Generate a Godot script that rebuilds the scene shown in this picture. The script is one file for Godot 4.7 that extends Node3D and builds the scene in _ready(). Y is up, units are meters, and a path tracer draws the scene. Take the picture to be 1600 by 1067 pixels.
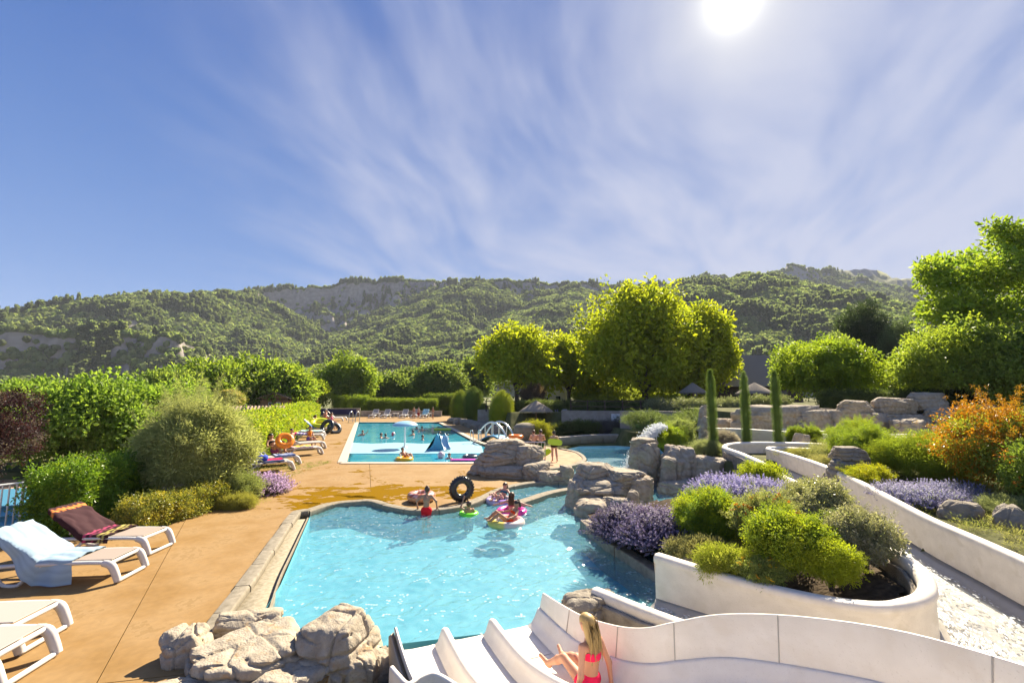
extends Node3D
# A camp-site pool in a valley: water slides and planted rocks in front, a bathing pool behind, forested hills around.
# World: x right, y up, -z away from the viewer; the pool deck lies at y = 0.

const EYE := 4.0            # height of the viewpoint above the deck
const FOCAL := 711.0        # of a picture 1600 wide
const PITCH := 0.1117       # the view is tilted up by 6.4 degrees
const EXPO := 3.1
const SKY_SCALE := 2.82      # what the sky's picture values are divided by
const SUN_AZ := 28.1
const SUN_EL := 39.7

var M := {}                 # materials by name
var T := {}                 # textures by name
var used := {}              # names taken
var rng := RandomNumberGenerator.new()
var noise := FastNoiseLite.new()
var noise2 := FastNoiseLite.new()
var cell_noise := FastNoiseLite.new()

# ------------------------------------------------------------------ helpers
class MB:
	# collects triangles; shared vertices come out smooth, unshared ones flat
	var v := PackedVector3Array()
	var c := PackedColorArray()
	var ix := PackedInt32Array()
	var tint := Color(1, 1, 1)
	func add(p: Vector3) -> int:
		v.push_back(p); c.push_back(tint)
		return v.size() - 1
	func tri(a: int, b: int, d: int) -> void:
		ix.push_back(a); ix.push_back(d); ix.push_back(b)
	func face(p: Array) -> void:   # flat polygon, counter-clockwise from outside
		var i0 := v.size()
		for q in p: add(q)
		for k in range(1, p.size() - 1): tri(i0, i0 + k, i0 + k + 1)
	func grid(rows: Array, wrap := false, flip := false) -> void:   # rows: arrays of points of one length
		var i0 := v.size()
		var w: int = rows[0].size()
		for r in rows:
			for q in r: add(q)
		for j in rows.size() - 1:
			for i in (w if wrap else w - 1):
				var a := i0 + j * w + i
				var b := i0 + j * w + (i + 1) % w
				if flip:
					tri(a, a + w, b); tri(b, a + w, b + w)
				else:
					tri(a, b, a + w); tri(b, b + w, a + w)
	func fan(ring: Array, mid: Vector3, flip := false) -> void:
		var i0 := v.size()
		for q in ring: add(q)
		var m := add(mid)
		for i in ring.size():
			var b := (i + 1) % ring.size()
			if flip: tri(i0 + i, m, i0 + b)
			else: tri(i0 + i, i0 + b, m)
	func box(o: Vector3, s: Vector3, basis := Basis(), bev := 0.0) -> void:   # centre, full size; chamfered upright and level edges
		var h := s * 0.5
		if bev <= 0.0: bev = minf(minf(s.x, s.y), s.z) * 0.08
		var e := Vector3(minf(bev, h.x * 0.9), minf(bev, h.y * 0.9), minf(bev, h.z * 0.9))
		var P := func(sx, sy, sz, ax):
			var q := Vector3(sx * (h.x - (0.0 if ax == 0 else e.x)), sy * (h.y - (0.0 if ax == 1 else e.y)), sz * (h.z - (0.0 if ax == 2 else e.z)))
			return o + basis * q
		for s1 in [-1.0, 1.0]:
			var f := [[P.call(s1, -1, -1, 0), P.call(s1, 1, -1, 0), P.call(s1, 1, 1, 0), P.call(s1, -1, 1, 0)], [P.call(-1, s1, -1, 1), P.call(-1, s1, 1, 1), P.call(1, s1, 1, 1), P.call(1, s1, -1, 1)], [P.call(-1, -1, s1, 2), P.call(1, -1, s1, 2), P.call(1, 1, s1, 2), P.call(-1, 1, s1, 2)]]
			for q in f:
				if s1 < 0: q.reverse()
				face(q)
			for s2 in [-1.0, 1.0]:
				var g := [[P.call(s1, s2, -1, 0), P.call(s1, s2, 1, 0), P.call(s1, s2, 1, 1), P.call(s1, s2, -1, 1)], [P.call(-1, s1, s2, 1), P.call(1, s1, s2, 1), P.call(1, s1, s2, 2), P.call(-1, s1, s2, 2)], [P.call(s2, -1, s1, 2), P.call(s2, 1, s1, 2), P.call(s2, 1, s1, 0), P.call(s2, -1, s1, 0)]]
				for q in g:
					var n: Vector3 = (q[1] - q[0]).cross(q[2] - q[0])
					if n.dot(q[0] + q[2] - o * 2.0) < 0: q.reverse()
					face(q)
	func tube(path: Array, rad, sides := 8, squash := 1.0, up := Vector3.UP) -> void:   # rad: number or array
		var rows := []
		for k in path.size():
			var t: Vector3 = (path[mini(k + 1, path.size() - 1)] - path[maxi(k - 1, 0)]).normalized()
			var u := up if absf(t.dot(up)) < 0.95 else Vector3.RIGHT
			var s := t.cross(u).normalized()
			u = s.cross(t)
			var r: float = rad[k] if rad is Array else rad
			var ring := []
			for i in sides:
				var a := TAU * i / sides
				ring.append(path[k] + s * cos(a) * r + u * sin(a) * r * squash)
			rows.append(ring)
		grid(rows, true, true)
		fan(rows[0], path[0], true)
		fan(rows[-1], path[-1])
	func lathe(o: Vector3, prof: Array, sides := 16) -> void:   # prof: Vector2(radius, height), bottom to top
		var rows := []
		for q in prof:
			var ring := []
			for i in sides:
				var a := TAU * i / sides
				ring.append(o + Vector3(cos(a) * q.x, q.y, -sin(a) * q.x))
			rows.append(ring)
		grid(rows, true)
	func mesh(m: Material) -> ArrayMesh:
		var n := PackedVector3Array()
		n.resize(v.size())
		for k in range(0, ix.size(), 3):
			var a := ix[k]; var b := ix[k + 1]; var d := ix[k + 2]
			var f := (v[d] - v[a]).cross(v[b] - v[a])
			n[a] += f; n[b] += f; n[d] += f
		for k in n.size(): n[k] = n[k].normalized() if n[k].length_squared() > 1e-20 else Vector3.UP
		var A := []
		A.resize(Mesh.ARRAY_MAX)
		A[Mesh.ARRAY_VERTEX] = v; A[Mesh.ARRAY_NORMAL] = n; A[Mesh.ARRAY_INDEX] = ix; A[Mesh.ARRAY_COLOR] = c
		var am := ArrayMesh.new()
		am.add_surface_from_arrays(Mesh.PRIMITIVE_TRIANGLES, A)
		am.surface_set_material(0, m)
		return am

func numbered(called: String) -> String:
	used[called] = used.get(called, -1) + 1
	return called if used[called] == 0 else "%s_%03d" % [called, used[called]]

func tag(o: Node3D, label := "", category := "", group := "", kind := "") -> Node3D:
	if label: o.set_meta("label", label)
	if category: o.set_meta("category", category)
	if group: o.set_meta("group", group)
	if kind: o.set_meta("kind", kind)
	return o

func thing(called: String, label: String, category: String, where := Vector3.ZERO, turn := 0.0, group := "") -> Node3D:
	var o := Node3D.new()
	o.name = numbered(called)
	add_child(o)
	o.position = where
	o.rotation.y = turn
	return tag(o, label, category, group)

func put(mb: MB, called: String, m: Material, parent: Node = null) -> MeshInstance3D:
	return put_mesh(mb.mesh(m), called, parent)

func put_mesh(am: Mesh, called: String, parent: Node = null) -> MeshInstance3D:
	var o := MeshInstance3D.new()
	o.mesh = am
	if parent == null:
		o.name = numbered(called)
		add_child(o)
	else:
		o.name = called
		parent.add_child(o, true)
	return o

func structure(o: Node3D, label: String) -> Node3D:
	return tag(o, label, "", "", "structure")

func lin(r: float, g: float, b: float) -> Color:
	return Color(r, g, b).linear_to_srgb()

# a point of the place, found by sighting: on the level plane at height y, or at a distance in front
func sight(u: float, w: float) -> Vector3:
	var a := 533.5 - w
	return Vector3(u - 800.0, a * cos(PITCH) + FOCAL * sin(PITCH), -(FOCAL * cos(PITCH) - a * sin(PITCH)))
func gp(u: float, w: float, y := 0.0) -> Vector3:
	var d := sight(u, w)
	var t := (y - EYE) / d.y
	return Vector3(d.x * t, y, d.z * t)
func gd(u: float, w: float, dist: float) -> Vector3:
	var d := sight(u, w)
	return Vector3(0, EYE, 0) + d * (dist / -d.z)

func curve(pts: Array, n: int) -> Array:   # Catmull-Rom through the points, n steps per span
	var out := []
	for k in pts.size() - 1:
		var p0: Vector3 = pts[maxi(k - 1, 0)]
		var p3: Vector3 = pts[mini(k + 2, pts.size() - 1)]
		for i in n: out.append((pts[k] as Vector3).cubic_interpolate(pts[k + 1], p0, p3, float(i) / n))
	out.append(pts[-1])
	return out
func closed_curve(pts: Array, n: int) -> Array:
	var out := []
	var s := pts.size()
	for k in s:
		for i in n: out.append((pts[k] as Vector3).cubic_interpolate(pts[(k + 1) % s], pts[(k + s - 1) % s], pts[(k + 2) % s], float(i) / n))
	return out
func plan_left(path: Array, k: int) -> Vector3:   # level unit vector to the left of the way
	var t: Vector3 = path[mini(k + 1, path.size() - 1)] - path[maxi(k - 1, 0)]
	return Vector3(t.z, 0, -t.x).normalized()
func shifted(path: Array, left: float, up := 0.0) -> Array:
	var out := []
	for k in path.size(): out.append(path[k] + plan_left(path, k) * left + Vector3.UP * up)
	return out
func sweep(mb: MB, path: Array, prof: Array, cap := true, wrap := false) -> void:   # prof: Vector2(left, up) closed ring, clockwise seen along the way
	var rows := []
	for k in path.size():
		var l := plan_left(path, k)
		var r := []
		for q in prof: r.append(path[k] + l * q.x + Vector3.UP * q.y)
		rows.append(r)
	if wrap: rows.append(rows[0])
	mb.grid(rows, true)
	if cap and not wrap:
		var a: Array = rows[0].duplicate()
		mb.face(a)
		var b: Array = rows[-1].duplicate()
		b.reverse()
		mb.face(b)

func noise_tex(called: String, freq: float, lo: float, hi: float, size := 512, kind := FastNoiseLite.TYPE_SIMPLEX_SMOOTH, oct := 5, tint_a := Color.WHITE, tint_b := Color.WHITE, normal := 0.0) -> Texture2D:
	if T.has(called): return T[called]
	var f := FastNoiseLite.new()
	f.seed = hash(called) % 1000
	f.noise_type = kind
	f.frequency = freq
	f.fractal_octaves = oct
	var im: Image = f.get_seamless_image(size, size)
	im.convert(Image.FORMAT_L8)
	var d := im.get_data()
	var ca := (tint_a * lo)
	var cb := (tint_b * hi)
	var out := PackedByteArray()
	out.resize(size * size * 3)
	var lut := []
	for k in 256:
		var q := ca.lerp(cb, k / 255.0).linear_to_srgb()
		lut.append([clampi(int(q.r * 255), 0, 255), clampi(int(q.g * 255), 0, 255), clampi(int(q.b * 255), 0, 255)])
	for k in size * size:
		var q: Array = lut[d[k]]
		out[k * 3] = q[0]; out[k * 3 + 1] = q[1]; out[k * 3 + 2] = q[2]
	T[called] = ImageTexture.create_from_image(Image.create_from_data(size, size, false, Image.FORMAT_RGB8, out))
	return T[called]

func stained_tex(called: String, a: Color, b: Color, speck: Color, stain: Color) -> Texture2D:
	# matter of two tones with dark specks and patches of a third tone
	var size := 1024
	var f := FastNoiseLite.new()
	f.seed = hash(called) % 500
	f.frequency = 0.010; f.fractal_octaves = 6
	var i1: Image = f.get_seamless_image(size, size); i1.convert(Image.FORMAT_L8)
	f.seed += 9; f.frequency = 0.09; f.fractal_octaves = 3
	var i2: Image = f.get_seamless_image(size, size); i2.convert(Image.FORMAT_L8)
	f.seed += 9; f.frequency = 0.006; f.fractal_octaves = 5
	var i3: Image = f.get_seamless_image(size, size); i3.convert(Image.FORMAT_L8)
	var d1 := i1.get_data()
	var d2 := i2.get_data()
	var d3 := i3.get_data()
	var out := PackedByteArray()
	out.resize(size * size * 3)
	for k in size * size:
		var c := a.lerp(b, d1[k] / 255.0)
		if d3[k] > 165: c = c.lerp(stain, minf(1.0, (d3[k] - 165) / 45.0) * 0.7)
		if d2[k] > 190: c = c.lerp(speck, minf(1.0, (d2[k] - 190) / 25.0) * 0.75)
		c = c.linear_to_srgb()
		out[k * 3] = int(c.r * 255.0); out[k * 3 + 1] = int(c.g * 255.0); out[k * 3 + 2] = int(c.b * 255.0)
	T[called] = ImageTexture.create_from_image(Image.create_from_data(size, size, false, Image.FORMAT_RGB8, out))
	return T[called]

func mat(called: String, col: Color, rough := 0.7, spec := 0.5) -> StandardMaterial3D:
	if M.has(called): return M[called]
	var m := StandardMaterial3D.new()
	m.resource_name = called
	m.albedo_color = col
	m.roughness = rough
	m.metallic_specular = spec
	M[called] = m
	return m
func textured(m: StandardMaterial3D, tex: Texture2D, scale: float, bump: Texture2D = null, depth := 0.0) -> StandardMaterial3D:
	m.albedo_texture = tex
	m.uv1_triplanar = true
	m.uv1_world_triplanar = true
	m.uv1_scale = Vector3.ONE * scale
	if bump:
		m.heightmap_enabled = true
		m.heightmap_texture = bump
		m.heightmap_scale = depth
	return m
func leafy(called: String, back: float, rough := 0.5, tint := Color(1, 1, 1)) -> StandardMaterial3D:
	var m := mat(called, Color.WHITE, rough, 0.45)
	m.vertex_color_use_as_albedo = true
	m.backlight_enabled = true
	m.backlight = Color(back * tint.r, back * tint.g, back * tint.b).linear_to_srgb()
	m.cull_mode = BaseMaterial3D.CULL_DISABLED
	return m

func materials() -> void:
	noise.seed = 7; noise.frequency = 1.0; noise.fractal_octaves = 3
	noise2.seed = 19; noise2.frequency = 1.0; noise2.fractal_octaves = 2
	cell_noise.seed = 3; cell_noise.frequency = 1.0; cell_noise.noise_type = FastNoiseLite.TYPE_CELLULAR
	cell_noise.fractal_type = FastNoiseLite.FRACTAL_NONE
	cell_noise.cellular_return_type = FastNoiseLite.RETURN_DISTANCE2_SUB
	var bump := noise_tex("bump", 0.03, 0, 1, 512, FastNoiseLite.TYPE_SIMPLEX_SMOOTH, 6)
	var grain := noise_tex("grain", 0.12, 0, 1, 512, FastNoiseLite.TYPE_SIMPLEX_SMOOTH, 4)
	# colours are linear; textures run between two tones of the same matter
	textured(mat("rock", Color.WHITE, 0.9, 0.3), stained_tex("rock", Color(0.24, 0.195, 0.14), Color(0.46, 0.40, 0.315), Color(0.12, 0.10, 0.075), Color(0.36, 0.21, 0.09)), 0.4, grain, 1.6)
	textured(mat("rock_grey", Color.WHITE, 0.92, 0.3), stained_tex("rock_grey", Color(0.17, 0.14, 0.11), Color(0.34, 0.30, 0.24), Color(0.09, 0.08, 0.065), Color(0.24, 0.2, 0.13)), 0.45, grain, 1.6)
	textured(mat("coping", Color.WHITE, 0.85, 0.3), noise_tex("coping", 0.015, 1, 1, 512, FastNoiseLite.TYPE_SIMPLEX_SMOOTH, 6, Color(0.17, 0.145, 0.105), Color(0.31, 0.27, 0.21)), 0.6, grain, 0.5)
	textured(mat("wall_plaster", Color.WHITE, 0.9, 0.3), noise_tex("wall_plaster", 0.012, 1, 1, 512, FastNoiseLite.TYPE_SIMPLEX_SMOOTH, 6, Color(0.26, 0.225, 0.19), Color(0.40, 0.36, 0.31)), 0.25, grain, 0.4)
	textured(mat("soil", Color.WHITE, 0.95, 0.2), noise_tex("soil", 0.02, 1, 1, 512, FastNoiseLite.TYPE_SIMPLEX_SMOOTH, 6, Color(0.035, 0.024, 0.014), Color(0.13, 0.095, 0.06)), 0.6, bump, 3.0)
	textured(mat("meadow", Color.WHITE, 0.95, 0.2), noise_tex("meadow", 0.015, 1, 1, 512, FastNoiseLite.TYPE_SIMPLEX_SMOOTH, 6, Color(0.05, 0.06, 0.018), Color(0.15, 0.14, 0.06)), 0.12, bump, 4.0)
	textured(mat("hill_ground", Color.WHITE, 0.95, 0.2), noise_tex("hill_ground", 0.02, 1, 1, 512, FastNoiseLite.TYPE_SIMPLEX_SMOOTH, 6, Color(0.10, 0.11, 0.05), Color(0.22, 0.22, 0.11)), 0.01)
	textured(mat("cliff", Color.WHITE, 0.95, 0.2), noise_tex("cliff", 0.02, 1, 1, 512, FastNoiseLite.TYPE_SIMPLEX_SMOOTH, 6, Color(0.16, 0.14, 0.125), Color(0.37, 0.33, 0.29)), 0.008)
	textured(mat("fibreglass", Color.WHITE, 0.42, 0.4), stained_tex("fibreglass", Color(0.71, 0.645, 0.56), Color(0.83, 0.765, 0.68), Color(0.62, 0.55, 0.46), Color(0.70, 0.62, 0.52)), 0.3)
	textured(mat("slide_concrete", Color.WHITE, 0.5, 0.4), stained_tex("slide_concrete", Color(0.63, 0.565, 0.475), Color(0.78, 0.71, 0.61), Color(0.52, 0.46, 0.37), Color(0.60, 0.53, 0.42)), 0.3, grain, 0.15)
	textured(mat("wet_channel", Color.WHITE, 0.3, 0.5), stained_tex("wet_channel", Color(0.30, 0.275, 0.235), Color(0.42, 0.385, 0.34), Color(0.26, 0.24, 0.2), Color(0.30, 0.28, 0.23)), 0.3)
	textured(mat("thatch", Color.WHITE, 0.95, 0.2), noise_tex("thatch", 0.06, 1, 1, 512, FastNoiseLite.TYPE_SIMPLEX_SMOOTH, 5, Color(0.10, 0.085, 0.07), Color(0.36, 0.31, 0.26)), 0.5, grain, 2.0)
	textured(mat("bark", Color.WHITE, 0.95, 0.2), noise_tex("bark", 0.05, 1, 1, 512, FastNoiseLite.TYPE_SIMPLEX_SMOOTH, 5, Color(0.045, 0.035, 0.025), Color(0.17, 0.14, 0.11)), 0.5, grain, 1.5)
	textured(mat("liner", Color.WHITE, 0.6, 0.4), noise_tex("liner", 0.01, 1, 1, 512, FastNoiseLite.TYPE_SIMPLEX_SMOOTH, 5, Color(0.05, 0.29, 0.385), Color(0.115, 0.39, 0.475)), 0.25)
	textured(mat("liner_pale", Color.WHITE, 0.5, 0.4), noise_tex("liner_pale", 0.01, 1, 1, 512, FastNoiseLite.TYPE_SIMPLEX_SMOOTH, 5, Color(0.2, 0.42, 0.52), Color(0.28, 0.5, 0.58)), 0.25)
	textured(mat("gutter", Color.WHITE, 0.75, 0.3), noise_tex("gutter", 0.03, 1, 1, 512, FastNoiseLite.TYPE_SIMPLEX_SMOOTH, 6, Color(0.20, 0.165, 0.105), Color(0.38, 0.33, 0.245)), 0.5, grain, 0.6)
	textured(mat("terracotta_deck", Color.WHITE, 0.85, 0.3), noise_tex("terracotta_deck", 0.012, 1, 1, 512, FastNoiseLite.TYPE_SIMPLEX_SMOOTH, 6, Color(0.30, 0.17, 0.10), Color(0.46, 0.30, 0.19)), 0.25, grain, 0.3)
	textured(mat("gravel_pale", Color.WHITE, 0.95, 0.2), noise_tex("gravel_pale", 0.05, 1, 1, 512, FastNoiseLite.TYPE_SIMPLEX_SMOOTH, 6, Color(0.30, 0.29, 0.28), Color(0.5, 0.49, 0.48)), 0.5, grain, 1.0)
	textured(mat("tiles", Color.WHITE, 0.9, 0.2), noise_tex("tiles", 0.03, 1, 1, 256, FastNoiseLite.TYPE_SIMPLEX_SMOOTH, 5, Color(0.28, 0.2, 0.15), Color(0.5, 0.38, 0.30)), 0.8)
	mat("plastic_white", lin(0.56, 0.53, 0.50), 0.4)
	mat("sling", lin(0.30, 0.24, 0.20), 0.8)
	mat("sling_pale", lin(0.36, 0.31, 0.275), 0.8)
	mat("steel", lin(0.62, 0.62, 0.62), 0.28).metallic = 1.0
	mat("white_paint", lin(0.72, 0.71, 0.69), 0.45)
	mat("rubber", lin(0.022, 0.022, 0.024), 0.55)
	mat("dark_wood", lin(0.06, 0.04, 0.028), 0.85)
	mat("wood", lin(0.26, 0.14, 0.07), 0.8)
	mat("blue_paint", lin(0.10, 0.32, 0.55), 0.4)
	mat("blue_plastic", lin(0.04, 0.30, 0.48), 0.35)
	mat("navy", lin(0.02, 0.02, 0.10), 0.8)
	mat("glass_dark", lin(0.03, 0.035, 0.04), 0.1)
	mat("cream_panel", lin(0.55, 0.52, 0.46), 0.6)
	var w := mat("water", lin(0.17, 0.45, 0.53), 0.05, 0.5)
	w.transparency = BaseMaterial3D.TRANSPARENCY_ALPHA
	w.albedo_color.a = 0.3
	var wb := mat("water_blue", lin(0.055, 0.38, 0.53), 0.08, 0.4)
	wb.transparency = BaseMaterial3D.TRANSPARENCY_ALPHA
	wb.albedo_color.a = 0.72
	var w2 := mat("water_deep", lin(0.06, 0.20, 0.30), 0.05, 0.5)
	w2.transparency = BaseMaterial3D.TRANSPARENCY_ALPHA
	w2.albedo_color.a = 0.35
	var w3 := mat("water_clear", lin(0.5, 0.55, 0.55), 0.06, 0.5)
	w3.transparency = BaseMaterial3D.TRANSPARENCY_ALPHA
	w3.albedo_color.a = 0.12
	var foam := mat("foam", lin(0.75, 0.78, 0.8), 0.4)
	foam.backlight_enabled = true
	foam.backlight = Color(0.8, 0.8, 0.8)
	var fo := mat("foam_patch", lin(0.72, 0.76, 0.78), 0.5)
	fo.transparency = BaseMaterial3D.TRANSPARENCY_ALPHA
	fo.albedo_color.a = 0.34
	deck_material()
	leafy("leaf", 1.2, 0.5, Color(1.0, 1.0, 0.55))
	leafy("leaf_gloss", 1.0, 0.35, Color(1.0, 1.0, 0.5))
	leafy("leaf_matt", 1.1, 0.8, Color(1.0, 1.0, 0.7))
	leafy("needle", 0.8, 0.7, Color(1.0, 1.0, 0.6))
	leafy("petal", 0.8, 0.7)
	var pm := mat("skin", Color.WHITE, 0.55, 0.4)
	pm.vertex_color_use_as_albedo = true
	var fm := mat("fabric", Color.WHITE, 0.85, 0.3)
	fm.vertex_color_use_as_albedo = true
	var vm := mat("vinyl", Color.WHITE, 0.3, 0.5)
	vm.vertex_color_use_as_albedo = true
	var hm := mat("hair", Color.WHITE, 0.5, 0.5)
	hm.vertex_color_use_as_albedo = true

func deck_material() -> void:
	# washed ochre concrete with wet and algae-stained patches of their own outline
	var size := 1024
	var f := FastNoiseLite.new()
	f.seed = 41; f.frequency = 0.006; f.fractal_octaves = 6
	var a: Image = f.get_seamless_image(size, size); a.convert(Image.FORMAT_L8)
	f.seed = 77; f.frequency = 0.05; f.fractal_octaves = 4
	var b: Image = f.get_seamless_image(size, size); b.convert(Image.FORMAT_L8)
	var da := a.get_data()
	var db := b.get_data()
	var out := PackedByteArray()
	out.resize(size * size * 3)
	for k in size * size:
		var t := da[k] / 255.0
		var g := db[k] / 255.0
		var c := Color(0.232, 0.132, 0.042).lerp(Color(0.292, 0.184, 0.08), clampf(t * 1.4 - 0.2, 0, 1)) * (0.9 + 0.2 * g)
		if t > 0.72 and g > 0.52: c = c.lerp(Color(0.185, 0.108, 0.034), 0.5)
		c = c.linear_to_srgb()
		out[k * 3] = int(clampf(c.r, 0, 1) * 255); out[k * 3 + 1] = int(clampf(c.g, 0, 1) * 255); out[k * 3 + 2] = int(clampf(c.b, 0, 1) * 255)
	T["deck"] = ImageTexture.create_from_image(Image.create_from_data(size, size, false, Image.FORMAT_RGB8, out))
	textured(mat("deck", Color.WHITE, 0.75, 0.35), T["deck"], 0.1, T["grain"], 0.25)
	mat("wet_stain", lin(0.185, 0.098, 0.0012), 0.9, 0.12)

# ------------------------------------------------------------------ sky, light, camera
func sky_panorama() -> ImageTexture:
	var w := 1536
	var h := 768
	var im := Image.create(w, h, false, Image.FORMAT_RGBF)
	var az := deg_to_rad(SUN_AZ)
	var el := deg_to_rad(SUN_EL)
	var sun := Vector3(sin(az) * cos(el), sin(el), -cos(az) * cos(el))
	var n1 := FastNoiseLite.new(); n1.seed = 5; n1.frequency = 1.0; n1.fractal_octaves = 5
	var n2 := FastNoiseLite.new(); n2.seed = 11; n2.frequency = 1.0; n2.fractal_octaves = 3
	im.fill(Color(0.25, 0.3, 0.35))
	for j in h / 2 + 2:
		var e := PI * 0.5 - (j + 0.5) / h * PI
		for i in w:
			var a := (i + 0.5) / w * TAU
			var d := Vector3(sin(a) * cos(e), sin(e), -cos(a) * cos(e))
			var y := maxf(d.y, 0.0)
			var ang := rad_to_deg(acos(clampf(d.dot(sun), -1, 1)))
			var c := Color(0.19, 0.40, 0.80).lerp(Color(0.014, 0.115, 0.45), pow(clampf(y / 0.62, 0, 1), 0.75))
			# thin high cirrus in a sheet, combed by the wind along lines that run away from the viewer
			var px := d.x / (y + 0.16)
			var pz := d.z / (y + 0.16)
			var q := px * 0.94 + pz * 0.34
			var r := pz * 0.94 - px * 0.34
			var warp := n2.get_noise_2d(q * 0.4, r * 0.3)
			var veil := 0.5 + 0.4 * n2.get_noise_2d(q * 0.3 + 3.1, r * 0.2 + 1.7) + 0.72 * sin(atan2(d.x, -d.z) + 0.08) * cos(e) - 0.25 * y
			var streak := 0.45 * n1.get_noise_2d(q * 0.8 + warp * 0.8, r * 0.3 + warp * 0.5) + 0.7 * n1.get_noise_2d(q * 2.6 + warp * 1.4, r * 0.7 + 9.0) + 0.5 * n1.get_noise_2d(q * 6.0 + warp * 3.0, r * 2.6 + 4.0)
			var cov := clampf(veil * 0.85 + streak * 0.42 * clampf(veil + 0.4, 0.0, 1.0), 0.0, 1.0)
			cov = cov * cov * (3.0 - 2.0 * cov) * 0.82
			c = c.lerp(Color(0.52, 0.56, 0.73), clampf(cov + 0.5 * exp(-ang / 14.0) + 0.16 * exp(-ang / 45.0), 0.0, 0.95))
			c = c.lerp(Color(0.95, 0.92, 0.86), clampf(exp(-ang / 4.2), 0.0, 1.0))
			var disc := exp(-pow(ang / 0.95, 1.1))
			c = Color(c.r + 4.0 * disc, c.g + 3.9 * disc, c.b + 3.5 * disc)
			im.set_pixel(i, j, Color(c.r / SKY_SCALE, c.g / SKY_SCALE, c.b / SKY_SCALE))
	return ImageTexture.create_from_image(im)

func view_and_light() -> void:
	var cam := Camera3D.new()
	cam.name = "camera"
	cam.fov = rad_to_deg(2.0 * atan(533.5 / FOCAL))
	cam.position = Vector3(0, EYE, 0)
	cam.rotation.x = PITCH
	cam.near = 0.1
	cam.far = 6000.0
	add_child(cam)
	var env := Environment.new()
	env.background_mode = Environment.BG_SKY
	var sky := Sky.new()
	var pan := PanoramaSkyMaterial.new()
	pan.panorama = sky_panorama()
	sky.sky_material = pan
	env.sky = sky
	env.tonemap_mode = Environment.TONE_MAPPER_LINEAR
	env.tonemap_exposure = EXPO
	env.fog_enabled = true   # summer haze over the valley
	env.fog_density = 0.00012
	env.fog_light_color = Color(0.92, 0.95, 1.0)
	env.sdfgi_enabled = true
	env.ssao_enabled = true
	env.ssil_enabled = true
	var we := WorldEnvironment.new()
	we.name = "world_environment"
	we.environment = env
	add_child(we)
	var sun := DirectionalLight3D.new()
	sun.name = "sun"
	sun.light_energy = 1.6
	sun.light_color = Color(1.0, 0.95, 0.85)
	sun.light_angular_distance = 0.5
	sun.shadow_enabled = true
	sun.rotation_degrees = Vector3(-SUN_EL, 180.0 - SUN_AZ, 0)
	add_child(sun)

# ------------------------------------------------------------------ terrain
var ridges := []
var pool_line := []         # water's edge of the slide pool
var kids_line := []
var lagoon_line := []
var holes := []
var island_poly := PackedVector2Array()

func flat(pts: Array) -> PackedVector2Array:
	var out := PackedVector2Array()
	for p in pts: out.append(Vector2(p.x, p.z))
	return out

func ridge(pts: Array, slope: float, cliff := 0.0, tops := 0.0) -> void:
	var w := []
	for p in pts: w.append(gd(p[0], p[1], p[2]) - Vector3(0, tops, 0))
	ridges.append([w, slope, cliff])

func hill_height(x: float, z: float) -> float:
	var best := -30.0
	var q := Vector2(x, z)
	var wob := noise.get_noise_2d(x * 0.006, z * 0.006) * 26.0
	for r in ridges:
		var w: Array = r[0]
		var top := -1000.0
		for k in w.size() - 1:
			var a := Vector2(w[k].x, w[k].z)
			var b := Vector2(w[k + 1].x, w[k + 1].z)
			var ab := b - a
			var t := clampf((q - a).dot(ab) / ab.length_squared(), 0, 1)
			var d := q.distance_to(a + ab * t)
			var h: float = lerpf(w[k].y, w[k + 1].y, t)
			if h - d * 0.3 < best - 40.0: continue
			var behind: bool = q.length() > (a + ab * t).length()
			var e := maxf(0.0, d + wob * clampf(d / 60.0, 0.0, 1.0))
			var drop: float = e * r[1] * (0.75 + 0.25 * clampf(e / 150.0, 0, 1))
			if r[2] > 0.0:
				var jag := 0.75 + 0.6 * noise2.get_noise_2d(x * 0.02, z * 0.02)
				drop = e * 0.15 + smoothstep(10.0, 20.0, d + noise2.get_noise_2d(x * 0.03 + 9.0, z * 0.03) * 12.0) * r[2] * jag + maxf(0.0, e - 14.0) * r[1]
			if behind and r[1] < 1.0 and t > 0.0 and t < 1.0: drop = d * 0.12
			top = maxf(top, h - drop)
		best = maxf(best, top) if absf(top - best) > 12.0 else maxf(best, top) + (12.0 - absf(top - best)) * 0.12
	if best > 2.0: best += (noise.get_noise_2d(x * 0.012, z * 0.012) * 9.0 + noise2.get_noise_2d(x * 0.04, z * 0.04) * 3.0) * clampf(best / 40.0, 0, 1)
	return maxf(best, -0.8 + 0.4 * noise.get_noise_2d(x * 0.01, z * 0.01))

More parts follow.
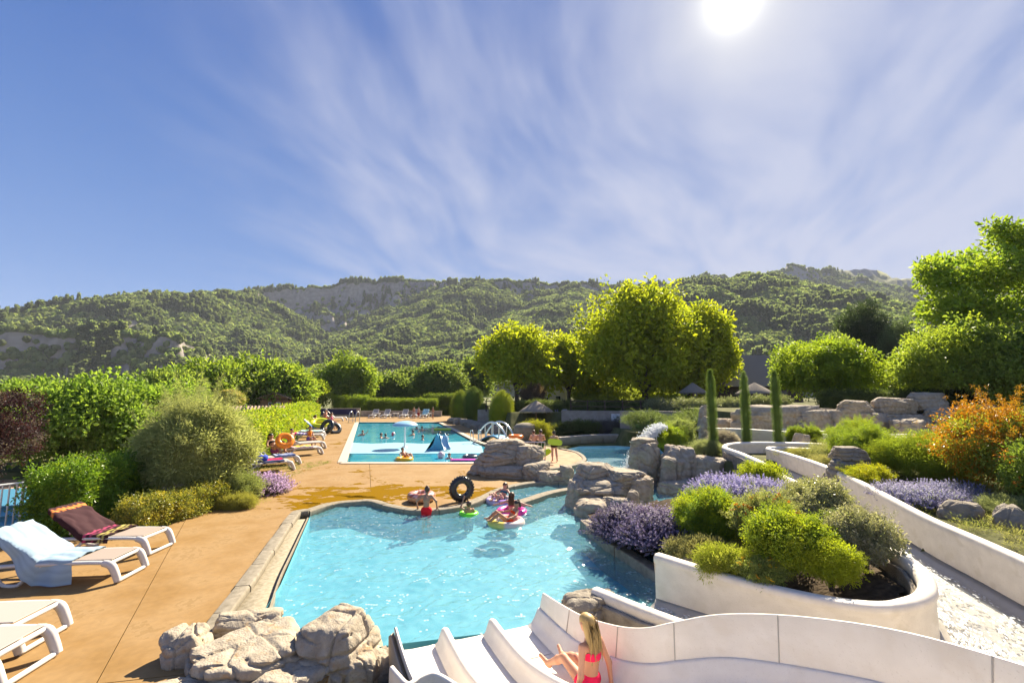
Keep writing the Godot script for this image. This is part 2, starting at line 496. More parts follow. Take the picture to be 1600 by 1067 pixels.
func hills() -> void:
	ridge([[-260, 540, 420], [0, 492, 560], [75, 474, 600], [200, 456, 680], [300, 453, 760], [385, 452, 880]], 0.55, 0.0, 8.0)
	ridge([[-60, 530, 400], [30, 517, 420], [90, 520, 430], [150, 516, 440], [210, 522, 445], [265, 518, 450], [300, 545, 470]], 0.62, 20.0, 5.0)
	ridge([[385, 452, 1000], [430, 448, 1060], [500, 446, 1100], [560, 437, 1120], [640, 433, 1130], [700, 438, 1140]], 0.52, 62.0, 8.0)
	ridge([[700, 438, 1140], [745, 436, 1110], [800, 438, 1130], [900, 441, 1160], [1000, 444, 1180], [1060, 437, 1200], [1130, 427, 1250]], 0.5, 26.0, 8.0)
	ridge([[745, 438, 1080], [690, 486, 900], [600, 535, 700], [520, 572, 520], [460, 605, 420]], 0.5, 0.0, 6.0)
	ridge([[900, 448, 1080], [850, 500, 800], [780, 556, 520]], 0.5, 0.0, 6.0)
	ridge([[960, 500, 640], [1020, 468, 700], [1080, 444, 740], [1165, 428, 780], [1230, 436, 810], [1310, 462, 840], [1400, 492, 800]], 0.46, 0.0, 6.0)
	ridge([[1150, 434, 1300], [1215, 421, 1300], [1270, 424, 1300], [1330, 417, 1350], [1400, 421, 1350], [1460, 433, 1350], [1530, 424, 1200], [1650, 412, 1100], [1900, 400, 1000]], 0.45, 22.0, 8.0)
	ridge([[1232, 411, 1290], [1262, 410, 1290]], 2.2, 0.0, 3.0)
	ridge([[1480, 500, 640], [1560, 470, 640], [1700, 440, 640]], 0.45, 0.0, 6.0)
	var azs := []
	var a := -180.0
	while a < 180.01:
		azs.append(a)
		a += 0.36 if a > -56 and a < 56 else 4.0
	var rs := []
	var r := 62.0
	while r < 1750.0:
		rs.append(r)
		r *= 1.0 + (0.03 if r < 330 else 0.0125)
	rs.append(2600.0); rs.append(5200.0)
	var P := []
	for j in rs.size():
		var row := PackedVector3Array()
		for i in azs.size():
			var t := deg_to_rad(azs[i])
			var p := Vector3(sin(t) * rs[j], 0, -cos(t) * rs[j])
			p.y = hill_height(p.x, p.z) if absf(azs[i]) < 62 and rs[j] > 200 and rs[j] < 2000 else -0.8
			row.append(p)
		P.append(row)
	var soft := MB.new()
	var hard := MB.new()
	var w := azs.size()
	var is_cliff := PackedByteArray()
	is_cliff.resize(w * rs.size())
	for j in rs.size():
		for i in w:
			soft.add(P[j][i]); hard.add(P[j][i])
	for j in rs.size() - 1:
		for i in w - 1:
			var n: Vector3 = (P[j][i + 1] - P[j][i]).cross(P[j + 1][i] - P[j][i]).normalized()
			var k := j * w + i
			var steep: bool = absf(n.y) < 0.64 and rs[j] > 250
			if steep: is_cliff[k] = 1
			var mb: MB = hard if steep else soft
			mb.tri(k, k + 1, k + w); mb.tri(k + 1, k + w + 1, k + w)
	structure(put(soft, "hills", M.hill_ground), "wooded hills that close the valley behind the camp site")
	structure(put(hard, "cliffs", M.cliff), "pale limestone cliffs below the crest of the hills")
	# the wood on the slopes reads as one mass
	var kinds := [forest_tree(1, false), forest_tree(2, false), forest_tree(3, true)]
	var spots := [[], [], []]
	rng.seed = 99
	var tries := 0
	var i0 := 0
	while azs[i0] < -54: i0 += 1
	while tries < 190000:
		tries += 1
		var i := i0 + rng.randi() % 298
		# even over the ground: the ring's area grows with its radius
		var rr := sqrt(lerpf(230.0 * 230.0, 1640.0 * 1640.0, rng.randf()))
		var j := 0
		j = rs.bsearch(rr) - 1
		if j < 1 or (is_cliff[j * w + i] and rng.randf() > (0.5 if rr < 600.0 else 0.16)): continue
		var p: Vector3 = P[j][i].lerp(P[j][i + 1], rng.randf()).lerp(P[j + 1][i + 1], rng.randf() * 0.5)
		if p.y < 6.0: continue
		var pine := noise2.get_noise_2d(p.x * 0.01, p.z * 0.01) > 0.22
		var s := rng.randf_range(2.6, 4.9) * (1.15 if pine else 1.0)
		var g := Color(0.21, 0.30, 0.095).lerp(Color(0.37, 0.43, 0.165), rng.randf())
		if pine: g = Color(0.12, 0.165, 0.075).lerp(Color(0.2, 0.24, 0.11), rng.randf())
		elif rng.randf() < 0.2: g = Color(0.2, 0.24, 0.10)
		spots[2 if pine else rng.randi() % 2].append([Transform3D(Basis(Vector3.UP, rng.randf() * TAU).scaled(Vector3(s, s * rng.randf_range(0.85, 1.25), s)), p - Vector3(0, s * 0.25, 0)), g])
	for k in 3:
		var o := scatter(kinds[k], spots[k], ["oak_wood", "mixed_wood", "pine_wood"][k], null)
		tag(o, ["rounded oak trees clothing the valley slopes as one wood", "pale broadleaf trees mixed through the hillside wood", "dark pointed pines in patches among the hillside wood"][k], "forest", "", "stuff")

func scatter(m: Mesh, list: Array, called: String, parent: Node) -> MultiMeshInstance3D:
	var mm := MultiMesh.new()
	mm.transform_format = MultiMesh.TRANSFORM_3D
	mm.use_colors = true
	mm.mesh = m
	mm.instance_count = list.size()
	for k in list.size():
		mm.set_instance_transform(k, list[k][0])
		mm.set_instance_color(k, list[k][1])
	var o := MultiMeshInstance3D.new()
	o.multimesh = mm
	if parent == null:
		o.name = numbered(called)
		add_child(o)
	else:
		o.name = called
		parent.add_child(o, true)
		o.set_meta("kind", "stuff")
	return o

func forest_tree(s: int, pine: bool) -> ArrayMesh:
	var mb := MB.new()
	rng.seed = s * 31
	# unit crown: tufts of leaf-like faces over a lumpy body
	var n := 70
	for k in n:
		var d := Vector3(rng.randfn(), rng.randfn(), rng.randfn()).normalized()
		var r := rng.randf_range(0.55, 1.0)
		var p := Vector3(d.x * r, 0.9 + d.y * r * 0.8, d.z * r)
		if pine:
			var y := rng.randf()
			p = Vector3(d.x, 0, d.z).normalized() * (1.0 - y) * rng.randf_range(0.5, 0.85) + Vector3(0, y * 2.6 + 0.1, 0)
		var e := rng.randf_range(0.22, 0.42)
		var u := d.cross(Vector3(rng.randfn(), rng.randfn(), rng.randfn())).normalized() * e
		var w := (d.cross(u).normalized() + d * rng.randf_range(-0.5, 0.2)).normalized() * e
		mb.tint = Color.WHITE * rng.randf_range(0.8, 1.15)
		mb.face([p - u - w, p + u - w * 0.6, p + u * 0.7 + w, p - u * 0.8 + w * 0.9])
	mb.tint = Color.WHITE
	mb.tube([Vector3(0, -0.3, 0), Vector3(0, 0.5, 0), Vector3(0, 1.3, 0)], [0.12, 0.55, 0.15] if not pine else [0.1, 0.35, 0.1], 6)
	return mb.mesh(leafy("forest_leaf", 1.5, 0.8, Color(1, 1, 0.6)))

func inside(poly: PackedVector2Array, x: float, z: float) -> bool:
	return Geometry2D.is_point_in_polygon(Vector2(x, z), poly)

func bank_x(z: float) -> float:
	var t := [[-20.0, 11.6], [-18.0, 11.5], [-16.0, 10.9], [-13.7, 10.1], [-11.6, 9.3], [-10.1, 9.0], [-8.7, 8.9], [-7.3, 8.8], [-6.0, 8.8], [-4.0, 9.5], [0.0, 10.0]]
	for k in t.size() - 1:
		if z < t[k + 1][0]: return lerpf(t[k][1], t[k + 1][1], clampf((z - t[k][0]) / (t[k + 1][0] - t[k][0]), 0, 1))
	return 10.0

func near_height(x: float, z: float) -> float:
	for h in holes:
		if inside(h, x, z): return -2.6
	var y := -0.12
	if x < -11.0 and z > -24.0: y = -0.12 - clampf((-11.0 - x) * 0.12, 0, 0.7)
	# planted bank to the east of the winding slide
	if z > -30.0 and z < -2.0 and x > bank_x(z): y = 1.12 + clampf((x - 11.0) * 0.04, 0.0, 0.35)
	if z <= -19.5 and z > -30.0 and x > 8.7: y = 1.12
	# upper terraces behind the plastered wall and the rock wall
	if z < -47.0 and x > -1.0: y = 1.9
	if x > 14.0 and z < -29.0: y = 2.7
	if x > 8.7 and x <= 14.0 and z <= -28.5 and z > -47.0: y = 0.9
	return y + noise.get_noise_2d(x * 0.4, z * 0.4) * 0.05

func ground() -> void:
	var xs := []
	var x := -70.0
	while x <= 70.0:
		xs.append(x)
		x += 0.5 if x > -14 and x < 22 else 2.0
	var zs := []
	var z := -112.0
	while z <= 24.0:
		zs.append(z)
		z += 0.5 if z > -36 and z < -2 else 1.5
	var rows := []
	for k in range(zs.size() - 1, -1, -1):
		var r := []
		for q in xs: r.append(Vector3(q, near_height(q, zs[k]), zs[k]))
		rows.append(r)
	var mb := MB.new()
	mb.grid(rows)
	structure(put(mb, "ground", M.meadow), "grassy ground of the camp site round the pools")

# ------------------------------------------------------------------ pools and deck
func slab(poly: PackedVector2Array, y: float, thick: float, m: Material, called: String, parent: Node) -> MeshInstance3D:
	var p := poly
	if Geometry2D.is_polygon_clockwise(p): p.reverse()
	var ids := Geometry2D.triangulate_polygon(p)
	var mb := MB.new()
	for q in p: mb.add(Vector3(q.x, y, q.y))
	for k in range(0, ids.size(), 3):
		var a := ids[k]; var b := ids[k + 1]; var d := ids[k + 2]
		var n := (mb.v[b] - mb.v[a]).cross(mb.v[d] - mb.v[a])
		if n.y > 0: mb.tri(a, b, d)
		else: mb.tri(a, d, b)
	if thick > 0.0:
		for k in p.size():
			var a := p[k]
			var b := p[(k + 1) % p.size()]
			mb.face([Vector3(a.x, y, a.y), Vector3(b.x, y, b.y), Vector3(b.x, y - thick, b.y), Vector3(a.x, y - thick, a.y)])
	return put(mb, called, m, parent)

func basin(poly: PackedVector2Array, top: float, depth: float, m: Material, called: String, label: String) -> void:
	var o := Node3D.new()
	o.name = numbered(called)
	add_child(o)
	structure(o, label)
	slab(poly, -depth, 0.0, m, "floor", o)
	var mb := MB.new()
	var n := poly.size()
	for k in n:
		var a := poly[k]
		var b := poly[(k + 1) % n]
		mb.face([Vector3(a.x, -depth, a.y), Vector3(b.x, -depth, b.y), Vector3(b.x, top, b.y), Vector3(a.x, top, a.y)])
	put(mb, "side", m, o)

func water_sheet(poly: PackedVector2Array, y: float, cell: float, amp: float, wave: float, m: Material, called: String, label: String) -> void:
	var lo := Vector2(1e9, 1e9)
	var hi := -lo
	for q in poly:
		lo = lo.min(q); hi = hi.max(q)
	var wide := Geometry2D.offset_polygon(poly, 0.08)[0]
	var nx := int((hi.x - lo.x) / cell) + 2
	var nz := int((hi.y - lo.y) / cell) + 2
	var at := PackedInt32Array()
	at.resize((nx + 1) * (nz + 1))
	at.fill(-1)
	var mb := MB.new()
	for j in nz + 1:
		for i in nx + 1:
			var p := lo + Vector2(i, j) * cell - Vector2.ONE * cell
			if not Geometry2D.is_point_in_polygon(p, wide): continue
			var a := noise.get_noise_2d(p.x * wave * 0.35, p.y * wave * 0.35)
			var h := a * 0.9 + (0.5 - absf(noise2.get_noise_2d(p.x * wave + a * 1.5, p.y * wave * 0.8))) * 0.9 + noise.get_noise_2d(p.x * wave * 2.6 + 40.0, p.y * wave * 2.6) * 0.5
			at[j * (nx + 1) + i] = mb.add(Vector3(p.x, y + h * amp, p.y))
	for j in nz:
		for i in nx:
			var a := at[j * (nx + 1) + i]
			var b := at[j * (nx + 1) + i + 1]
			var c := at[(j + 1) * (nx + 1) + i]
			var d := at[(j + 1) * (nx + 1) + i + 1]
			if a < 0 or b < 0 or c < 0 or d < 0: continue
			mb.tri(a, c, b); mb.tri(b, c, d)
	structure(put(mb, called, m), label)

func coping_run(path: Array, half: float, top: float, down: float, every: float, parent: Node, called := "coping_stone", m: Material = null) -> void:
	# separate stones along the way, each with rounded shoulders and an open joint to the next
	var run := 0.0
	var part := [path[0]]
	for k in range(1, path.size()):
		run += path[k].distance_to(path[k - 1])
		part.append(path[k])
		if run > every or k == path.size() - 1:
			if part.size() > 1:
				var q := part.duplicate()
				q[0] = q[0].lerp(q[1], minf(0.4, 0.008 / maxf(0.01, q[0].distance_to(q[1]))))
				q[-1] = q[-1].lerp(q[-2], minf(0.4, 0.008 / maxf(0.01, q[-1].distance_to(q[-2]))))
				var h := rng.randf_range(-0.008, 0.008)
				var w := half + rng.randf_range(-0.012, 0.012)
				var mb := MB.new()
				sweep(mb, q, [Vector2(w, -down), Vector2(w, top - 0.045 + h), Vector2(w - 0.035, top + h), Vector2(-w + 0.035, top + h), Vector2(-w, top - 0.045 + h), Vector2(-w, -down)])
				put(mb, called, m if m else M.coping, parent)
			run = 0.0
			part = [path[k]]

func strip(a: Vector3, b: Vector3, w: float) -> PackedVector2Array:
	var p := Vector2(a.x, a.z)
	var q := Vector2(b.x, b.z)
	var t := (q - p).normalized()
	var n := Vector2(-t.y, t.x) * w
	p -= t * 90.0
	q += t * 90.0
	return PackedVector2Array([p - n, q - n, q + n, p + n])

func trace_pools() -> void:
	rng.seed = 5
	var rim := []
	for q in [[480, 797], [505, 789], [527, 784], [550, 782], [569, 781], [584, 782], [602, 787], [625, 792], [647, 795], [675, 795], [702, 792], [725, 788], [742, 782], [760, 773], [777, 765], [804, 757], [830, 753], [865, 751], [893, 749]]:
		rim.append(gp(q[0], q[1], 0.05) * Vector3(1, 0, 1))
	pool_line = shifted(curve(rim, 3), -0.12)
	var east := [[930, 744], [1000, 744], [1075, 750], [1090, 775], [1040, 800], [930, 822], [985, 848], [1036, 878]]
	for q in east: pool_line.append(gp(q[0], q[1], 0.0))
	for p in [Vector3(2.95, 0, -8.8), Vector3(3.2, 0, -7.9), Vector3(2.4, 0, -7.4), Vector3(1.5, 0, -8.5), Vector3(0.45, 0, -8.35), Vector3(-1.9, 0, -7.8), Vector3(-3.2, 0, -7.4), Vector3(-4.35, 0, -7.9)]: pool_line.append(p)
	pool_line.append(gp(438, 912, 0.0))
	pool_line.append(gp(484, 806, 0.0))
	for q in [[541, 723], [560, 660], [684, 660], [741, 690], [772, 700], [776, 723]]: kids_line.append(gp(q[0], q[1], 0.0))
	for q in [[842, 739], [876, 735], [905, 727], [919, 718], [905, 707], [882, 702], [905, 697], [960, 696], [1030, 700], [1060, 730], [1075, 752], [960, 745], [893, 751], [850, 752]]: lagoon_line.append(gp(q[0], q[1], 0.0))
	for l in [pool_line, kids_line, lagoon_line]: holes.append(Geometry2D.offset_polygon(flat(l), 0.7)[0])

func pools() -> void:
	basin(flat(pool_line), -0.02, 0.7, M.liner, "pool_basin", "turquoise lined basin of the slide pool")
	water_sheet(flat(pool_line), -0.13, 0.055, 0.055, 1.7, M.water, "pool_water", "rippling turquoise water of the slide pool")
	foam_streaks()
	basin(flat(kids_line), -0.01, 0.55, M.liner, "bathing_pool_basin", "pale blue basin of the bathing pool behind")
	water_sheet(flat(kids_line), -0.1, 0.28, 0.025, 0.9, M.water_blue, "bathing_pool_water", "bright blue water of the bathing pool behind")
	basin(flat(lagoon_line), -0.02, 0.8, M.liner_pale, "lagoon_basin", "basin of the shaded lagoon below the waterfall")
	water_sheet(flat(lagoon_line), -0.14, 0.18, 0.03, 1.0, M.water_deep, "lagoon_water", "darker blue water of the lagoon below the waterfall")
	var o := Node3D.new()
	o.name = "pool_edge"
	add_child(o)
	structure(o, "stone coping along the edge of the slide pool")
	rng.seed = 12
	var rim := []
	for q in [[478, 798], [505, 789], [527, 784], [550, 782], [569, 781], [584, 782], [602, 787], [625, 792], [647, 795], [675, 795], [702, 792], [725, 788], [742, 782], [760, 773], [777, 765], [804, 757], [830, 753], [865, 751], [893, 749]]:
		rim.append(gp(q[0], q[1], 0.05) * Vector3(1, 0, 1))
	coping_run(curve(rim, 6), 0.17, 0.05, 0.3, 1.1, o)
	# outer coping of the overflow channel, with the corner stones
	var left := []
	for q in [[312, 1010], [345, 958], [386, 905], [425, 850], [458, 804], [470, 798], [484, 797]]: left.append(gp(q[0], q[1], 0.06) * Vector3(1, 0, 1))
	coping_run(curve(left, 5), 0.16, 0.07, 0.2, 0.95, o)
	var arm := []
	for q in [[810, 784], [832, 777], [860, 768], [895, 762], [930, 758]]: arm.append(gp(q[0], q[1], 0.06) * Vector3(1, 0, 1))
	coping_run(curve(arm, 5), 0.2, 0.06, 1.0, 1.6, o)
	var bank := []
	for q in [[915, 812], [945, 838], [985, 862], [1020, 884], [1046, 900]]: bank.append(gp(q[0], q[1], 0.12) * Vector3(1, 0, 1))
	coping_run(curve(bank, 5), 0.17, 0.12, 1.0, 2.2, o, "coping_stone", M.rock_grey)
	# overflow channel with its lip
	var ch := []
	for q in [[378, 1010], [413, 912], [440, 860], [468, 808]]: ch.append(gp(q[0], q[1], 0.0))
	var mb := MB.new()
	var cc := curve(ch, 6)
	sweep(mb, cc, [Vector2(0.33, -0.3), Vector2(0.33, -0.07), Vector2(-0.2, -0.07), Vector2(-0.2, -0.3)])
	structure(put(mb, "overflow_channel", M.gutter), "shallow stone overflow channel beside the slide pool")
	mb = MB.new()
	var lip := shifted(cc, -0.235)
	sweep(mb, lip, [Vector2(0.035, -0.4), Vector2(0.035, -0.03), Vector2(-0.035, -0.03), Vector2(-0.035, -0.4)])
	put(mb, "channel_lip", M.coping, o)
	# pale border of the bathing pool and the splash pad in it
	var ring := flat(kids_line)
	var wide := Geometry2D.offset_polygon(ring, 0.55, Geometry2D.JOIN_MITER)[0]
	var mb2 := MB.new()
	var n := kids_line.size()
	var c2 := Geometry2D.is_polygon_clockwise(ring)
	for k in n:
		var a := ring[k]
		var b := ring[(k + 1) % n]
		var t := (b - a).normalized()
		var s := Vector2(t.y, -t.x)
		if Geometry2D.is_point_in_polygon((a + b) * 0.5 + s * 0.1, ring): s = -s
		var e := 0.5
		var pm := MB.new()
		pm.box(Vector3((a.x + b.x) * 0.5 + s.x * 0.25, 0.0, (a.y + b.y) * 0.5 + s.y * 0.25), Vector3(a.distance_to(b) + (0.45 if k % 2 else -0.04), 0.09, e), Basis(Vector3.UP, -t.angle()), 0.02)
		put(pm, "border_slab", mat("border", lin(0.46, 0.38, 0.29), 0.8), o)
	var pad := []
	for q in [[543.5, 708], [756, 708], [752, 696], [737, 689], [700, 690.5], [660, 693], [620, 691], [580, 693], [549.5, 691]]: pad.append(gp(q[0], q[1], -0.04))
	slab(flat(pad), -0.055, 0.5, mat("pad", lin(0.30, 0.52, 0.60), 0.35), "splash_pad", null)
	structure(get_node("splash_pad"), "pale blue splash pad standing in the bathing pool")

func foam_streaks() -> void:
	# streaks of foam stirred up by the slides
	var fm := MB.new()
	var line := Geometry2D.offset_polygon(flat(pool_line), -0.15)[0]
	var e := 0.05
	for i in range(-150, 90):
		for k in range(150, 400):
			var x := i * e
			var z := -k * e
			var n := absf(noise.get_noise_2d(x * 0.55 + 1.2 * noise2.get_noise_2d(x * 0.5, z * 0.5), z * 0.8 + 30.0)) + 0.5 * absf(noise2.get_noise_2d(x * 2.2, z * 2.8))
			var lim := 0.05 + 0.07 * noise.get_noise_2d(x * 0.25 + 7.0, z * 0.25) + 0.05 * smoothstep(-13.0, -9.0, z)
			if n > lim or rng.randf() < 0.25 or not Geometry2D.is_point_in_polygon(Vector2(x, z), line): continue
			var q := Vector3(x, -0.085 + 0.02 * noise2.get_noise_2d(x * 3.0, z * 3.0), z)
			fm.face([q, q + Vector3(0.01, 0, e * 0.9), q + Vector3(e, 0.004, e), q + Vector3(e * 0.8, 0, 0)])
	tag(put(fm, "foam", M.foam_patch), "thin streaks of white foam on the slide pool", "foam", "", "stuff")

func reversed(a: Array) -> Array:
	var b := a.duplicate()
	b.reverse()
	return b

func deck() -> void:
	var o := Node3D.new()
	o.name = "deck"
	add_child(o)
	structure(o, "ochre concrete sun deck round the pools")
	var line := [Vector3(-18, 0, -2.5), Vector3(-2.6, 0, -2.5), Vector3(-2.6, 0, -12.0), Vector3(-1.0, 0, -19.0), Vector3(1.0, 0, -19.4), gp(870, 748), gp(850, 741), gp(800, 728), Vector3(-1.2, 0, -27.5), Vector3(-1.4, 0, -40), Vector3(-3.0, 0, -50), Vector3(-8, 0, -84), Vector3(-30, 0, -84), Vector3(-28, 0, -62), Vector3(-22.6, 0, -53), Vector3(-14.4, 0, -27), Vector3(-13.0, 0, -24), gp(426, 768), gp(330, 796), gp(240, 829), gp(160, 842), gp(60, 850), Vector3(-18, 0, -13)]
	var polys := [flat(line)]
	var cut := [flat(pool_line), flat(kids_line), flat(lagoon_line), strip(gp(580, 781), gp(577, 724), 0.008), strip(gp(150, 1067), gp(262, 862), 0.008), strip(gp(184, 1065), gp(247, 1058), 0.008)]
	# the overflow channel and its coping take their place out of the deck
	var ch := []
	for q in [[330, 1010], [400, 905], [468, 800]]: ch.append(gp(q[0], q[1], 0.0))
	cut.append(flat([gp(300, 1020), gp(374, 915), gp(455, 800), gp(490, 797), gp(450, 900), gp(420, 1020)]))
	# joints first, so that the pool inside the deck opens to a joint and leaves no ring
	for c in [cut[3], cut[1], cut[0], cut[2], cut[4], cut[5], cut[6]]:
		var next := []
		for p in polys:
			for q in Geometry2D.clip_polygons(p, c):
				if not Geometry2D.is_polygon_clockwise(q): next.append(q)
		polys = next
	for p in polys:
		var area := 0.0
		for k in p.size(): area += p[k].cross(p[(k + 1) % p.size()])
		if absf(area) > 0.5: slab(p, 0.0, 0.1, M.deck, "deck_slab", o)
	# wet splashes with ragged outlines, thrown out of the pools
	for s in [[gp(600, 769), 4.6, 2.0, -0.1, 1], [gp(735, 771), 2.6, 1.3, -0.08, 2], [gp(530, 781), 2.6, 1.0, -0.12, 9], [gp(478, 793), 1.4, 0.8, -0.05, 10], [gp(560, 738), 1.6, 1.2, 0.36, 3], [gp(535, 690), 1.4, 7.0, 0.33, 4], [gp(640, 752), 4.0, 1.2, 0.42, 5], [gp(375, 790), 1.2, 1.0, 0.45, 6], [gp(330, 915), 0.8, 0.9, 0.47, 7], [gp(300, 965), 1.2, 0.8, 0.5, 8]]:
		var mb := MB.new()
		var e := 0.055
		var nx := int(s[1] / e)
		var nz := int(s[2] / e)
		for i in range(-nx, nx):
			for j in range(-nz, nz):
				var x: float = i * e
				var z: float = j * e
				var d := Vector2(x / s[1], z / s[2]).length()
				var f := noise.get_noise_3d(x * 0.5, z * 0.9, s[4] * 7.0) * 0.75 + noise2.get_noise_3d(x * 2.2, z * 3.0, s[4] * 3.0) * 0.3
				if f + (0.35 - d * 0.75) < s[3]: continue
				var q: Vector3 = s[0] + Vector3(x, 0.004, z)
				if inside(holes[0], q.x, q.z) and inside(flat(pool_line), q.x, q.z): continue
				if inside(flat_kids(), q.x, q.z): continue
				mb.face([q, q + Vector3(0, 0, e), q + Vector3(e, 0, e), q + Vector3(e, 0, 0)])
		if mb.v.size() > 0:
			tag(put(mb, "wet_patch", M.wet_stain, o), "", "", "", "stuff")
	# drips and wet footprints leading away from the water
	rng.seed = 31
	var dr := MB.new()
	for walk in [[gp(560, 775), Vector3(-1.2, 0, -1.0)], [gp(640, 770), Vector3(-0.6, 0, -1.2)], [gp(540, 728), Vector3(-1.0, 0, 0.6)], [gp(690, 770), Vector3(0.3, 0, -1.0)], [gp(545, 700), Vector3(-1.0, 0, -0.6)]]:
		var at: Vector3 = walk[0]
		var t: Vector3 = walk[1].normalized()
		for k in 16:
			at += t * rng.randf_range(0.2, 0.45)
			t = t.rotated(Vector3.UP, rng.randfn() * 0.12)
			var side := Vector3(-t.z, 0, t.x) * (0.12 if k % 2 else -0.12)
			for blob in [[0.0, 0.075, 0.05], [0.13, 0.05, 0.045], [rng.randf_range(-0.5, 0.5), 0.03, 0.03], [rng.randf_range(-0.5, 0.5), 0.02, 0.02]]:
				var m: Vector3 = at + side + t * blob[0] + Vector3(rng.randfn(), 0, rng.randfn()) * (0.15 if blob[1] < 0.04 else 0.01) + Vector3(0, 0.003, 0)
				if inside(flat(pool_line), m.x, m.z) or inside(flat_kids(), m.x, m.z): continue
				var ring := []
				for i in 9: ring.append(m + t.rotated(Vector3.UP, TAU * i / 9.0) * (blob[1] if i % 2 else blob[2]) * rng.randf_range(0.8, 1.2))
				dr.fan(ring, m)
	tag(put(dr, "wet_footprints", M.wet_stain, o), "", "", "", "stuff")

var _kids_flat := PackedVector2Array()
func flat_kids() -> PackedVector2Array:
	if _kids_flat.is_empty(): _kids_flat = Geometry2D.offset_polygon(flat(kids_line), 0.5)[0]
	return _kids_flat

# ------------------------------------------------------------------ rocks
func rock_part(parent: Node, o: Vector3, s: Vector3, sd: int, n := 20, turn := 0.0, m: Material = null, called := "boulder", flat_top := 0.8, tilt := 0.0) -> MeshInstance3D:
	# a block with broad faces and rounded arris, bedding ledges and cracks cut into it
	var g := RandomNumberGenerator.new()
	g.seed = sd * 7919 + 13
	var pl := [[Vector3(0, 1, 0).rotated(Vector3(g.randfn(), 0, g.randfn()).normalized(), g.randf_range(0, 0.12)), flat_top], [Vector3(0, -1, 0), 0.9]]
	for k in 9:
		var a := TAU * (k + g.randf_range(-0.3, 0.3)) / 9.0
		pl.append([Vector3(cos(a), g.randf_range(-0.25, 0.35), sin(a)).normalized(), g.randf_range(0.72, 0.98)])
	for k in 5:
		var a := g.randf() * TAU
		pl.append([Vector3(cos(a), g.randf_range(0.6, 1.4), sin(a)).normalized(), g.randf_range(0.82, 1.05)])
	var mb := MB.new()
	var off := Vector3(g.randf() * 50, g.randf() * 50, g.randf() * 50)
	var size := (s.x + s.y + s.z) / 3.0
	var basis := Basis(Vector3.UP, turn) * Basis(Vector3.RIGHT, tilt)
	for f in 6:
		var rows := []
		for j in n + 1:
			var r := []
			for i in n + 1:
				var a := tan((i / float(n) - 0.5) * PI * 0.5)
				var b := tan((j / float(n) - 0.5) * PI * 0.5)
				var d: Vector3
				match f:
					0: d = Vector3(1, a, b)
					1: d = Vector3(-1, a, -b)
					2: d = Vector3(a, 1, -b)
					3: d = Vector3(a, -1, b)
					4: d = Vector3(a, b, 1)
					_: d = Vector3(-a, b, -1)
				d = d.normalized()
				var q := 0.0
				for p in pl:
					var t: float = p[0].dot(d) / p[1]
					if t > 0.5: q += pow(t, 34.0)
				var rad := pow(q, -1.0 / 34.0)
				var w := d * rad * s
				var u := w + off
				var lay := (w.y / maxf(0.12, s.y * 0.42) + noise.get_noise_3dv(u * (0.35 / size)) * 1.3)
				var saw := lay - floorf(lay)
				var ledge := (1.0 - smoothstep(0.0, 0.16, minf(saw, 1.0 - saw))) * 0.075 * (1.0 if absf(d.y) < 0.75 else 0.0)
				var crack := cell_noise.get_noise_3dv(u * (1.1 / size) * Vector3(1, 0.7, 1))
				crack = (1.0 - smoothstep(0.0, 0.07, crack + 1.0)) * 0.085
				var lump := noise.get_noise_3dv(u * (1.4 / size)) * 0.05 + noise2.get_noise_3dv(u * (5.0 / size)) * 0.026
				w *= 1.0 + lump - ledge - crack
				r.append(o + basis * w)
			rows.append(r)
		mb.grid(rows)
	return put(mb, called, m if m else M.rock, parent)

# ------------------------------------------------------------------ slides
var chan := []              # middle line of the winding slide
var chan_in := PackedFloat32Array()
var chan_out := PackedFloat32Array()

func rail_sweep(path: Array, bottom: Array, top: Array, off: float, thick: float, lean: float, m: Material, called: String, parent: Node, roll := false) -> MeshInstance3D:
	# an upright skin along the way between two heights
	var rows := []
	for k in path.size():
		var l := plan_left(path, k)
		var p: Vector3 = path[k] * Vector3(1, 0, 1) + l * off
		var r := []
		var h := thick * 0.5
		var b: float = bottom[k]
		var t: float = top[k]
		var prof := [[h, b], [h - lean * 0.5, (b + t) * 0.5], [h - lean, t - h * 0.5], [h * 0.55 - lean, t], [-h * 0.55 - lean, t], [-h - lean, t - h * 0.5], [-h - lean * 0.5, (b + t) * 0.5], [-h, b]]
		if roll:   # a fat rounded crest
			prof = [[h * 1.0, b], [h * 0.95, b + 0.12], [h * 0.9, t - 0.2], [h * 1.25, t - 0.12], [h * 1.2, t - 0.05], [h * 0.7, t], [-h * 0.5, t], [-h * 1.1, t - 0.05], [-h * 1.15, t - 0.14], [-h * 0.9, t - 0.24], [-h, b]]
		for q in prof: r.append(p + l * q[0] + Vector3.UP * q[1])
		rows.append(r)
	var mb := MB.new()
	mb.grid(rows, true)
	mb.face(rows[0].duplicate())
	mb.face(reversed(rows[-1]))
	return put(mb, called, m, parent)

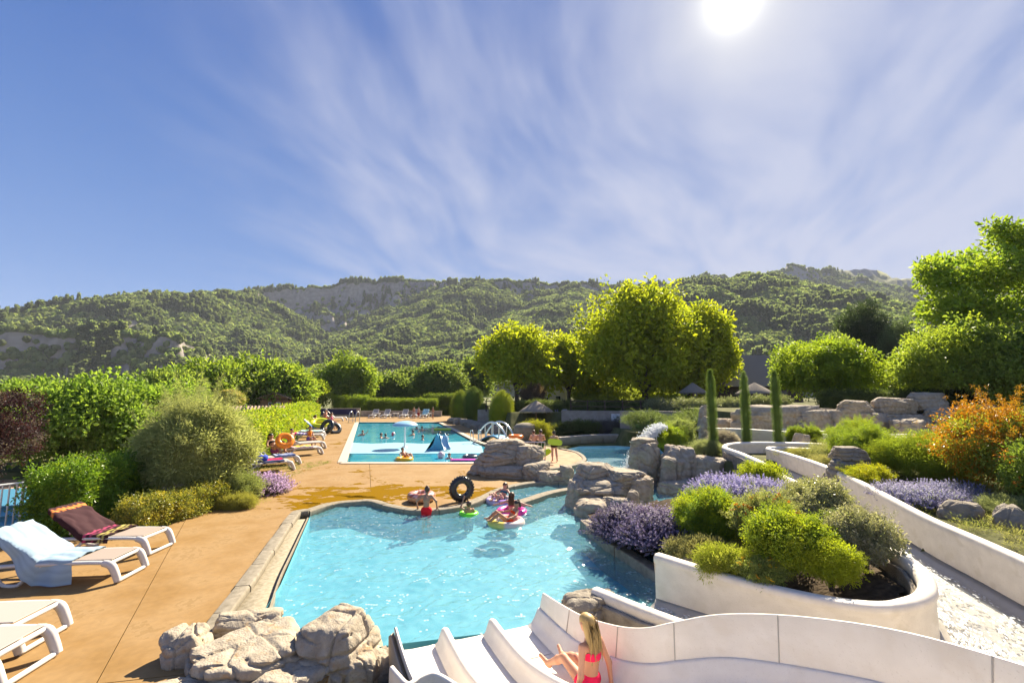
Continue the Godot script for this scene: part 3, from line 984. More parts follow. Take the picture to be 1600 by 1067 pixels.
func wide_slide() -> void:
	var pts := [[3.9, 1.75, 2.2, -2.4], [3.75, 1.55, 2.0, -3.5], [3.6, 1.3, 1.77, -4.5], [3.19, 1.03, 1.52, -5.3], [2.6, 0.86, 1.31, -5.8], [2.08, 0.73, 1.14, -5.98], [1.7, 0.6, 0.99, -6.15], [1.36, 0.47, 0.84, -6.52], [0.98, 0.36, 0.7, -7.1], [0.72, 0.31, 0.6, -7.69], [0.44, 0.28, 0.5, -8.4]]
	var a := []
	var b := []
	for p in pts:
		a.append(Vector3(p[0], p[1], p[3])); b.append(Vector3(p[0], p[2], p[3]))
	a = curve(a, 6)
	b = curve(b, 6)
	var t := thing("water_slide", "wide white water slide with three lanes running down into the turquoise pool", "slide", Vector3.ZERO)
	var n := a.size()
	var lo := []
	var hi := []
	var fl := []
	for k in n:
		lo.append(a[k].y - 0.03); hi.append(b[k].y)
		fl.append(a[k] * Vector3(1, 0, 1) + Vector3.UP * (a[k].y - 0.27))
	rail_sweep(a, lo, hi, -0.06, 0.035, 0.06, M.fibreglass, "side_panel", t)
	var mb := MB.new()
	# trough edge on the right: a rounded shoulder that runs down into the lane
	sweep(mb, fl, [Vector2(0.2, -0.06), Vector2(0.2, 0.0), Vector2(0.11, 0.04), Vector2(0.05, 0.13), Vector2(0.0, 0.235), Vector2(-0.03, 0.26), Vector2(-0.08, 0.26), Vector2(-0.08, -0.06)])
	put(mb, "trough_edge", M.fibreglass, t)
	for k in 3:
		var c0 := 0.2 + 0.8 * k
		mb = MB.new()
		var from := 26 if k == 0 else 30
		var part := fl.slice(0 if k == 0 else from - 12 + k * 4, n)
		sweep(mb, part, [Vector2(c0 + 0.5, -0.06), Vector2(c0 + 0.5, 0.012), Vector2(c0 + 0.38, 0.0), Vector2(c0 + 0.1, 0.0), Vector2(c0, 0.006), Vector2(c0, -0.06)])
		put(mb, "lane", M.fibreglass, t)
		if k < 2:
			mb = MB.new()
			var c1 := c0 + 0.64
			var d := fl.slice(0 if k == 0 else from - 12 + k * 4, n)
			d[-1] = d[-1] + Vector3(0, -0.02, 0)
			sweep(mb, d, [Vector2(c1 + 0.17, -0.05), Vector2(c1 + 0.17, 0.008), Vector2(c1 + 0.11, 0.05), Vector2(c1 + 0.07, 0.17), Vector2(c1 + 0.045, 0.235), Vector2(c1, 0.255), Vector2(c1 - 0.045, 0.235), Vector2(c1 - 0.07, 0.17), Vector2(c1 - 0.11, 0.05), Vector2(c1 - 0.17, 0.008), Vector2(c1 - 0.17, -0.05)])
			put(mb, "divider", M.fibreglass, t)
	# flanges where the moulded sections meet
	for k in [8, 20, 31, 42, 52]:
		var l := plan_left(a, k)
		var q: Vector3 = a[k] * Vector3(1, 0, 1) - l * 0.06
		var tt := Vector3(-l.z, 0, l.x)
		mb = MB.new()
		mb.tube([q + l * 0.02 + Vector3(0, lo[k] + 0.02, 0), q + l * -0.038 + Vector3(0, hi[k] + 0.002, 0)], 0.006, 6)
		put(mb, "section_joint", mat("sealant", lin(0.42, 0.39, 0.35), 0.6), t)
		if k < 30: continue
		mb = MB.new()
		mb.tube([fl[k] + l * 0.22 + Vector3(0, 0.004, 0), fl[k] + l * 0.66 + Vector3(0, 0.004, 0)], 0.006, 6)
		put(mb, "section_joint", M.sealant, t)
	# outer wall on the left, with its tan weathered back
	var w := fl.slice(34, n)
	mb = MB.new()
	sweep(mb, w, [Vector2(2.36, -0.35), Vector2(2.44, 0.36), Vector2(2.4, 0.37), Vector2(2.3, 0.0), Vector2(2.28, -0.35)])
	put(mb, "outer_wall", M.fibreglass, t)
	mb = MB.new()
	sweep(mb, w, [Vector2(2.5, -0.5), Vector2(2.52, 0.25), Vector2(2.445, 0.3), Vector2(2.37, -0.5)])
	put(mb, "wall_backing", mat("weathered_tan", lin(0.36, 0.29, 0.21), 0.85), t)
	# curled lip of the launch trough, close by
	var lip := curve([gp(612, 1040, 1.0), gp(624, 1054, 1.0), gp(638, 1066, 1.0), gp(655, 1056, 1.0), gp(678, 1050, 1.0), gp(705, 1063, 1.0), gp(740, 1090, 1.0)], 5)
	mb = MB.new()
	sweep(mb, lip, [Vector2(0.0, -0.5), Vector2(0.03, -0.02), Vector2(0.015, 0.0), Vector2(-0.015, 0.0), Vector2(-0.03, -0.02), Vector2(-0.03, -0.5)])
	put(mb, "trough_lip", M.fibreglass, t)

func winding_slide() -> void:
	var d := [[18.0, -17.0, 0.95, 1.75, 1.6], [15.5, -19.2, 0.92, 1.72, 1.62], [13.0, -20.9, 0.9, 1.68, 1.62], [11.3, -21.4, 0.87, 1.64, 1.62], [10.35, -20.6, 0.85, 1.6, 1.6], [10.25, -18.8, 0.8, 1.53, 1.57], [9.85, -16.2, 0.72, 1.46, 1.53], [9.1, -13.7, 0.62, 1.4, 1.5], [8.38, -11.6, 0.54, 1.35, 1.45], [7.95, -10.1, 0.48, 1.32, 1.38], [7.68, -8.7, 0.42, 1.28, 1.33], [7.3, -7.3, 0.36, 1.22, 1.28], [6.5, -6.3, 0.3, 1.15, 1.22], [5.4, -5.95, 0.24, 1.08, 1.15], [4.35, -6.4, 0.16, 0.98, 0.92], [3.25, -7.5, 0.06, 0.9, 0.72], [2.2, -8.95, -0.12, 0.84, 0.6]]
	var c := []
	var i0 := []
	var o0 := []
	for q in d:
		c.append(Vector3(q[0], q[2], q[1])); i0.append(Vector3(q[0], q[3], q[1])); o0.append(Vector3(q[0], q[4], q[1]))
	chan = curve(c, 8)
	i0 = curve(i0, 8)
	o0 = curve(o0, 8)
	var lo := []
	var hi := []
	var ho := []
	for k in chan.size():
		lo.append(chan[k].y - 0.9)
		hi.append(i0[k].y); ho.append(o0[k].y)
		chan_in.append(i0[k].y); chan_out.append(o0[k].y)
	var t := thing("winding_slide", "cream concrete water channel winding down round the planted island", "slide", Vector3.ZERO)
	rail_sweep(chan, lo, hi, -0.84, 0.2, 0.0, M.slide_concrete, "inner_wall", t, true)
	rail_sweep(chan, lo, ho, 0.9, 0.17, 0.0, M.slide_concrete, "outer_wall", t, true)
	var mb := MB.new()
	sweep(mb, chan, [Vector2(0.86, -0.15), Vector2(0.86, 0.2), Vector2(0.74, 0.07), Vector2(0.56, 0.0), Vector2(0.0, -0.02), Vector2(-0.5, 0.0), Vector2(-0.7, 0.07), Vector2(-0.8, 0.2), Vector2(-0.8, -0.15)])
	put(mb, "channel_floor", M.wet_channel, t)
	# running water, a rough sheet on the lower half
	var rows := []
	var fine := curve(chan.slice(64, chan.size()), 7)
	for k in fine.size():
		var l := plan_left(fine, k)
		var r := []
		for j in 23:
			var s := (j / 22.0 - 0.5) * 1.2
			var p: Vector3 = fine[k] + l * s
			r.append(p + Vector3.UP * (0.03 + 0.02 * noise.get_noise_2d(p.x * 6.0, p.z * 6.0) + 0.02 * noise2.get_noise_2d(p.x * 13.0, p.z * 13.0)))
		rows.append(r)
	mb = MB.new()
	mb.grid(rows, false, true)
	structure(put(mb, "channel_stream_water", M.water_clear), "sparkling sheet of water running down the winding slide")
	# broken white water carried down the channel
	rng.seed = 515
	mb = MB.new()
	for k in range(2, fine.size() - 2):
		var l := plan_left(fine, k)
		var tt := Vector3(-l.z, 0, l.x)
		for i in 26:
			var s := rng.randf_range(-0.62, 0.6)
			var p: Vector3 = fine[k] + l * s + tt * rng.randf_range(-0.05, 0.05)
			if absf(noise.get_noise_2d(p.x * 1.6, p.z * 1.6)) + 0.35 * rng.randf() > 0.24 + 0.16 * smoothstep(0.2, -0.5, s): continue
			var e := rng.randf_range(0.012, 0.03)
			p.y += 0.05 + 0.02 * rng.randf()
			mb.face([p - tt * e * 1.6, p - l * e * 0.5, p + tt * e * 1.6, p + l * e * 0.5])
	tag(put(mb, "channel_foam", M.foam), "flecks of white water running down the winding slide", "foam", "", "stuff")
	# stone skirt on the garden side of the inner wall
	var sk := chan.slice(34, 128)
	var lo2 := []
	var hi2 := []
	for k in sk.size():
		lo2.append(0.2); hi2.append(chan_in[34 + k] - 0.16 + 0.05 * noise.get_noise_2d(k * 0.7, 3.0))
	rail_sweep(sk, lo2, hi2, -0.98, 0.08, 0.02, M.rock_grey, "stone_skirt", t)
	sk = chan.slice(118, chan.size())
	lo2 = []; hi2 = []
	for k in sk.size():
		lo2.append(-0.6); hi2.append(chan_out[118 + k] - 0.16 + 0.04 * noise.get_noise_2d(k * 0.9, 8.0))
	rail_sweep(sk, lo2, hi2, 1.03, 0.1, -0.03, M.rock_grey, "stone_skirt", t)
	# upper trough seen on the terrace behind
	var u := curve([Vector3(20.5, 1.7, -21.5), Vector3(17.5, 1.7, -22.6), Vector3(15.0, 1.75, -24.2), Vector3(13.2, 1.8, -25.6), Vector3(11.6, 1.8, -26.4)], 6)
	var t2 := thing("upper_channel", "pale upper trough feeding the winding slide below the rock wall", "slide", Vector3.ZERO)
	mb = MB.new()
	sweep(mb, u, [Vector2(0.9, -0.5), Vector2(0.9, 0.0), Vector2(-0.9, 0.0), Vector2(-0.9, -0.5)])
	put(mb, "channel_floor", M.slide_concrete, t2)
	for s in [-1.0, 1.0]:
		mb = MB.new()
		sweep(mb, shifted(u, s * 0.98), [Vector2(0.1, -0.7), Vector2(0.1, 0.2), Vector2(0.05, 0.26), Vector2(-0.05, 0.26), Vector2(-0.1, 0.2), Vector2(-0.1, -0.7)])
		put(mb, "low_wall", M.slide_concrete, t2)

func island() -> void:
	var line := []
	for q in [[905, 800], [945, 836], [985, 860], [1020, 882], [1040, 893]]: line.append(gp(q[0], q[1], 0.1))
	var rim := shifted(chan, -0.93)
	for k in range(rim.size() - 4, 36, -2): line.append(rim[k])
	for p in [Vector3(9.2, 0, -19.2), Vector3(8.3, 0, -16.8), Vector3(7.3, 0, -15.0), Vector3(6.0, 0, -14.2), Vector3(4.6, 0, -14.2), Vector3(3.3, 0, -15.0)]: line.append(p)
	island_poly = flat(line)
	var lo := Vector2(1e9, 1e9)
	var hi := -lo
	for q in island_poly:
		lo = lo.min(q); hi = hi.max(q)
	var e := 0.22
	var mb := MB.new()
	var at := {}
	for j in int((hi.y - lo.y) / e) + 1:
		for i in int((hi.x - lo.x) / e) + 1:
			var p := lo + Vector2(i, j) * e
			if Geometry2D.is_point_in_polygon(p, island_poly): at[Vector2i(i, j)] = mb.add(Vector3(p.x, soil_height(p.x, p.y), p.y))
	for k in at:
		var b = at.get(k + Vector2i(1, 0))
		var c = at.get(k + Vector2i(0, 1))
		var d = at.get(k + Vector2i(1, 1))
		if b == null or c == null or d == null: continue
		mb.tri(at[k], c, b); mb.tri(b, c, d)
	var edge := Node3D.new()
	edge.name = "island_edge"
	add_child(edge)
	structure(edge, "stone edge on the far side of the planted island")
	coping_run(curve([Vector3(9.1, 0, -19.2), Vector3(8.25, 0, -16.9), Vector3(7.25, 0, -15.1), Vector3(6.0, 0, -14.3), Vector3(4.6, 0, -14.3), Vector3(3.6, 0, -14.8)], 6), 0.2, 0.5, 1.0, 1.5, edge, "edge_stone", M.rock_grey)
	structure(put(mb, "island_soil", M.soil), "dark soil of the planted island inside the winding slide")

func soil_height(x: float, z: float) -> float:
	# rises from the pool bank to the slide's rim
	var a := gp(915, 812, 0.1)
	var b := gp(1046, 900, 0.1)
	var n := Vector2(-(b.z - a.z), b.x - a.x).normalized()
	var d := absf((Vector2(x, z) - Vector2(a.x, a.z)).dot(n))
	return 0.1 + 0.78 * smoothstep(0.0, 2.6, d) + noise.get_noise_2d(x * 1.3, z * 1.3) * 0.04

# ------------------------------------------------------------------ rock formations
func formation(called: String, label: String, list: Array, m: Material = null) -> Node3D:
	var t := thing(called, label, "rocks", Vector3.ZERO, 0.0, "artificial rock formations round the pools")
	var k := 0
	for r in list:   # x, y, z, half sizes, turn, detail, flat top
		rock_part(t, Vector3(r[0], r[1], r[2]), Vector3(r[3], r[4], r[5]), hash(called + label) % 97 + k * 3, r[7] if r.size() > 7 else 18, r[6] if r.size() > 6 else 0.0, m, "boulder", r[8] if r.size() > 8 else 0.8, r[9] if r.size() > 9 else 0.0)
		k += 1
	return t

func rocks() -> void:
	formation("rock_formation", "tan cracked boulders piled between deck and three-lane slide", [[-4.45, 0.02, -8.15, 0.72, 0.36, 0.36, 0.18, 30, 0.8, -0.12], [-4.95, -0.05, -7.45, 0.36, 0.56, 0.5, 0.3, 30], [-3.95, -0.1, -7.3, 1.08, 0.54, 0.8, 0.1, 44, 0.78], [-2.72, 0.0, -7.5, 0.72, 0.64, 0.7, -0.3, 46, 0.85, 0.1], [-3.15, -0.3, -6.75, 0.6, 0.55, 0.5, 0.4, 30], [-4.3, -0.35, -6.6, 0.8, 0.62, 0.5, 0.0, 30], [-2.25, -0.2, -7.2, 0.3, 0.45, 0.34, 0.5, 24], [-2.0, -0.3, -7.55, 0.28, 0.36, 0.3, 0.2, 20]])
	formation("rock_formation", "layered beige rock mass standing in the pool in front of lavender", [[3.1, 0.95, -17.6, 0.85, 0.5, 0.7, 0.2, 28, 0.8], [4.15, 0.85, -17.1, 0.9, 0.42, 0.75, -0.2, 28], [3.4, 0.35, -17.0, 1.25, 0.62, 0.9, 0.1, 36], [2.4, 0.25, -17.0, 0.55, 0.65, 0.55, 0.5, 26, 0.9], [4.6, 0.45, -16.6, 0.5, 0.7, 0.5, 0.2, 24], [2.9, -0.2, -15.9, 0.85, 0.75, 0.9, 0.6, 32], [3.55, 0.1, -15.7, 0.6, 0.5, 0.6, 0.1, 26], [2.85, -0.45, -14.6, 0.5, 0.6, 0.75, 0.3, 24], [4.05, 0.45, -15.7, 0.22, 0.36, 0.22, 0.4, 18]])
	formation("rock_formation", "tall pale rocks under the waterfall behind the lavender island", [[6.1, 0.75, -21.3, 0.85, 1.15, 0.8, 0.2, 30, 0.85], [6.05, 1.75, -21.4, 0.7, 0.22, 0.55, 0.1, 20], [7.4, 0.7, -20.5, 0.95, 1.1, 0.8, -0.3, 32, 0.85], [8.35, 0.45, -20.0, 0.95, 1.0, 0.7, 0.1, 30], [6.75, 0.3, -20.0, 0.4, 0.75, 0.4, 0.3, 22], [6.75, 1.0, -20.0, 0.38, 0.3, 0.36, 0.3, 18], [7.3, -0.2, -19.3, 1.5, 0.7, 0.7, 0.3, 30], [8.6, -0.1, -19.1, 0.8, 0.7, 0.6, -0.2, 22], [5.4, 0.1, -20.2, 0.6, 0.6, 0.6, 0.2, 20], [7.15, 1.25, -20.9, 0.35, 0.5, 0.35, 0.2, 18]])
	formation("rock_formation", "big layered boulder on the deck beside the arched footbridge", [[-0.25, 1.15, -23.6, 1.25, 0.6, 0.9, 0.05, 32], [0.85, 0.85, -23.0, 0.8, 0.7, 0.8, -0.2, 28], [-0.5, 0.55, -23.2, 1.5, 0.6, 0.9, 0.15, 34], [-0.1, 0.1, -22.5, 1.5, 0.5, 0.8, 0.0, 32], [1.1, 0.2, -22.0, 0.8, 0.62, 0.7, 0.2, 26]])
	formation("rock_formation", "low rocks with an upright block at the end of the pool coping", [[1.95, 0.1, -21.4, 0.6, 0.38, 0.45, 0.1, 22], [2.55, 0.3, -21.3, 0.36, 0.45, 0.34, 0.2, 22], [1.55, 0.05, -21.2, 0.4, 0.5, 0.4, 0.0, 20], [3.3, 0.0, -20.6, 0.5, 0.3, 0.3, 0.2, 16]])
	formation("rock_formation", "flat topped grey boulder and cracked slabs beside the slide panel", [[1.3, 0.0, -8.35, 0.66, 0.62, 0.55, 0.2, 40, 0.85], [1.75, -0.1, -7.45, 0.5, 0.5, 0.4, 0.5, 28], [2.3, 0.0, -7.15, 0.42, 0.55, 0.34, 0.2, 28], [1.45, -0.25, -7.6, 0.5, 0.5, 0.4, 0.0, 24], [2.55, 0.02, -6.75, 0.4, 0.55, 0.3, 0.2, 20]], M.rock_grey)
	formation("garden_boulder", "round pale boulder behind the rim of the winding slide", [[3.75, 0.48, -9.55, 0.42, 0.3, 0.34, 0.2, 28, 0.9]])
	formation("garden_boulder", "two flat stones stacked beside the winding slide", [[10.95, 1.55, -15.1, 0.72, 0.42, 0.6, 0.2, 28, 0.9], [10.95, 2.05, -15.2, 0.62, 0.24, 0.5, 0.5, 26]], M.rock_grey)
	formation("garden_boulder", "brown boulder under the lavender next to the slide wall", [[10.35, 1.1, -10.9, 0.42, 0.42, 0.4, 0.3, 24, 0.95]], M.rock_grey)
	formation("garden_boulder", "upright striped boulder below the orange photinia shrub", [[10.75, 1.1, -10.1, 0.38, 0.5, 0.34, 0.1, 26, 0.95]], M.rock_grey)
	# long rock wall below the upper terrace: each block a boulder
	var wall := [[15.0, 2.4, -26.2, 2.2, 0.95, 0.6, 0.05, 24], [17.0, 2.2, -26.0, 1.1, 0.9, 0.5, 0.1, 20], [18.6, 2.1, -26.0, 1.0, 1.0, 0.6, 0.0, 22], [19.4, 3.1, -26.0, 0.95, 0.5, 0.55, 0.1, 22], [20.3, 1.7, -25.8, 1.2, 1.25, 0.6, 0.2, 26], [21.6, 3.25, -26.2, 0.8, 0.5, 0.6, 0.0, 20], [22.5, 3.25, -26.2, 0.6, 0.45, 0.5, 0.2, 18], [22.3, 1.8, -25.9, 1.6, 1.1, 0.6, 0.1, 26], [24.0, 3.5, -26.6, 1.05, 0.55, 0.6, 0.0, 22], [24.2, 2.2, -25.8, 1.3, 0.9, 0.6, 0.1, 22], [21.1, 1.6, -24.4, 0.85, 1.1, 0.6, 0.2, 28], [25.6, 2.4, -26.0, 1.0, 0.95, 0.6, 0.0, 20], [26.6, 2.7, -26.2, 1.0, 0.7, 0.6, 0.1, 20], [27.8, 2.3, -26.3, 1.2, 1.0, 0.6, 0.2, 18], [20.0, 2.9, -26.2, 0.6, 0.35, 0.5, 0.0, 16]]
	for r in wall:
		r[3] *= 1.3; r[4] *= 1.12; r[5] *= 1.25
	wall.append([21.0, 1.6, -26.9, 9.0, 1.5, 0.6, 0.0, 30, 0.95])
	formation("rock_wall", "long wall of pale artificial rocks below the upper terrace", wall)
	formation("rock_formation", "rounded stone posts at the head of the upper trough", [[10.9, 2.0, -25.6, 0.5, 0.75, 0.45, 0.1, 20, 0.9], [11.1, 2.5, -26.5, 0.42, 0.8, 0.3, 0.0, 18, 0.95], [12.2, 2.1, -26.8, 1.0, 0.5, 0.4, 0.1, 18], [14.0, 1.4, -22.4, 0.45, 0.75, 0.4, 0.0, 16]])
	formation("rock_formation", "flat stones edging the bed below the clipped bushes", [[13.2, 1.3, -19.6, 0.6, 0.25, 0.4, 0.2, 16], [15.6, 1.35, -20.2, 0.7, 0.3, 0.5, 0.1, 16], [16.4, 1.3, -22.0, 1.2, 0.4, 0.5, 0.4, 16]])

# ------------------------------------------------------------------ plants
var sprays := {}

func leaf_spray(kind: String) -> ArrayMesh:
	# a twig's worth of leaves inside a unit ball; leaves are folded faces, so that they catch and pass the light
	if sprays.has(kind): return sprays[kind]
	var mb := MB.new()
	rng.seed = hash(kind)
	var spec: Array = {"broad": [26, 0.42, 0.26, "leaf"], "small": [44, 0.26, 0.14, "leaf"], "gloss": [30, 0.36, 0.17, "leaf_gloss"], "fine": [54, 0.34, 0.075, "leaf_matt"], "needle": [54, 0.42, 0.045, "needle"], "tiny": [64, 0.16, 0.1, "leaf"], "big": [18, 0.56, 0.3, "leaf"]}[kind]
	for k in int(spec[0]):
		var d := Vector3(rng.randfn(), rng.randfn(), rng.randfn()).normalized()
		var o := d * rng.randf_range(0.15, 0.85)
		var l: float = spec[1] * rng.randf_range(0.7, 1.25)
		var w: float = spec[2] * rng.randf_range(0.8, 1.2)
		var t := (d + Vector3(rng.randfn(), rng.randfn() * 0.7, rng.randfn()) * 0.55).normalized()
		if kind == "fine" or kind == "needle": t = (d + Vector3(0, 0.5, 0)).normalized()
		var s := t.cross(Vector3(rng.randfn(), 1.6, rng.randfn())).normalized() * w * 0.5
		var up := s.cross(t).normalized() * w * 0.28
		mb.tint = Color.WHITE * rng.randf_range(0.78, 1.22)
		var a := o
		var m := o + t * l * 0.5
		var z := o + t * l - up * 0.7
		mb.face([a, m + s + up, z, m])
		mb.face([a, m, z, m - s + up])
	sprays[kind] = mb.mesh(M[spec[3]])
	return sprays[kind]

func shade_of(a: Color, b: Color) -> Color:
	var c := a.lerp(b, rng.randf()) * rng.randf_range(0.85, 1.15)
	var top := maxf(c.r, c.g)
	return c * (3.6 / (1.0 + 4.5 * top))   # what a leaf reflects and lets through, together

func even(a: Color, b: Color) -> Color:   # the middle tone of a plant
	var c := a.lerp(b, 0.5)
	return c * (3.6 / (1.0 + 4.5 * maxf(c.r, c.g)))

func foliage(parent: Node, called: String, kind: String, lobes: Array, n: int, size: float, a: Color, b: Color, sd: int, tips = null, tip_share := 0.0, hollow := 0.45) -> MultiMeshInstance3D:
	# lobes: [centre, radii]; twigs fill the outer part of each lobe, more of them at its skin
	rng.seed = sd * 101 + 7
	var list := []
	var weight := []
	var total := 0.0
	for l in lobes:
		var r: Vector3 = l[1]
		total += r.x * r.y + r.y * r.z + r.z * r.x
		weight.append(total)
	for k in n:
		var pick := rng.randf() * total
		var i := 0
		while weight[i] < pick: i += 1
		var r: Vector3 = lobes[i][1]
		var d := Vector3(rng.randfn(), rng.randfn(), rng.randfn()).normalized()
		if d.y < -0.55 and rng.randf() < 0.6: d.y = -d.y
		var q := lerpf(hollow, 1.0, pow(rng.randf(), 0.6))
		q *= 1.0 + 0.36 * noise.get_noise_3dv((lobes[i][0] + d * r) * (0.9 / maxf(0.3, r.x)))
		if rng.randf() < 0.07: q *= rng.randf_range(1.1, 1.35)
		var p: Vector3 = lobes[i][0] + d * r * q
		var s := size * rng.randf_range(0.7, 1.3)
		var c := shade_of(a, b)
		if tips != null and rng.randf() < tip_share: c = shade_of(tips, tips)
		list.append([Transform3D(Basis.from_euler(Vector3(rng.randf() * TAU, rng.randf() * TAU, rng.randf() * TAU)).scaled(Vector3.ONE * s), p), c])
	return scatter(leaf_spray(kind), list, called, parent)

func core(parent: Node, lobes: Array, k: float, col: Color) -> void:
	# leafy inside of a dense bush
	var mb := MB.new()
	mb.tint = col
	for l in lobes:
		var rows := []
		for j in 9:
			var e := (j / 8.0 - 0.5) * PI
			var r := []
			for i in 12:
				var a := TAU * i / 12.0
				var d := Vector3(cos(a) * cos(e), sin(e), -sin(a) * cos(e))
				r.append(l[0] + d * l[1] * k * (1.0 + 0.3 * noise.get_noise_3dv((l[0] + d) * 1.7)))
			rows.append(r)
		mb.grid(rows, true)
	var m := mat("inner_twigs", Color.WHITE, 0.95, 0.1)
	m.vertex_color_use_as_albedo = true
	put(mb, "inner_twigs", m, parent)

func limbs(parent: Node, base: Vector3, lobes: Array, r0: float, trunk_h: float, sd: int) -> void:
	rng.seed = sd * 53 + 1
	var mb := MB.new()
	var top := base + Vector3(rng.randf_range(-0.05, 0.05) * trunk_h, trunk_h, rng.randf_range(-0.05, 0.05) * trunk_h)
	mb.tube([base - Vector3(0, 0.3, 0), base.lerp(top, 0.15), base.lerp(top, 0.6), top], [r0 * 1.35, r0, r0 * 0.85, r0 * 0.8], 9)
	put(mb, "trunk", M.bark, parent)
	for l in lobes:
		mb = MB.new()
		var e: Vector3 = l[0] + Vector3(0, l[1].y * 0.3, 0)
		var m := top.lerp(e, 0.5) + Vector3(rng.randf_range(-0.1, 0.1), 0.12, rng.randf_range(-0.1, 0.1)) * top.distance_to(e)
		mb.tube([top - Vector3(0, 0.1, 0), m, e], [r0 * 0.55, r0 * 0.34, r0 * 0.1], 7)
		for k in 3:
			var q := m.lerp(e, rng.randf())
			mb.tube([q, q + Vector3(rng.randfn(), rng.randf() * 0.8, rng.randfn()).normalized() * l[1].x * 0.75], [r0 * 0.2, r0 * 0.05], 5)
		put(mb, "limb", M.bark, parent)

func lobes_of(c: Vector3, r: Vector3, n: int, sd: int, spread := 0.62, part := 0.55) -> Array:
	# a crown broken into leaf masses
	rng.seed = sd * 17 + 3
	var out := [[c, r * 0.72]]
	for k in n:
		var a := TAU * (k + rng.randf() * 0.7) / n * 2.4
		var e := lerpf(-0.5, 0.95, (k + 0.5) / n)
		var d := Vector3(cos(a) * sqrt(1.0 - e * e), e, sin(a) * sqrt(1.0 - e * e))
		out.append([c + d * r * spread, r * part * rng.randf_range(0.6, 1.3)])
	return out

func tree(called: String, label: String, base: Vector3, c: Vector3, r: Vector3, n_lobes: int, n: int, size: float, kind: String, a: Color, b: Color, sd: int, group := "", trunk := 0.25, spread := 0.62, part := 0.55) -> Node3D:
	var t := thing(called, label, "tree", base, 0.0, group)
	var lb := lobes_of(c - base, r, n_lobes, sd, spread, part)
	limbs(t, Vector3.ZERO, lb.slice(1, mini(lb.size(), 8)), trunk, maxf(0.4, (c.y - base.y) - r.y * 0.75), sd)
	foliage(t, "crown", kind, lb, n, size, a, b, sd)
	return t

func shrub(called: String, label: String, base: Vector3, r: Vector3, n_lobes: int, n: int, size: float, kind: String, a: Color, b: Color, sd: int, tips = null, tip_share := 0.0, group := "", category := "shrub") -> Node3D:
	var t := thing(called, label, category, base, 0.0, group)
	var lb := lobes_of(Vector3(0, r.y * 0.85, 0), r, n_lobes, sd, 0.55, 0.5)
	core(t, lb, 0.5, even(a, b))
	rng.seed = sd
	for k in 4:
		var mb := MB.new()
		var d := Vector3(rng.randfn(), 0, rng.randfn()).normalized()
		mb.tube([Vector3(0, -0.1, 0) + d * 0.05, d * r * 0.25 + Vector3(0, r.y * 0.5, 0), d * r * 0.5 + Vector3(0, r.y * 1.1, 0)], [0.03, 0.02, 0.006], 5)
		put(mb, "stem", M.bark, t)
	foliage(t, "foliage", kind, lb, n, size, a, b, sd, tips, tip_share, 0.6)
	shoots(t, r, 12 + n / 60, size, kind, a, b, sd)
	return t

func shoots(t: Node3D, r: Vector3, n: int, size: float, kind: String, a: Color, b: Color, sd: int) -> void:
	# young growth that sticks out of the clipped or grown outline
	rng.seed = sd * 13 + 2
	var list := []
	for k in n:
		var d := Vector3(rng.randfn(), absf(rng.randfn()) * 1.3 + 0.15, rng.randfn()).normalized()
		var far := rng.randf_range(1.05, 1.4)
		var bend := Vector3(rng.randfn(), 0.4, rng.randfn()) * 0.08
		for i in 6:
			var f := i / 5.0
			var p := Vector3(0, r.y * 0.85, 0) + (d + bend * f * f) * r * lerpf(0.75, far, f)
			list.append([Transform3D(Basis.from_euler(Vector3(rng.randf() * TAU, rng.randf() * TAU, rng.randf() * TAU)).scaled(Vector3.ONE * size * lerpf(0.8, 0.4, f)), p), shade_of(a, b)])
	scatter(leaf_spray(kind), list, "leaves", t)

func hedge_between(called: String, label: String, p: Vector3, q: Vector3, w: float, h: float, n: int, size: float, kind: String, a: Color, b: Color, sd: int, tips = null, tip_share := 0.0, rough := 0.12) -> Node3D:
	var t := thing(called, label, "hedge", p)
	var d := q - p
	var len := d.length()
	var u := d / len
	var s := Vector3(-u.z, 0, u.x).normalized()
	var mb := MB.new()
	mb.tint = even(a, b)
	var k := maxf(0.03, size * 0.45)
	mb.box(d * 0.5 + Vector3(0, h * 0.5 - k * 0.5, 0), Vector3(len - k * 2.0, h - k, w - k * 2.0), Basis(u, Vector3.UP, -s) if true else Basis())
	var m := mat("inner_twigs", Color.WHITE, 0.95, 0.1)
	m.vertex_color_use_as_albedo = true
	put(mb, "inner_twigs", m, t)
	rng.seed = sd * 71 + 5
	var list := []
	var areas := [len * h, len * h, len * w, w * h, w * h]
	var total := 0.0
	for x in areas: total += x
	for i in n:
		var pick := rng.randf() * total
		var f := 0
		while pick > areas[f] and f < 4:
			pick -= areas[f]
			f += 1
		var e := rng.randf()
		var g := rng.randf()
		var pos: Vector3
		match f:
			0: pos = d * e + Vector3(0, h * g, 0) + s * w * 0.5
			1: pos = d * e + Vector3(0, h * g, 0) - s * w * 0.5
			2: pos = d * e + Vector3(0, h, 0) + s * w * (g - 0.5)
			3: pos = Vector3(0, h * g, 0) + s * w * (e - 0.5)
			_: pos = d + Vector3(0, h * g, 0) + s * w * (e - 0.5)
		pos += Vector3(rng.randfn(), rng.randfn(), rng.randfn()) * rough * 0.45
		pos += (s if f == 0 else -s if f == 1 else Vector3.UP if f == 2 else Vector3.ZERO) * noise.get_noise_3dv((p + pos) * 0.9) * rough * 1.5
		var c := shade_of(a, b)
		if tips != null and rng.randf() < tip_share: c = shade_of(tips, tips)
		list.append([Transform3D(Basis.from_euler(Vector3(rng.randf() * TAU, rng.randf() * TAU, rng.randf() * TAU)).scaled(Vector3.ONE * size * rng.randf_range(0.7, 1.3)), pos), c])
	scatter(leaf_spray(kind), list, "foliage", t)
	return t

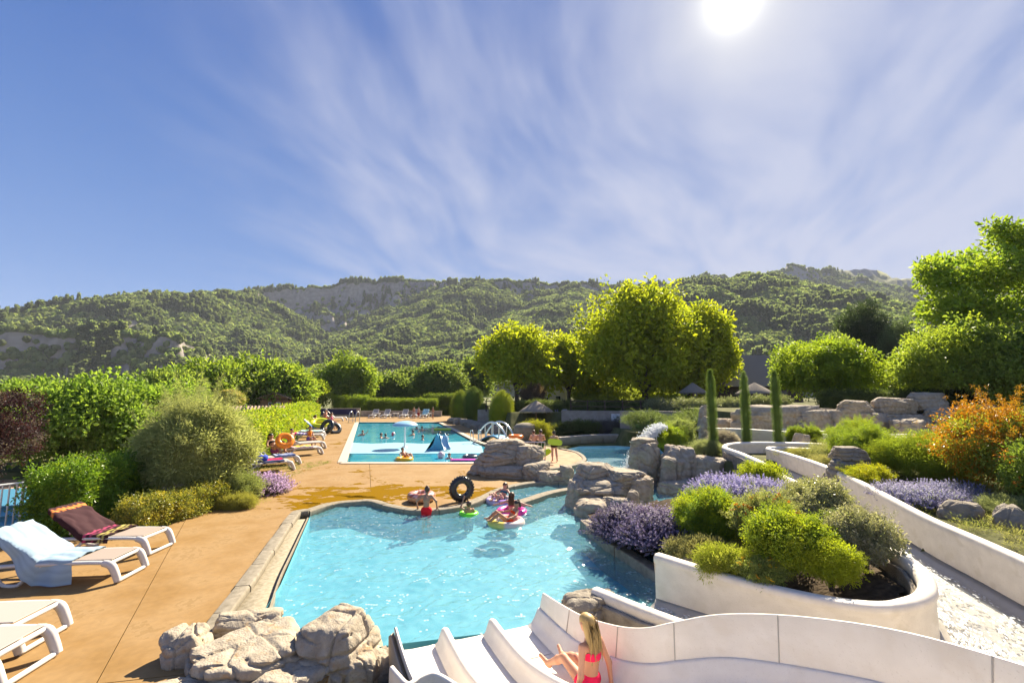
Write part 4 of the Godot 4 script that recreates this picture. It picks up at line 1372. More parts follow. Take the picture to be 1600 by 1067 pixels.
func topiary(called: String, label: String, base: Vector3, h: float, r: float, blunt: float, n: int, a: Color, b: Color, sd: int, kind := "needle", size := 0.16, group := "") -> Node3D:
	var t := thing(called, label, "topiary", base, 0.0, group)
	var prof := []
	for k in 11:
		var y := k / 10.0
		var w := pow(1.0 - pow(y, blunt), 1.0 / 1.7) if blunt < 9 else minf(1.0, 1.0 - pow(y, 14.0))
		w *= 0.86 + 0.14 * sin(clampf(y * 1.6, 0, 1) * PI * 0.5)
		prof.append(Vector2(maxf(0.01, r * w), y * h))
	var mb := MB.new()
	mb.tint = even(a, b)
	var inner := []
	for q in prof: inner.append(Vector2(maxf(0.0, q.x - size * 0.4), q.y * (1.0 - size * 0.3 / h)))
	mb.lathe(Vector3.ZERO, inner, 14)
	var m := mat("inner_twigs", Color.WHITE, 0.95, 0.1)
	m.vertex_color_use_as_albedo = true
	put(mb, "inner_twigs", m, t)
	rng.seed = sd * 37 + 11
	var list := []
	for i in n:
		var y := 1.0 - pow(rng.randf(), 0.8) if blunt < 9 else rng.randf()
		var k := mini(9, int(y * 10.0))
		var w: float = lerpf(prof[k].x, prof[k + 1].x, y * 10.0 - k)
		var az := rng.randf() * TAU
		var f := 1.0 + 0.06 * noise.get_noise_3d(cos(az) * 2.0, y * h * 2.0, sin(az) * 2.0 + sd)
		list.append([Transform3D(Basis.from_euler(Vector3(rng.randf() * TAU, rng.randf() * TAU, rng.randf() * TAU)).scaled(Vector3.ONE * size * rng.randf_range(0.7, 1.3)), Vector3(cos(az) * w * f, y * h, sin(az) * w * f)), shade_of(a, b)])
	scatter(leaf_spray(kind), list, "foliage", t)
	return t

func spike_mesh(called: String, stem: Color, flower: Color, head: float) -> ArrayMesh:
	# one flower spike: thin stalk, leaves at the foot, a head of small blossoms
	if sprays.has(called): return sprays[called]
	var mb := MB.new()
	rng.seed = hash(called)
	for k in 5:
		var d := Vector3(rng.randfn(), 2.2, rng.randfn()).normalized()
		var s := d.cross(Vector3.UP).normalized() * 0.016
		mb.tint = stem * rng.randf_range(1.1, 1.7)
		var e := d * rng.randf_range(0.75, 1.0)
		mb.face([-s, s, e * 0.9 + s * 0.5, e * 0.9 - s * 0.5])
		for j in 4:
			var q := d * rng.randf_range(0.05, 0.5)
			var l := Vector3(rng.randfn(), 0.8, rng.randfn()).normalized() * 0.2
			mb.face([q, q + l * 0.5 + s * 1.2, q + l, q + l * 0.5 - s * 1.2])
		mb.tint = flower
		for j in 9:
			var q := e * lerpf(1.0 - head, 1.0, j / 8.0)
			var l := Vector3(rng.randfn(), 0.5, rng.randfn()).normalized() * 0.055
			var x := l.cross(d).normalized() * 0.022
			mb.tint = flower * rng.randf_range(1.0, 1.6)
			mb.face([q - x, q + x, q + l + x * 0.6, q + l - x * 0.6])
	sprays[called] = mb.mesh(M.petal)
	return sprays[called]

func lavender(label: String, base: Vector3, r: float, h: float, n: int, sd: int, flower := Color(0.24, 0.19, 0.42), stem := Color(0.16, 0.17, 0.1), called := "lavender_bush") -> Node3D:
	var t := thing(called, label, "lavender", base, 0.0, "lavender in the planted beds")
	rng.seed = sd * 29 + 3
	var list := []
	for k in n:
		var a := rng.randf() * TAU
		var q := sqrt(rng.randf())
		var d := Vector3(cos(a), 0, sin(a))
		var lean := Vector3(d.x * q * 0.85, 1.0, d.z * q * 0.85).normalized()
		var b := Basis(Quaternion(Vector3.UP, lean)) * Basis(Vector3.UP, rng.randf() * TAU)
		var s := h * rng.randf_range(0.75, 1.15)
		list.append([Transform3D(b.scaled(Vector3.ONE * s), d * q * r * 0.7), Color.WHITE * rng.randf_range(0.8, 1.2)])
	scatter(spike_mesh("spike%d" % (hash(flower) % 1000), stem, flower, 0.34), list, "foliage", t)
	return t

func blossoms(parent: Node, lobes: Array, n: int, size: float, a: Color, b: Color, sd: int) -> void:
	if not sprays.has("blossom"):
		var mb := MB.new()
		for k in 6:
			var an := TAU * k / 6.0
			var d := Vector3(cos(an), 0.45, sin(an))
			var s := Vector3(-sin(an), 0, cos(an)) * 0.45
			mb.face([Vector3.ZERO, d * 0.6 - s, d, d * 0.6 + s])
		sprays["blossom"] = mb.mesh(M.petal)
	rng.seed = sd * 3 + 1
	var list := []
	for k in n:
		var l: Array = lobes[rng.randi() % lobes.size()]
		var d := Vector3(rng.randfn(), absf(rng.randfn()) + 0.2, rng.randfn()).normalized()
		list.append([Transform3D(Basis.from_euler(Vector3(rng.randfn() * 0.6, rng.randf() * TAU, rng.randfn() * 0.6)).scaled(Vector3.ONE * size * rng.randf_range(0.7, 1.3)), l[0] + d * l[1] * 1.04), shade_of(a, b)])
	scatter(sprays["blossom"], list, "blossoms", parent)

func garden_plants() -> void:
	var dark := Color(0.05, 0.085, 0.018)
	var mid := Color(0.10, 0.15, 0.025)
	var lime := Color(0.24, 0.29, 0.02)
	var lime2 := Color(0.34, 0.38, 0.025)
	var I := func(u, v, y): return gp(u, v, y)
	# --- planted island
	lavender("purple lavender bush overhanging the pool beside the layered rocks", I.call(985, 838, 0.25), 0.75, 0.78, 520, 1, Color(0.13, 0.105, 0.17), Color(0.09, 0.085, 0.06))
	lavender("purple lavender bush next to the clipped round shrub", I.call(1035, 850, 0.4), 0.72, 0.78, 520, 2, Color(0.145, 0.115, 0.19), Color(0.09, 0.09, 0.06))
	lavender("pale violet sage behind the round shrub on the island", I.call(1150, 795, 1.0), 0.95, 0.85, 420, 3, Color(0.27, 0.24, 0.40), Color(0.19, 0.2, 0.15), "russian_sage")
	lavender("pale violet sage by the stone side of the winding slide", I.call(1205, 800, 1.0), 0.8, 0.8, 360, 4, Color(0.27, 0.24, 0.40), Color(0.19, 0.2, 0.14), "russian_sage")
	shrub("round_shrub", "round yellow-green shrub between lavender and orange blossom", I.call(1108, 848, 0.62), Vector3(0.8, 0.62, 0.75), 9, 900, 0.17, "small", mid, lime, 5, lime2, 0.3)
	var fl := shrub("blossom_shrub", "grey-green bush with small orange and yellow flowers", I.call(1200, 862, 0.85), Vector3(0.72, 0.62, 0.65), 7, 620, 0.16, "small", Color(0.13, 0.15, 0.06), Color(0.24, 0.25, 0.10), 6)
	blossoms(fl, lobes_of(Vector3(0, 0.55, 0), Vector3(0.72, 0.62, 0.65), 7, 6, 0.55, 0.5), 110, 0.05, Color(0.75, 0.42, 0.02), Color(0.7, 0.25, 0.03), 6)
	shrub("lime_shrub", "large lime-green mounded shrub in the middle of the island", I.call(1238, 893, 0.9), Vector3(0.7, 0.54, 0.55), 10, 1150, 0.15, "small", mid, lime, 7, lime2, 0.35)
	shrub("lime_shrub", "small bright green shrub at the rounded end of the planter", I.call(1300, 912, 0.9), Vector3(0.42, 0.34, 0.36), 7, 620, 0.12, "small", lime, lime2, 8)
	shrub("grey_shrub", "silvery variegated shrub against the slide's rounded rim", I.call(1350, 885, 0.95), Vector3(0.56, 0.52, 0.5), 7, 720, 0.13, "gloss", Color(0.12, 0.13, 0.07), Color(0.26, 0.25, 0.17), 9, Color(0.42, 0.40, 0.33), 0.25)
	shrub("grey_shrub", "pale leafy shrub behind the lime-green mound", I.call(1270, 815, 1.05), Vector3(0.9, 0.48, 0.7), 7, 680, 0.15, "gloss", Color(0.15, 0.16, 0.08), Color(0.28, 0.28, 0.17), 10, Color(0.45, 0.43, 0.36), 0.2)
	shrub("low_shrub", "low feathery grey-green plants below the round shrub", I.call(1105, 878, 0.55), Vector3(0.75, 0.24, 0.4), 6, 420, 0.16, "fine", Color(0.12, 0.12, 0.05), Color(0.22, 0.2, 0.08), 11)
	shrub("low_shrub", "yellow-green grassy plants beside the pale boulder", I.call(1140, 903, 0.72), Vector3(0.6, 0.26, 0.3), 6, 420, 0.15, "fine", lime, Color(0.3, 0.3, 0.06), 12)
	fl = shrub("low_shrub", "low plants with orange flower heads along the slide rim", I.call(1195, 915, 0.8), Vector3(0.4, 0.22, 0.25), 5, 260, 0.12, "small", Color(0.12, 0.14, 0.05), Color(0.2, 0.24, 0.06), 13)
	blossoms(fl, lobes_of(Vector3(0, 0.2, 0), Vector3(0.4, 0.24, 0.25), 5, 13, 0.55, 0.5), 30, 0.05, Color(0.8, 0.4, 0.02), Color(0.8, 0.55, 0.03), 14)
	shrub("low_shrub", "lime leaves climbing the stone wall behind the sage", I.call(1190, 765, 1.2), Vector3(0.7, 0.4, 0.4), 6, 320, 0.17, "small", lime, lime2, 15)
	# --- head of the island, beside the waterfall
	topiary("cypress", "slender dark cypress column nearest the waterfall rocks", Vector3(9.4, 1.1, -21.6), 3.95, 0.15, 20.0, 1300, Color(0.055, 0.085, 0.022), Color(0.11, 0.15, 0.03), 20, "needle", 0.1, "clipped cypress columns behind the winding slide")
	topiary("cypress", "slender tapering cypress column in the middle of the three", Vector3(12.3, 1.15, -24.2), 3.95, 0.18, 6.0, 1300, Color(0.055, 0.085, 0.022), Color(0.11, 0.15, 0.03), 21, "needle", 0.1, "clipped cypress columns behind the winding slide")
	topiary("cypress", "slender cypress column in front of the round leafy tree", Vector3(13.3, 1.12, -23.1), 3.95, 0.17, 20.0, 1400, Color(0.055, 0.085, 0.022), Color(0.11, 0.15, 0.03), 22, "needle", 0.1, "clipped cypress columns behind the winding slide")
	shrub("leafy_shrub", "yellow-green shrub right behind the waterfall spray", Vector3(7.6, 1.25, -22.6), Vector3(0.85, 0.6, 0.8), 7, 620, 0.2, "small", mid, lime, 23)
	shrub("leafy_shrub", "grey-green shrub to the left of the first cypress", Vector3(8.5, 1.2, -23.4), Vector3(0.8, 0.75, 0.7), 7, 520, 0.2, "small", Color(0.12, 0.15, 0.05), Color(0.22, 0.25, 0.10), 24)
	shrub("leafy_shrub", "low grey plants at the foot of the first cypress", Vector3(8.9, 1.1, -21.4), Vector3(0.9, 0.35, 0.6), 6, 420, 0.17, "fine", Color(0.14, 0.16, 0.07), Color(0.24, 0.26, 0.12), 25)
	shrub("leafy_shrub", "dry lavender tuft to the right of the first cypress", Vector3(10.6, 1.15, -23.3), Vector3(0.7, 0.5, 0.5), 6, 320, 0.2, "fine", Color(0.22, 0.2, 0.16), Color(0.3, 0.26, 0.25), 26)
	var n := 0
	for q in [[9.6, -27.5, 1.2, 0.7], [11.5, -30.0, 1.5, 0.9], [10.2, -34.0, 2.0, 0.9], [13.2, -33.5, 1.8, 1.0]]:
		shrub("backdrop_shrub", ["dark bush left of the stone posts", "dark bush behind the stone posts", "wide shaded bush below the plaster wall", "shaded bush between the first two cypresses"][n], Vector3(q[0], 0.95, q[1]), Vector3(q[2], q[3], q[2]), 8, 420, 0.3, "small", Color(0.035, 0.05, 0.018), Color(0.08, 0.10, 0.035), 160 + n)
		n += 1
	# --- bed on the tip between the two arms of the slide
	shrub("bed_tuft", "sparse yellow-flowered tufts on the slide's inner tip", Vector3(11.9, 1.25, -19.4), Vector3(0.9, 0.22, 0.5), 6, 260, 0.13, "fine", Color(0.2, 0.2, 0.06), Color(0.3, 0.28, 0.08), 30)
	shrub("bed_tuft", "dry grassy tufts between the slide and stacked stones", Vector3(11.6, 1.25, -17.3), Vector3(0.5, 0.2, 0.8), 6, 260, 0.13, "fine", Color(0.2, 0.2, 0.08), Color(0.28, 0.26, 0.1), 31)
	var k := 0
	for s in [[14.3, -23.4, 0.45, 0.55], [15.0, -23.1, 0.5, 0.6], [15.8, -22.7, 0.5, 0.55], [16.7, -22.3, 0.85, 0.85]]:
		shrub("clipped_bush", ["small round bush behind the third cypress", "round yellow-green bush below the rock wall, second from the cypress", "leafy bush squeezed between two rounder bushes", "largest round bush below the rock wall"][k], Vector3(s[0], 1.25, s[1]), Vector3(s[2], s[3], s[2]), 6, 460, 0.15, "small", mid, lime, 32 + k, lime2, 0.2, "bushes below the rock wall")
		k += 1
	# --- bank east of the slide
	shrub("broom_shrub", "big bright green shrub left of the orange photinia", Vector3(13.5, 1.2, -15.4), Vector3(1.5, 0.72, 1.2), 10, 1500, 0.2, "fine", Color(0.14, 0.2, 0.02), Color(0.28, 0.33, 0.03), 40, lime2, 0.2)
	shrub("broom_shrub", "airy green shrub between stacked stones and photinia", Vector3(12.6, 1.2, -16.8), Vector3(1.2, 0.9, 1.0), 8, 900, 0.2, "tiny", mid, lime, 41)
	shrub("broom_shrub", "loose yellow-green bush in front of the rock wall", Vector3(17.3, 1.3, -18.6), Vector3(1.5, 0.5, 1.1), 9, 900, 0.24, "tiny", mid, lime, 42)
	shrub("ground_cover", "flat grey-green ground cover behind the stacked stones", Vector3(14.3, 1.25, -19.0), Vector3(2.4, 0.4, 1.1), 9, 800, 0.2, "fine", Color(0.16, 0.17, 0.06), Color(0.25, 0.25, 0.1), 43)
	shrub("ground_cover", "yellow-leaved ground cover along the slide's outer wall", Vector3(10.6, 1.15, -14.0), Vector3(0.6, 0.35, 0.7), 7, 420, 0.15, "small", lime, Color(0.4, 0.36, 0.02), 44)
	lavender("wide lavender mound spilling over the slide's outer wall", Vector3(10.5, 1.1, -12.1), 1.05, 0.55, 520, 45, Color(0.24, 0.22, 0.34), Color(0.17, 0.2, 0.09))
	lavender("lavender clump with green tips behind the brown boulder", Vector3(11.6, 1.15, -12.4), 0.85, 0.5, 320, 46, Color(0.24, 0.23, 0.33), Color(0.19, 0.22, 0.09))
	var ph := thing("photinia_hedge", "tall photinia shrub with orange and red young leaves", "shrub", Vector3(13.9, 1.1, -12.8))
	var lb := lobes_of(Vector3(0.2, 1.15, 0), Vector3(1.75, 1.25, 1.6), 12, 47, 0.6, 0.5)
	core(ph, lb, 0.5, even(Color(0.10, 0.14, 0.02), Color(0.26, 0.26, 0.03)))
	limbs(ph, Vector3.ZERO, lb.slice(1, 6), 0.05, 0.4, 47)
	foliage(ph, "foliage", "gloss", lb, 2600, 0.22, Color(0.10, 0.14, 0.02), Color(0.26, 0.26, 0.03), 47, Color(0.68, 0.30, 0.02), 0.5, 0.6)
	shoots(ph, Vector3(1.8, 1.4, 1.6), 60, 0.2, "gloss", Color(0.5, 0.2, 0.02), Color(0.6, 0.36, 0.03), 47)
	shrub("photinia_shrub", "dark leafy lower end of the hedge at the picture's edge", Vector3(13.3, 1.1, -11.2), Vector3(1.25, 0.95, 0.9), 9, 1100, 0.19, "gloss", Color(0.07, 0.11, 0.02), Color(0.16, 0.2, 0.03), 48, Color(0.5, 0.2, 0.03), 0.08)
	shrub("photinia_shrub", "orange-tipped shrub leaning over the white railing", Vector3(14.0, 1.2, -15.0), Vector3(0.9, 0.6, 0.6), 8, 620, 0.2, "gloss", Color(0.16, 0.16, 0.03), Color(0.3, 0.24, 0.03), 49, Color(0.62, 0.2, 0.02), 0.4)
	shrub("ground_cover", "grey lavender leaves beneath the upright boulder", Vector3(11.6, 1.1, -11.0), Vector3(0.7, 0.25, 0.5), 6, 320, 0.13, "fine", Color(0.14, 0.16, 0.07), Color(0.2, 0.22, 0.1), 50)

func left_plants() -> void:
	var dark := Color(0.045, 0.075, 0.014)
	# hedge and bed along the deck's western edge
	var a := gp(62, 846)
	hedge_between("laurel_hedge", "dark green laurel hedge behind the maroon towel lounger", a + Vector3(-0.3, -0.1, -0.5), gp(205, 800) + Vector3(-0.9, -0.1, -1.2), 1.3, 1.75, 1500, 0.24, "gloss", Color(0.05, 0.10, 0.012), Color(0.14, 0.22, 0.02), 60, Color(0.26, 0.33, 0.03), 0.15, 0.2)
	var b := gp(175, 838)
	hedge_between("variegated_hedge", "low hedge with yellow-edged leaves along the deck", b + Vector3(0.1, -0.1, -0.35), gp(318, 797) + Vector3(0, -0.1, -0.45), 0.8, 0.85, 1050, 0.17, "gloss", Color(0.07, 0.085, 0.02), Color(0.2, 0.2, 0.04), 61, Color(0.5, 0.43, 0.07), 0.3, 0.16)
	var fe := thing("feathery_shrub", "large feathery grey-green tamarisk between hedge and deck", "shrub", gp(275, 800) + Vector3(-0.5, -0.1, -1.5))
	var lb := lobes_of(Vector3(0, 1.9, 0), Vector3(1.7, 1.75, 1.5), 22, 62, 0.85, 0.3)
	limbs(fe, Vector3.ZERO, lb.slice(1, 7), 0.08, 0.5, 62)
	foliage(fe, "foliage", "fine", lb, 1700, 0.42, Color(0.28, 0.30, 0.11), Color(0.42, 0.44, 0.18), 62)
	shoots(fe, Vector3(1.9, 2.15, 1.6), 70, 0.34, "fine", Color(0.28, 0.30, 0.11), Color(0.42, 0.44, 0.18), 62)
	shrub("feathery_shrub", "soft green shrub at the corner of the deck", gp(365, 792) + Vector3(-0.5, -0.1, -0.8), Vector3(0.95, 0.6, 0.8), 9, 800, 0.24, "fine", Color(0.13, 0.16, 0.05), Color(0.24, 0.26, 0.09), 63)
	shrub("ground_cover", "yellowish creeping plants on the deck's edge", gp(350, 797) + Vector3(0, -0.1, -0.3), Vector3(1.1, 0.28, 0.5), 7, 520, 0.16, "fine", Color(0.2, 0.2, 0.04), Color(0.32, 0.3, 0.06), 64)
	lavender("loose violet-flowered verbena at the corner of the deck", gp(412, 772) + Vector3(-0.3, -0.1, -0.3), 0.95, 0.95, 200, 65, Color(0.38, 0.26, 0.42), Color(0.2, 0.19, 0.09), "verbena")
	var pl := thing("plum_tree", "purple-leaved plum tree at the picture's left edge", "tree", Vector3(-17.6, -0.6, -15.2))
	lb = lobes_of(Vector3(-0.9, 2.9, 0), Vector3(2.5, 1.9, 2.0), 16, 66, 0.8, 0.34)
	limbs(pl, Vector3.ZERO, lb.slice(1, 8), 0.1, 1.5, 66)
	foliage(pl, "crown", "small", lb, 1100, 0.26, Color(0.008, 0.003, 0.005), Color(0.026, 0.010, 0.014), 66, Color(0.07, 0.055, 0.055), 0.12)
	# long clipped hedge behind the row of loungers
	hedge_between("clipped_hedge", "long bright green clipped hedge behind the row of loungers", gp(372, 742) + Vector3(-1.0, -0.1, 0.6), gp(496, 664) + Vector3(-1.0, -0.1, 0), 1.5, 2.5, 4600, 0.36, "broad", Color(0.14, 0.21, 0.015), Color(0.32, 0.38, 0.03), 67, Color(0.42, 0.44, 0.08), 0.15, 0.22)
	# trees beyond
	var k := 0
	for s in [[95, 664, 26, 3.8, 2.15, 0], [165, 660, 28, 4.2, 2.3, 0], [235, 664, 30, 3.4, 2.2, 0], [262, 630, 46, 4.2, 2.6, 1], [325, 605, 62, 6.4, 3.6, 2], [395, 608, 66, 5.2, 3.8, 2], [440, 610, 64, 4.4, 3.5, 2], [545, 600, 88, 5.6, 5.0, 2], [610, 612, 96, 5.0, 3.4, 3], [683, 603, 92, 5.4, 4.4, 3], [650, 606, 100, 4.6, 4.0, 3], [740, 600, 98, 4.0, 5.0, 3], [558, 618, 98, 3.0, 2.8, 4], [615, 617, 96, 3.0, 1.9, 4], [482, 618, 80, 3.0, 2.4, 4], [28, 640, 34, 3.0, 1.8, 0]]:
		var c := gd(s[0], s[1], s[2])
		var g := Vector3(c.x, -0.7, c.z)
		var col: Array = [[Color(0.11, 0.18, 0.025), Color(0.22, 0.30, 0.05)], [Color(0.10, 0.15, 0.03), Color(0.18, 0.22, 0.05)], [Color(0.09, 0.14, 0.022), Color(0.20, 0.25, 0.035)], [Color(0.06, 0.09, 0.022), Color(0.13, 0.16, 0.045)], [Color(0.14, 0.20, 0.02), Color(0.27, 0.32, 0.03)]][s[5]]
		tree("broadleaf_tree", ["bushy green robinia above the purple plum", "widest green robinia behind the laurel hedge", "green robinia above the feathery tamarisk", "round olive-green tree behind the robinias", "spreading tree behind the flowering planter", "large rounded tree left of the wooden cabin", "full green tree standing right of its twin above the cabin", "tall bright tree behind the far end of the pool", "low dark tree behind the bright round bush", "wide round tree in front of the wooded slope", "dusky tree between the two rounder trees", "dark loose tree behind the clipped yews", "slim pale tree behind the blue screen", "bright round bush behind the far hedge", "small tree beside the hedge's far end", "light green tree at the picture's far left"][k], g, c, Vector3(s[3], s[4], s[3] * 0.8), 12, 1100 if s[5] == 0 else 800, [0.55, 0.75, 0.95, 1.1, 0.7][s[5]], "big" if s[5] != 0 else "broad", col[0], col[1], 70 + k, "trees along the valley floor", 0.22)
		k += 1
	# yellow-flowering shrub in its planter
	var fb := shrub("flowering_shrub", "round shrub covered in pale yellow flowers", gd(355, 634, 38) - Vector3(0, 0.35, 0), Vector3(1.15, 0.8, 1.0), 8, 420, 0.3, "small", Color(0.14, 0.18, 0.03), Color(0.26, 0.26, 0.05), 90)
	blossoms(fb, lobes_of(Vector3(0, 0.7, 0), Vector3(1.15, 0.85, 1.0), 8, 90, 0.55, 0.5), 420, 0.14, Color(0.62, 0.55, 0.2), Color(0.6, 0.5, 0.12), 90)

func far_plants() -> void:
	# plane trees over the terrace
	var a := Color(0.17, 0.215, 0.018)
	var b := Color(0.36, 0.38, 0.022)
	var k := 0
	for s in [[808, 566, 62, 5.2, 4.8, 640], [888, 578, 66, 4.4, 4.2, 640], [1005, 546, 58, 7.8, 7.6, 645], [1106, 552, 60, 4.0, 5.5, 645], [940, 588, 70, 4.4, 4.6, 640], [1075, 580, 64, 5.0, 5.2, 640]]:
		var c := gd(s[0], s[1], s[2])
		tree("plane_tree", ["broad plane tree left of the white chalet", "smaller plane tree leaning against its tall neighbour", "tallest plane tree with a great rounded crown", "plane tree with drooping crown beside the thatched roof", "plane tree filling the gap before the tallest one", "plane tree half hidden behind the tallest crown"][k], Vector3(c.x, 1.8, c.z), c, Vector3(s[3], s[4], s[3] * 0.85), 16, 1500 if k == 2 else 900, 0.95, "big", a, b, 100 + k, "plane trees shading the terrace", 0.34 if k != 2 else 0.5, 0.64, 0.5)
		k += 1
	var g := gd(1284, 590, 34)
	tree("round_tree", "dense dome-shaped tree behind the third cypress", Vector3(g.x, 2.6, g.z), g + Vector3(0, 0.1, 0), Vector3(3.05, 2.4, 2.9), 14, 1800, 0.42, "broad", Color(0.10, 0.15, 0.02), Color(0.25, 0.31, 0.025), 110)
	g = gd(1505, 578, 28)
	tree("lime_tree", "low spreading tree above the rock wall", Vector3(g.x + 0.6, 2.6, g.z), g, Vector3(3.5, 2.4, 2.8), 16, 1700, 0.42, "broad", Color(0.11, 0.16, 0.03), Color(0.26, 0.31, 0.035), 111)
	g = gd(1600, 585, 26)
	tree("lime_tree", "dark leafy tree at the picture's right edge", Vector3(g.x + 0.6, 2.6, g.z), g, Vector3(3.0, 2.3, 2.6), 12, 1300, 0.42, "broad", Color(0.09, 0.13, 0.025), Color(0.2, 0.25, 0.035), 112)
	g = gd(1590, 462, 30)
	tree("tall_tree", "tall open-crowned tree rising out of the top right corner", Vector3(g.x + 2.5, 2.6, g.z - 3.0), g + Vector3(1.6, 0, -2.0), Vector3(5.6, 5.4, 3.6), 36, 1150, 0.6, "big", Color(0.10, 0.16, 0.022), Color(0.25, 0.31, 0.03), 113, "", 0.25, 0.9, 0.22)
	g = gd(1392, 606, 44)
	tree("small_tree", "bright yellow-green tree between dome tree and lime tree", Vector3(g.x, 2.6, g.z), g, Vector3(3.4, 2.2, 2.4), 10, 900, 0.5, "broad", Color(0.2, 0.25, 0.02), Color(0.33, 0.36, 0.025), 114)
	g = gd(1300, 570, 70)
	tree("small_tree", "grey-green tree behind the dome tree", Vector3(g.x, 2.0, g.z), g, Vector3(4.0, 4.0, 3.0), 10, 700, 0.8, "big", Color(0.08, 0.11, 0.035), Color(0.15, 0.18, 0.06), 115)
	g = gd(1345, 535, 78)
	tree("black_pine", "dark rounded pine standing before the green hillside", Vector3(g.x, 1.5, g.z), g, Vector3(4.6, 6.8, 4.0), 14, 1100, 0.8, "small", Color(0.010, 0.018, 0.009), Color(0.028, 0.04, 0.018), 116)
	g = gd(1400, 555, 74)
	tree("cedar", "grey-green cedar next to the dark pine", Vector3(g.x, 1.5, g.z), g, Vector3(3.6, 5.2, 3.2), 12, 800, 0.8, "small", Color(0.035, 0.055, 0.025), Color(0.07, 0.095, 0.045), 117)
	# clipped shapes beside the bathing pool
	topiary("clipped_yew", "blunt dark yew cone at the far corner of the pool", gp(722, 656) + Vector3(0, 0, 2), 4.2, 1.35, 3.0, 900, Color(0.07, 0.10, 0.015), Color(0.16, 0.18, 0.02), 120, "needle", 0.34, "clipped yews beside the bathing pool")
	topiary("clipped_yew", "tallest dark yew column among the clipped cones", gp(739, 659), 4.6, 1.15, 20.0, 900, Color(0.04, 0.06, 0.015), Color(0.08, 0.105, 0.02), 121, "needle", 0.32, "clipped yews beside the bathing pool")
	topiary("clipped_yew", "small pointed yew cone between two bigger ones", gp(756, 663), 2.5, 0.95, 1.25, 800, Color(0.055, 0.075, 0.015), Color(0.11, 0.13, 0.02), 122, "needle", 0.28, "clipped yews beside the bathing pool")
	topiary("clipped_yew", "broad golden-green yew dome behind the footbridge", gp(784, 672), 4.1, 1.25, 4.0, 1300, Color(0.12, 0.155, 0.012), Color(0.26, 0.27, 0.015), 123, "needle", 0.28, "clipped yews beside the bathing pool")
	hedge_between("yew_hedge", "dark clipped hedge with sunlit top behind the back row of chairs", gp(578, 649), gp(682, 649), 2.0, 2.6, 1500, 0.5, "small", Color(0.05, 0.08, 0.012), Color(0.16, 0.2, 0.02), 124, null, 0.0, 0.15)
	hedge_between("yew_hedge", "taller dark hedge behind the clipped yews", gp(664, 648), gp(728, 648), 2.0, 3.4, 1100, 0.5, "small", Color(0.045, 0.07, 0.012), Color(0.13, 0.16, 0.02), 125, null, 0.0, 0.15)
	hedge_between("yew_hedge", "low clipped hedge above the blue screen", gp(506, 651) + Vector3(0, 0, -4), gp(560, 651) + Vector3(0, 0, -4), 1.6, 3.2, 500, 0.5, "small", Color(0.06, 0.10, 0.012), Color(0.2, 0.25, 0.02), 126, null, 0.0, 0.15)
	# bed under the plastered wall
	lavender("violet sage in front of the low wall behind the footbridge", gp(850, 672) + Vector3(0, 0.3, -2), 2.2, 1.7, 420, 130, Color(0.30, 0.25, 0.46), Color(0.17, 0.17, 0.13), "russian_sage")
	shrub("yellow_shrub", "yellow-green spiky shrub behind the three bathers", gp(838, 690), Vector3(1.4, 0.85, 1.0), 8, 520, 0.34, "fine", Color(0.18, 0.2, 0.02), Color(0.34, 0.32, 0.03), 131)
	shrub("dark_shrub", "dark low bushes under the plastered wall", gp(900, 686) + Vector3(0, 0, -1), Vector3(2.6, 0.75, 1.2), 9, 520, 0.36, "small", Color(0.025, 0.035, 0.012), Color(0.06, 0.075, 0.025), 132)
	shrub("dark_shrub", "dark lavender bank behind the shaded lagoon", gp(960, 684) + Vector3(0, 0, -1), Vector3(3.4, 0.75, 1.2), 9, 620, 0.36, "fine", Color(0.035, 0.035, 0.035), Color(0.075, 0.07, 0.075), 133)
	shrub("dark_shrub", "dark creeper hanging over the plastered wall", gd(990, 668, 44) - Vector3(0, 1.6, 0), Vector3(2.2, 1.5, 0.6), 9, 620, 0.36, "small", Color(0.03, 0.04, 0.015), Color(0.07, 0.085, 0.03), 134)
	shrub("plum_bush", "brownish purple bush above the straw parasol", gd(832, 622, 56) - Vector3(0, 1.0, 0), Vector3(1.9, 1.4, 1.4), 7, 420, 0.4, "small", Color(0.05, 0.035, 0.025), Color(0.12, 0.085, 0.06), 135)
	hedge_between("terrace_hedge", "dark hedge along the terrace fence under the plane trees", Vector3(-0.5, 1.9, -52.5), Vector3(16.0, 1.9, -50.5), 1.2, 0.95, 1200, 0.34, "small", Color(0.03, 0.04, 0.015), Color(0.08, 0.10, 0.03), 136, null, 0.0, 0.2)
	hedge_between("terrace_hedge", "grey-leaved hedge behind the first two cypresses", Vector3(12.5, 1.9, -42.0), Vector3(24.0, 2.3, -40.0), 1.4, 1.1, 1100, 0.34, "gloss", Color(0.06, 0.075, 0.04), Color(0.16, 0.17, 0.11), 137, null, 0.0, 0.25)
	hedge_between("terrace_hedge", "dark clipped hedge behind the rock wall", Vector3(20.0, 2.6, -29.6), Vector3(29.5, 2.6, -27.2), 1.2, 1.35, 1300, 0.28, "small", Color(0.02, 0.03, 0.01), Color(0.05, 0.065, 0.02), 138, null, 0.0, 0.12)
	# vine rows on the slope under the plane trees
	for j in 5:
		var v := hedge_between("vine_row", ["nearest row of vines on the slope under the plane trees", "second row of vines on the terrace slope", "third row of vines on the terrace slope", "fourth row of vines on the terrace slope", "highest row of vines on the terrace slope"][j], Vector3(9.5, 2.2 + j * 0.35, -62.0 - j * 3.0), Vector3(25.0, 2.2 + j * 0.35, -62.0 - j * 3.0), 0.8, 0.75, 420, 0.4, "broad", Color(0.16, 0.2, 0.03), Color(0.3, 0.33, 0.06), 140 + j, null, 0.0, 0.2)
		v.set_meta("group", "vine rows on the slope")
		v.set_meta("category", "vines")

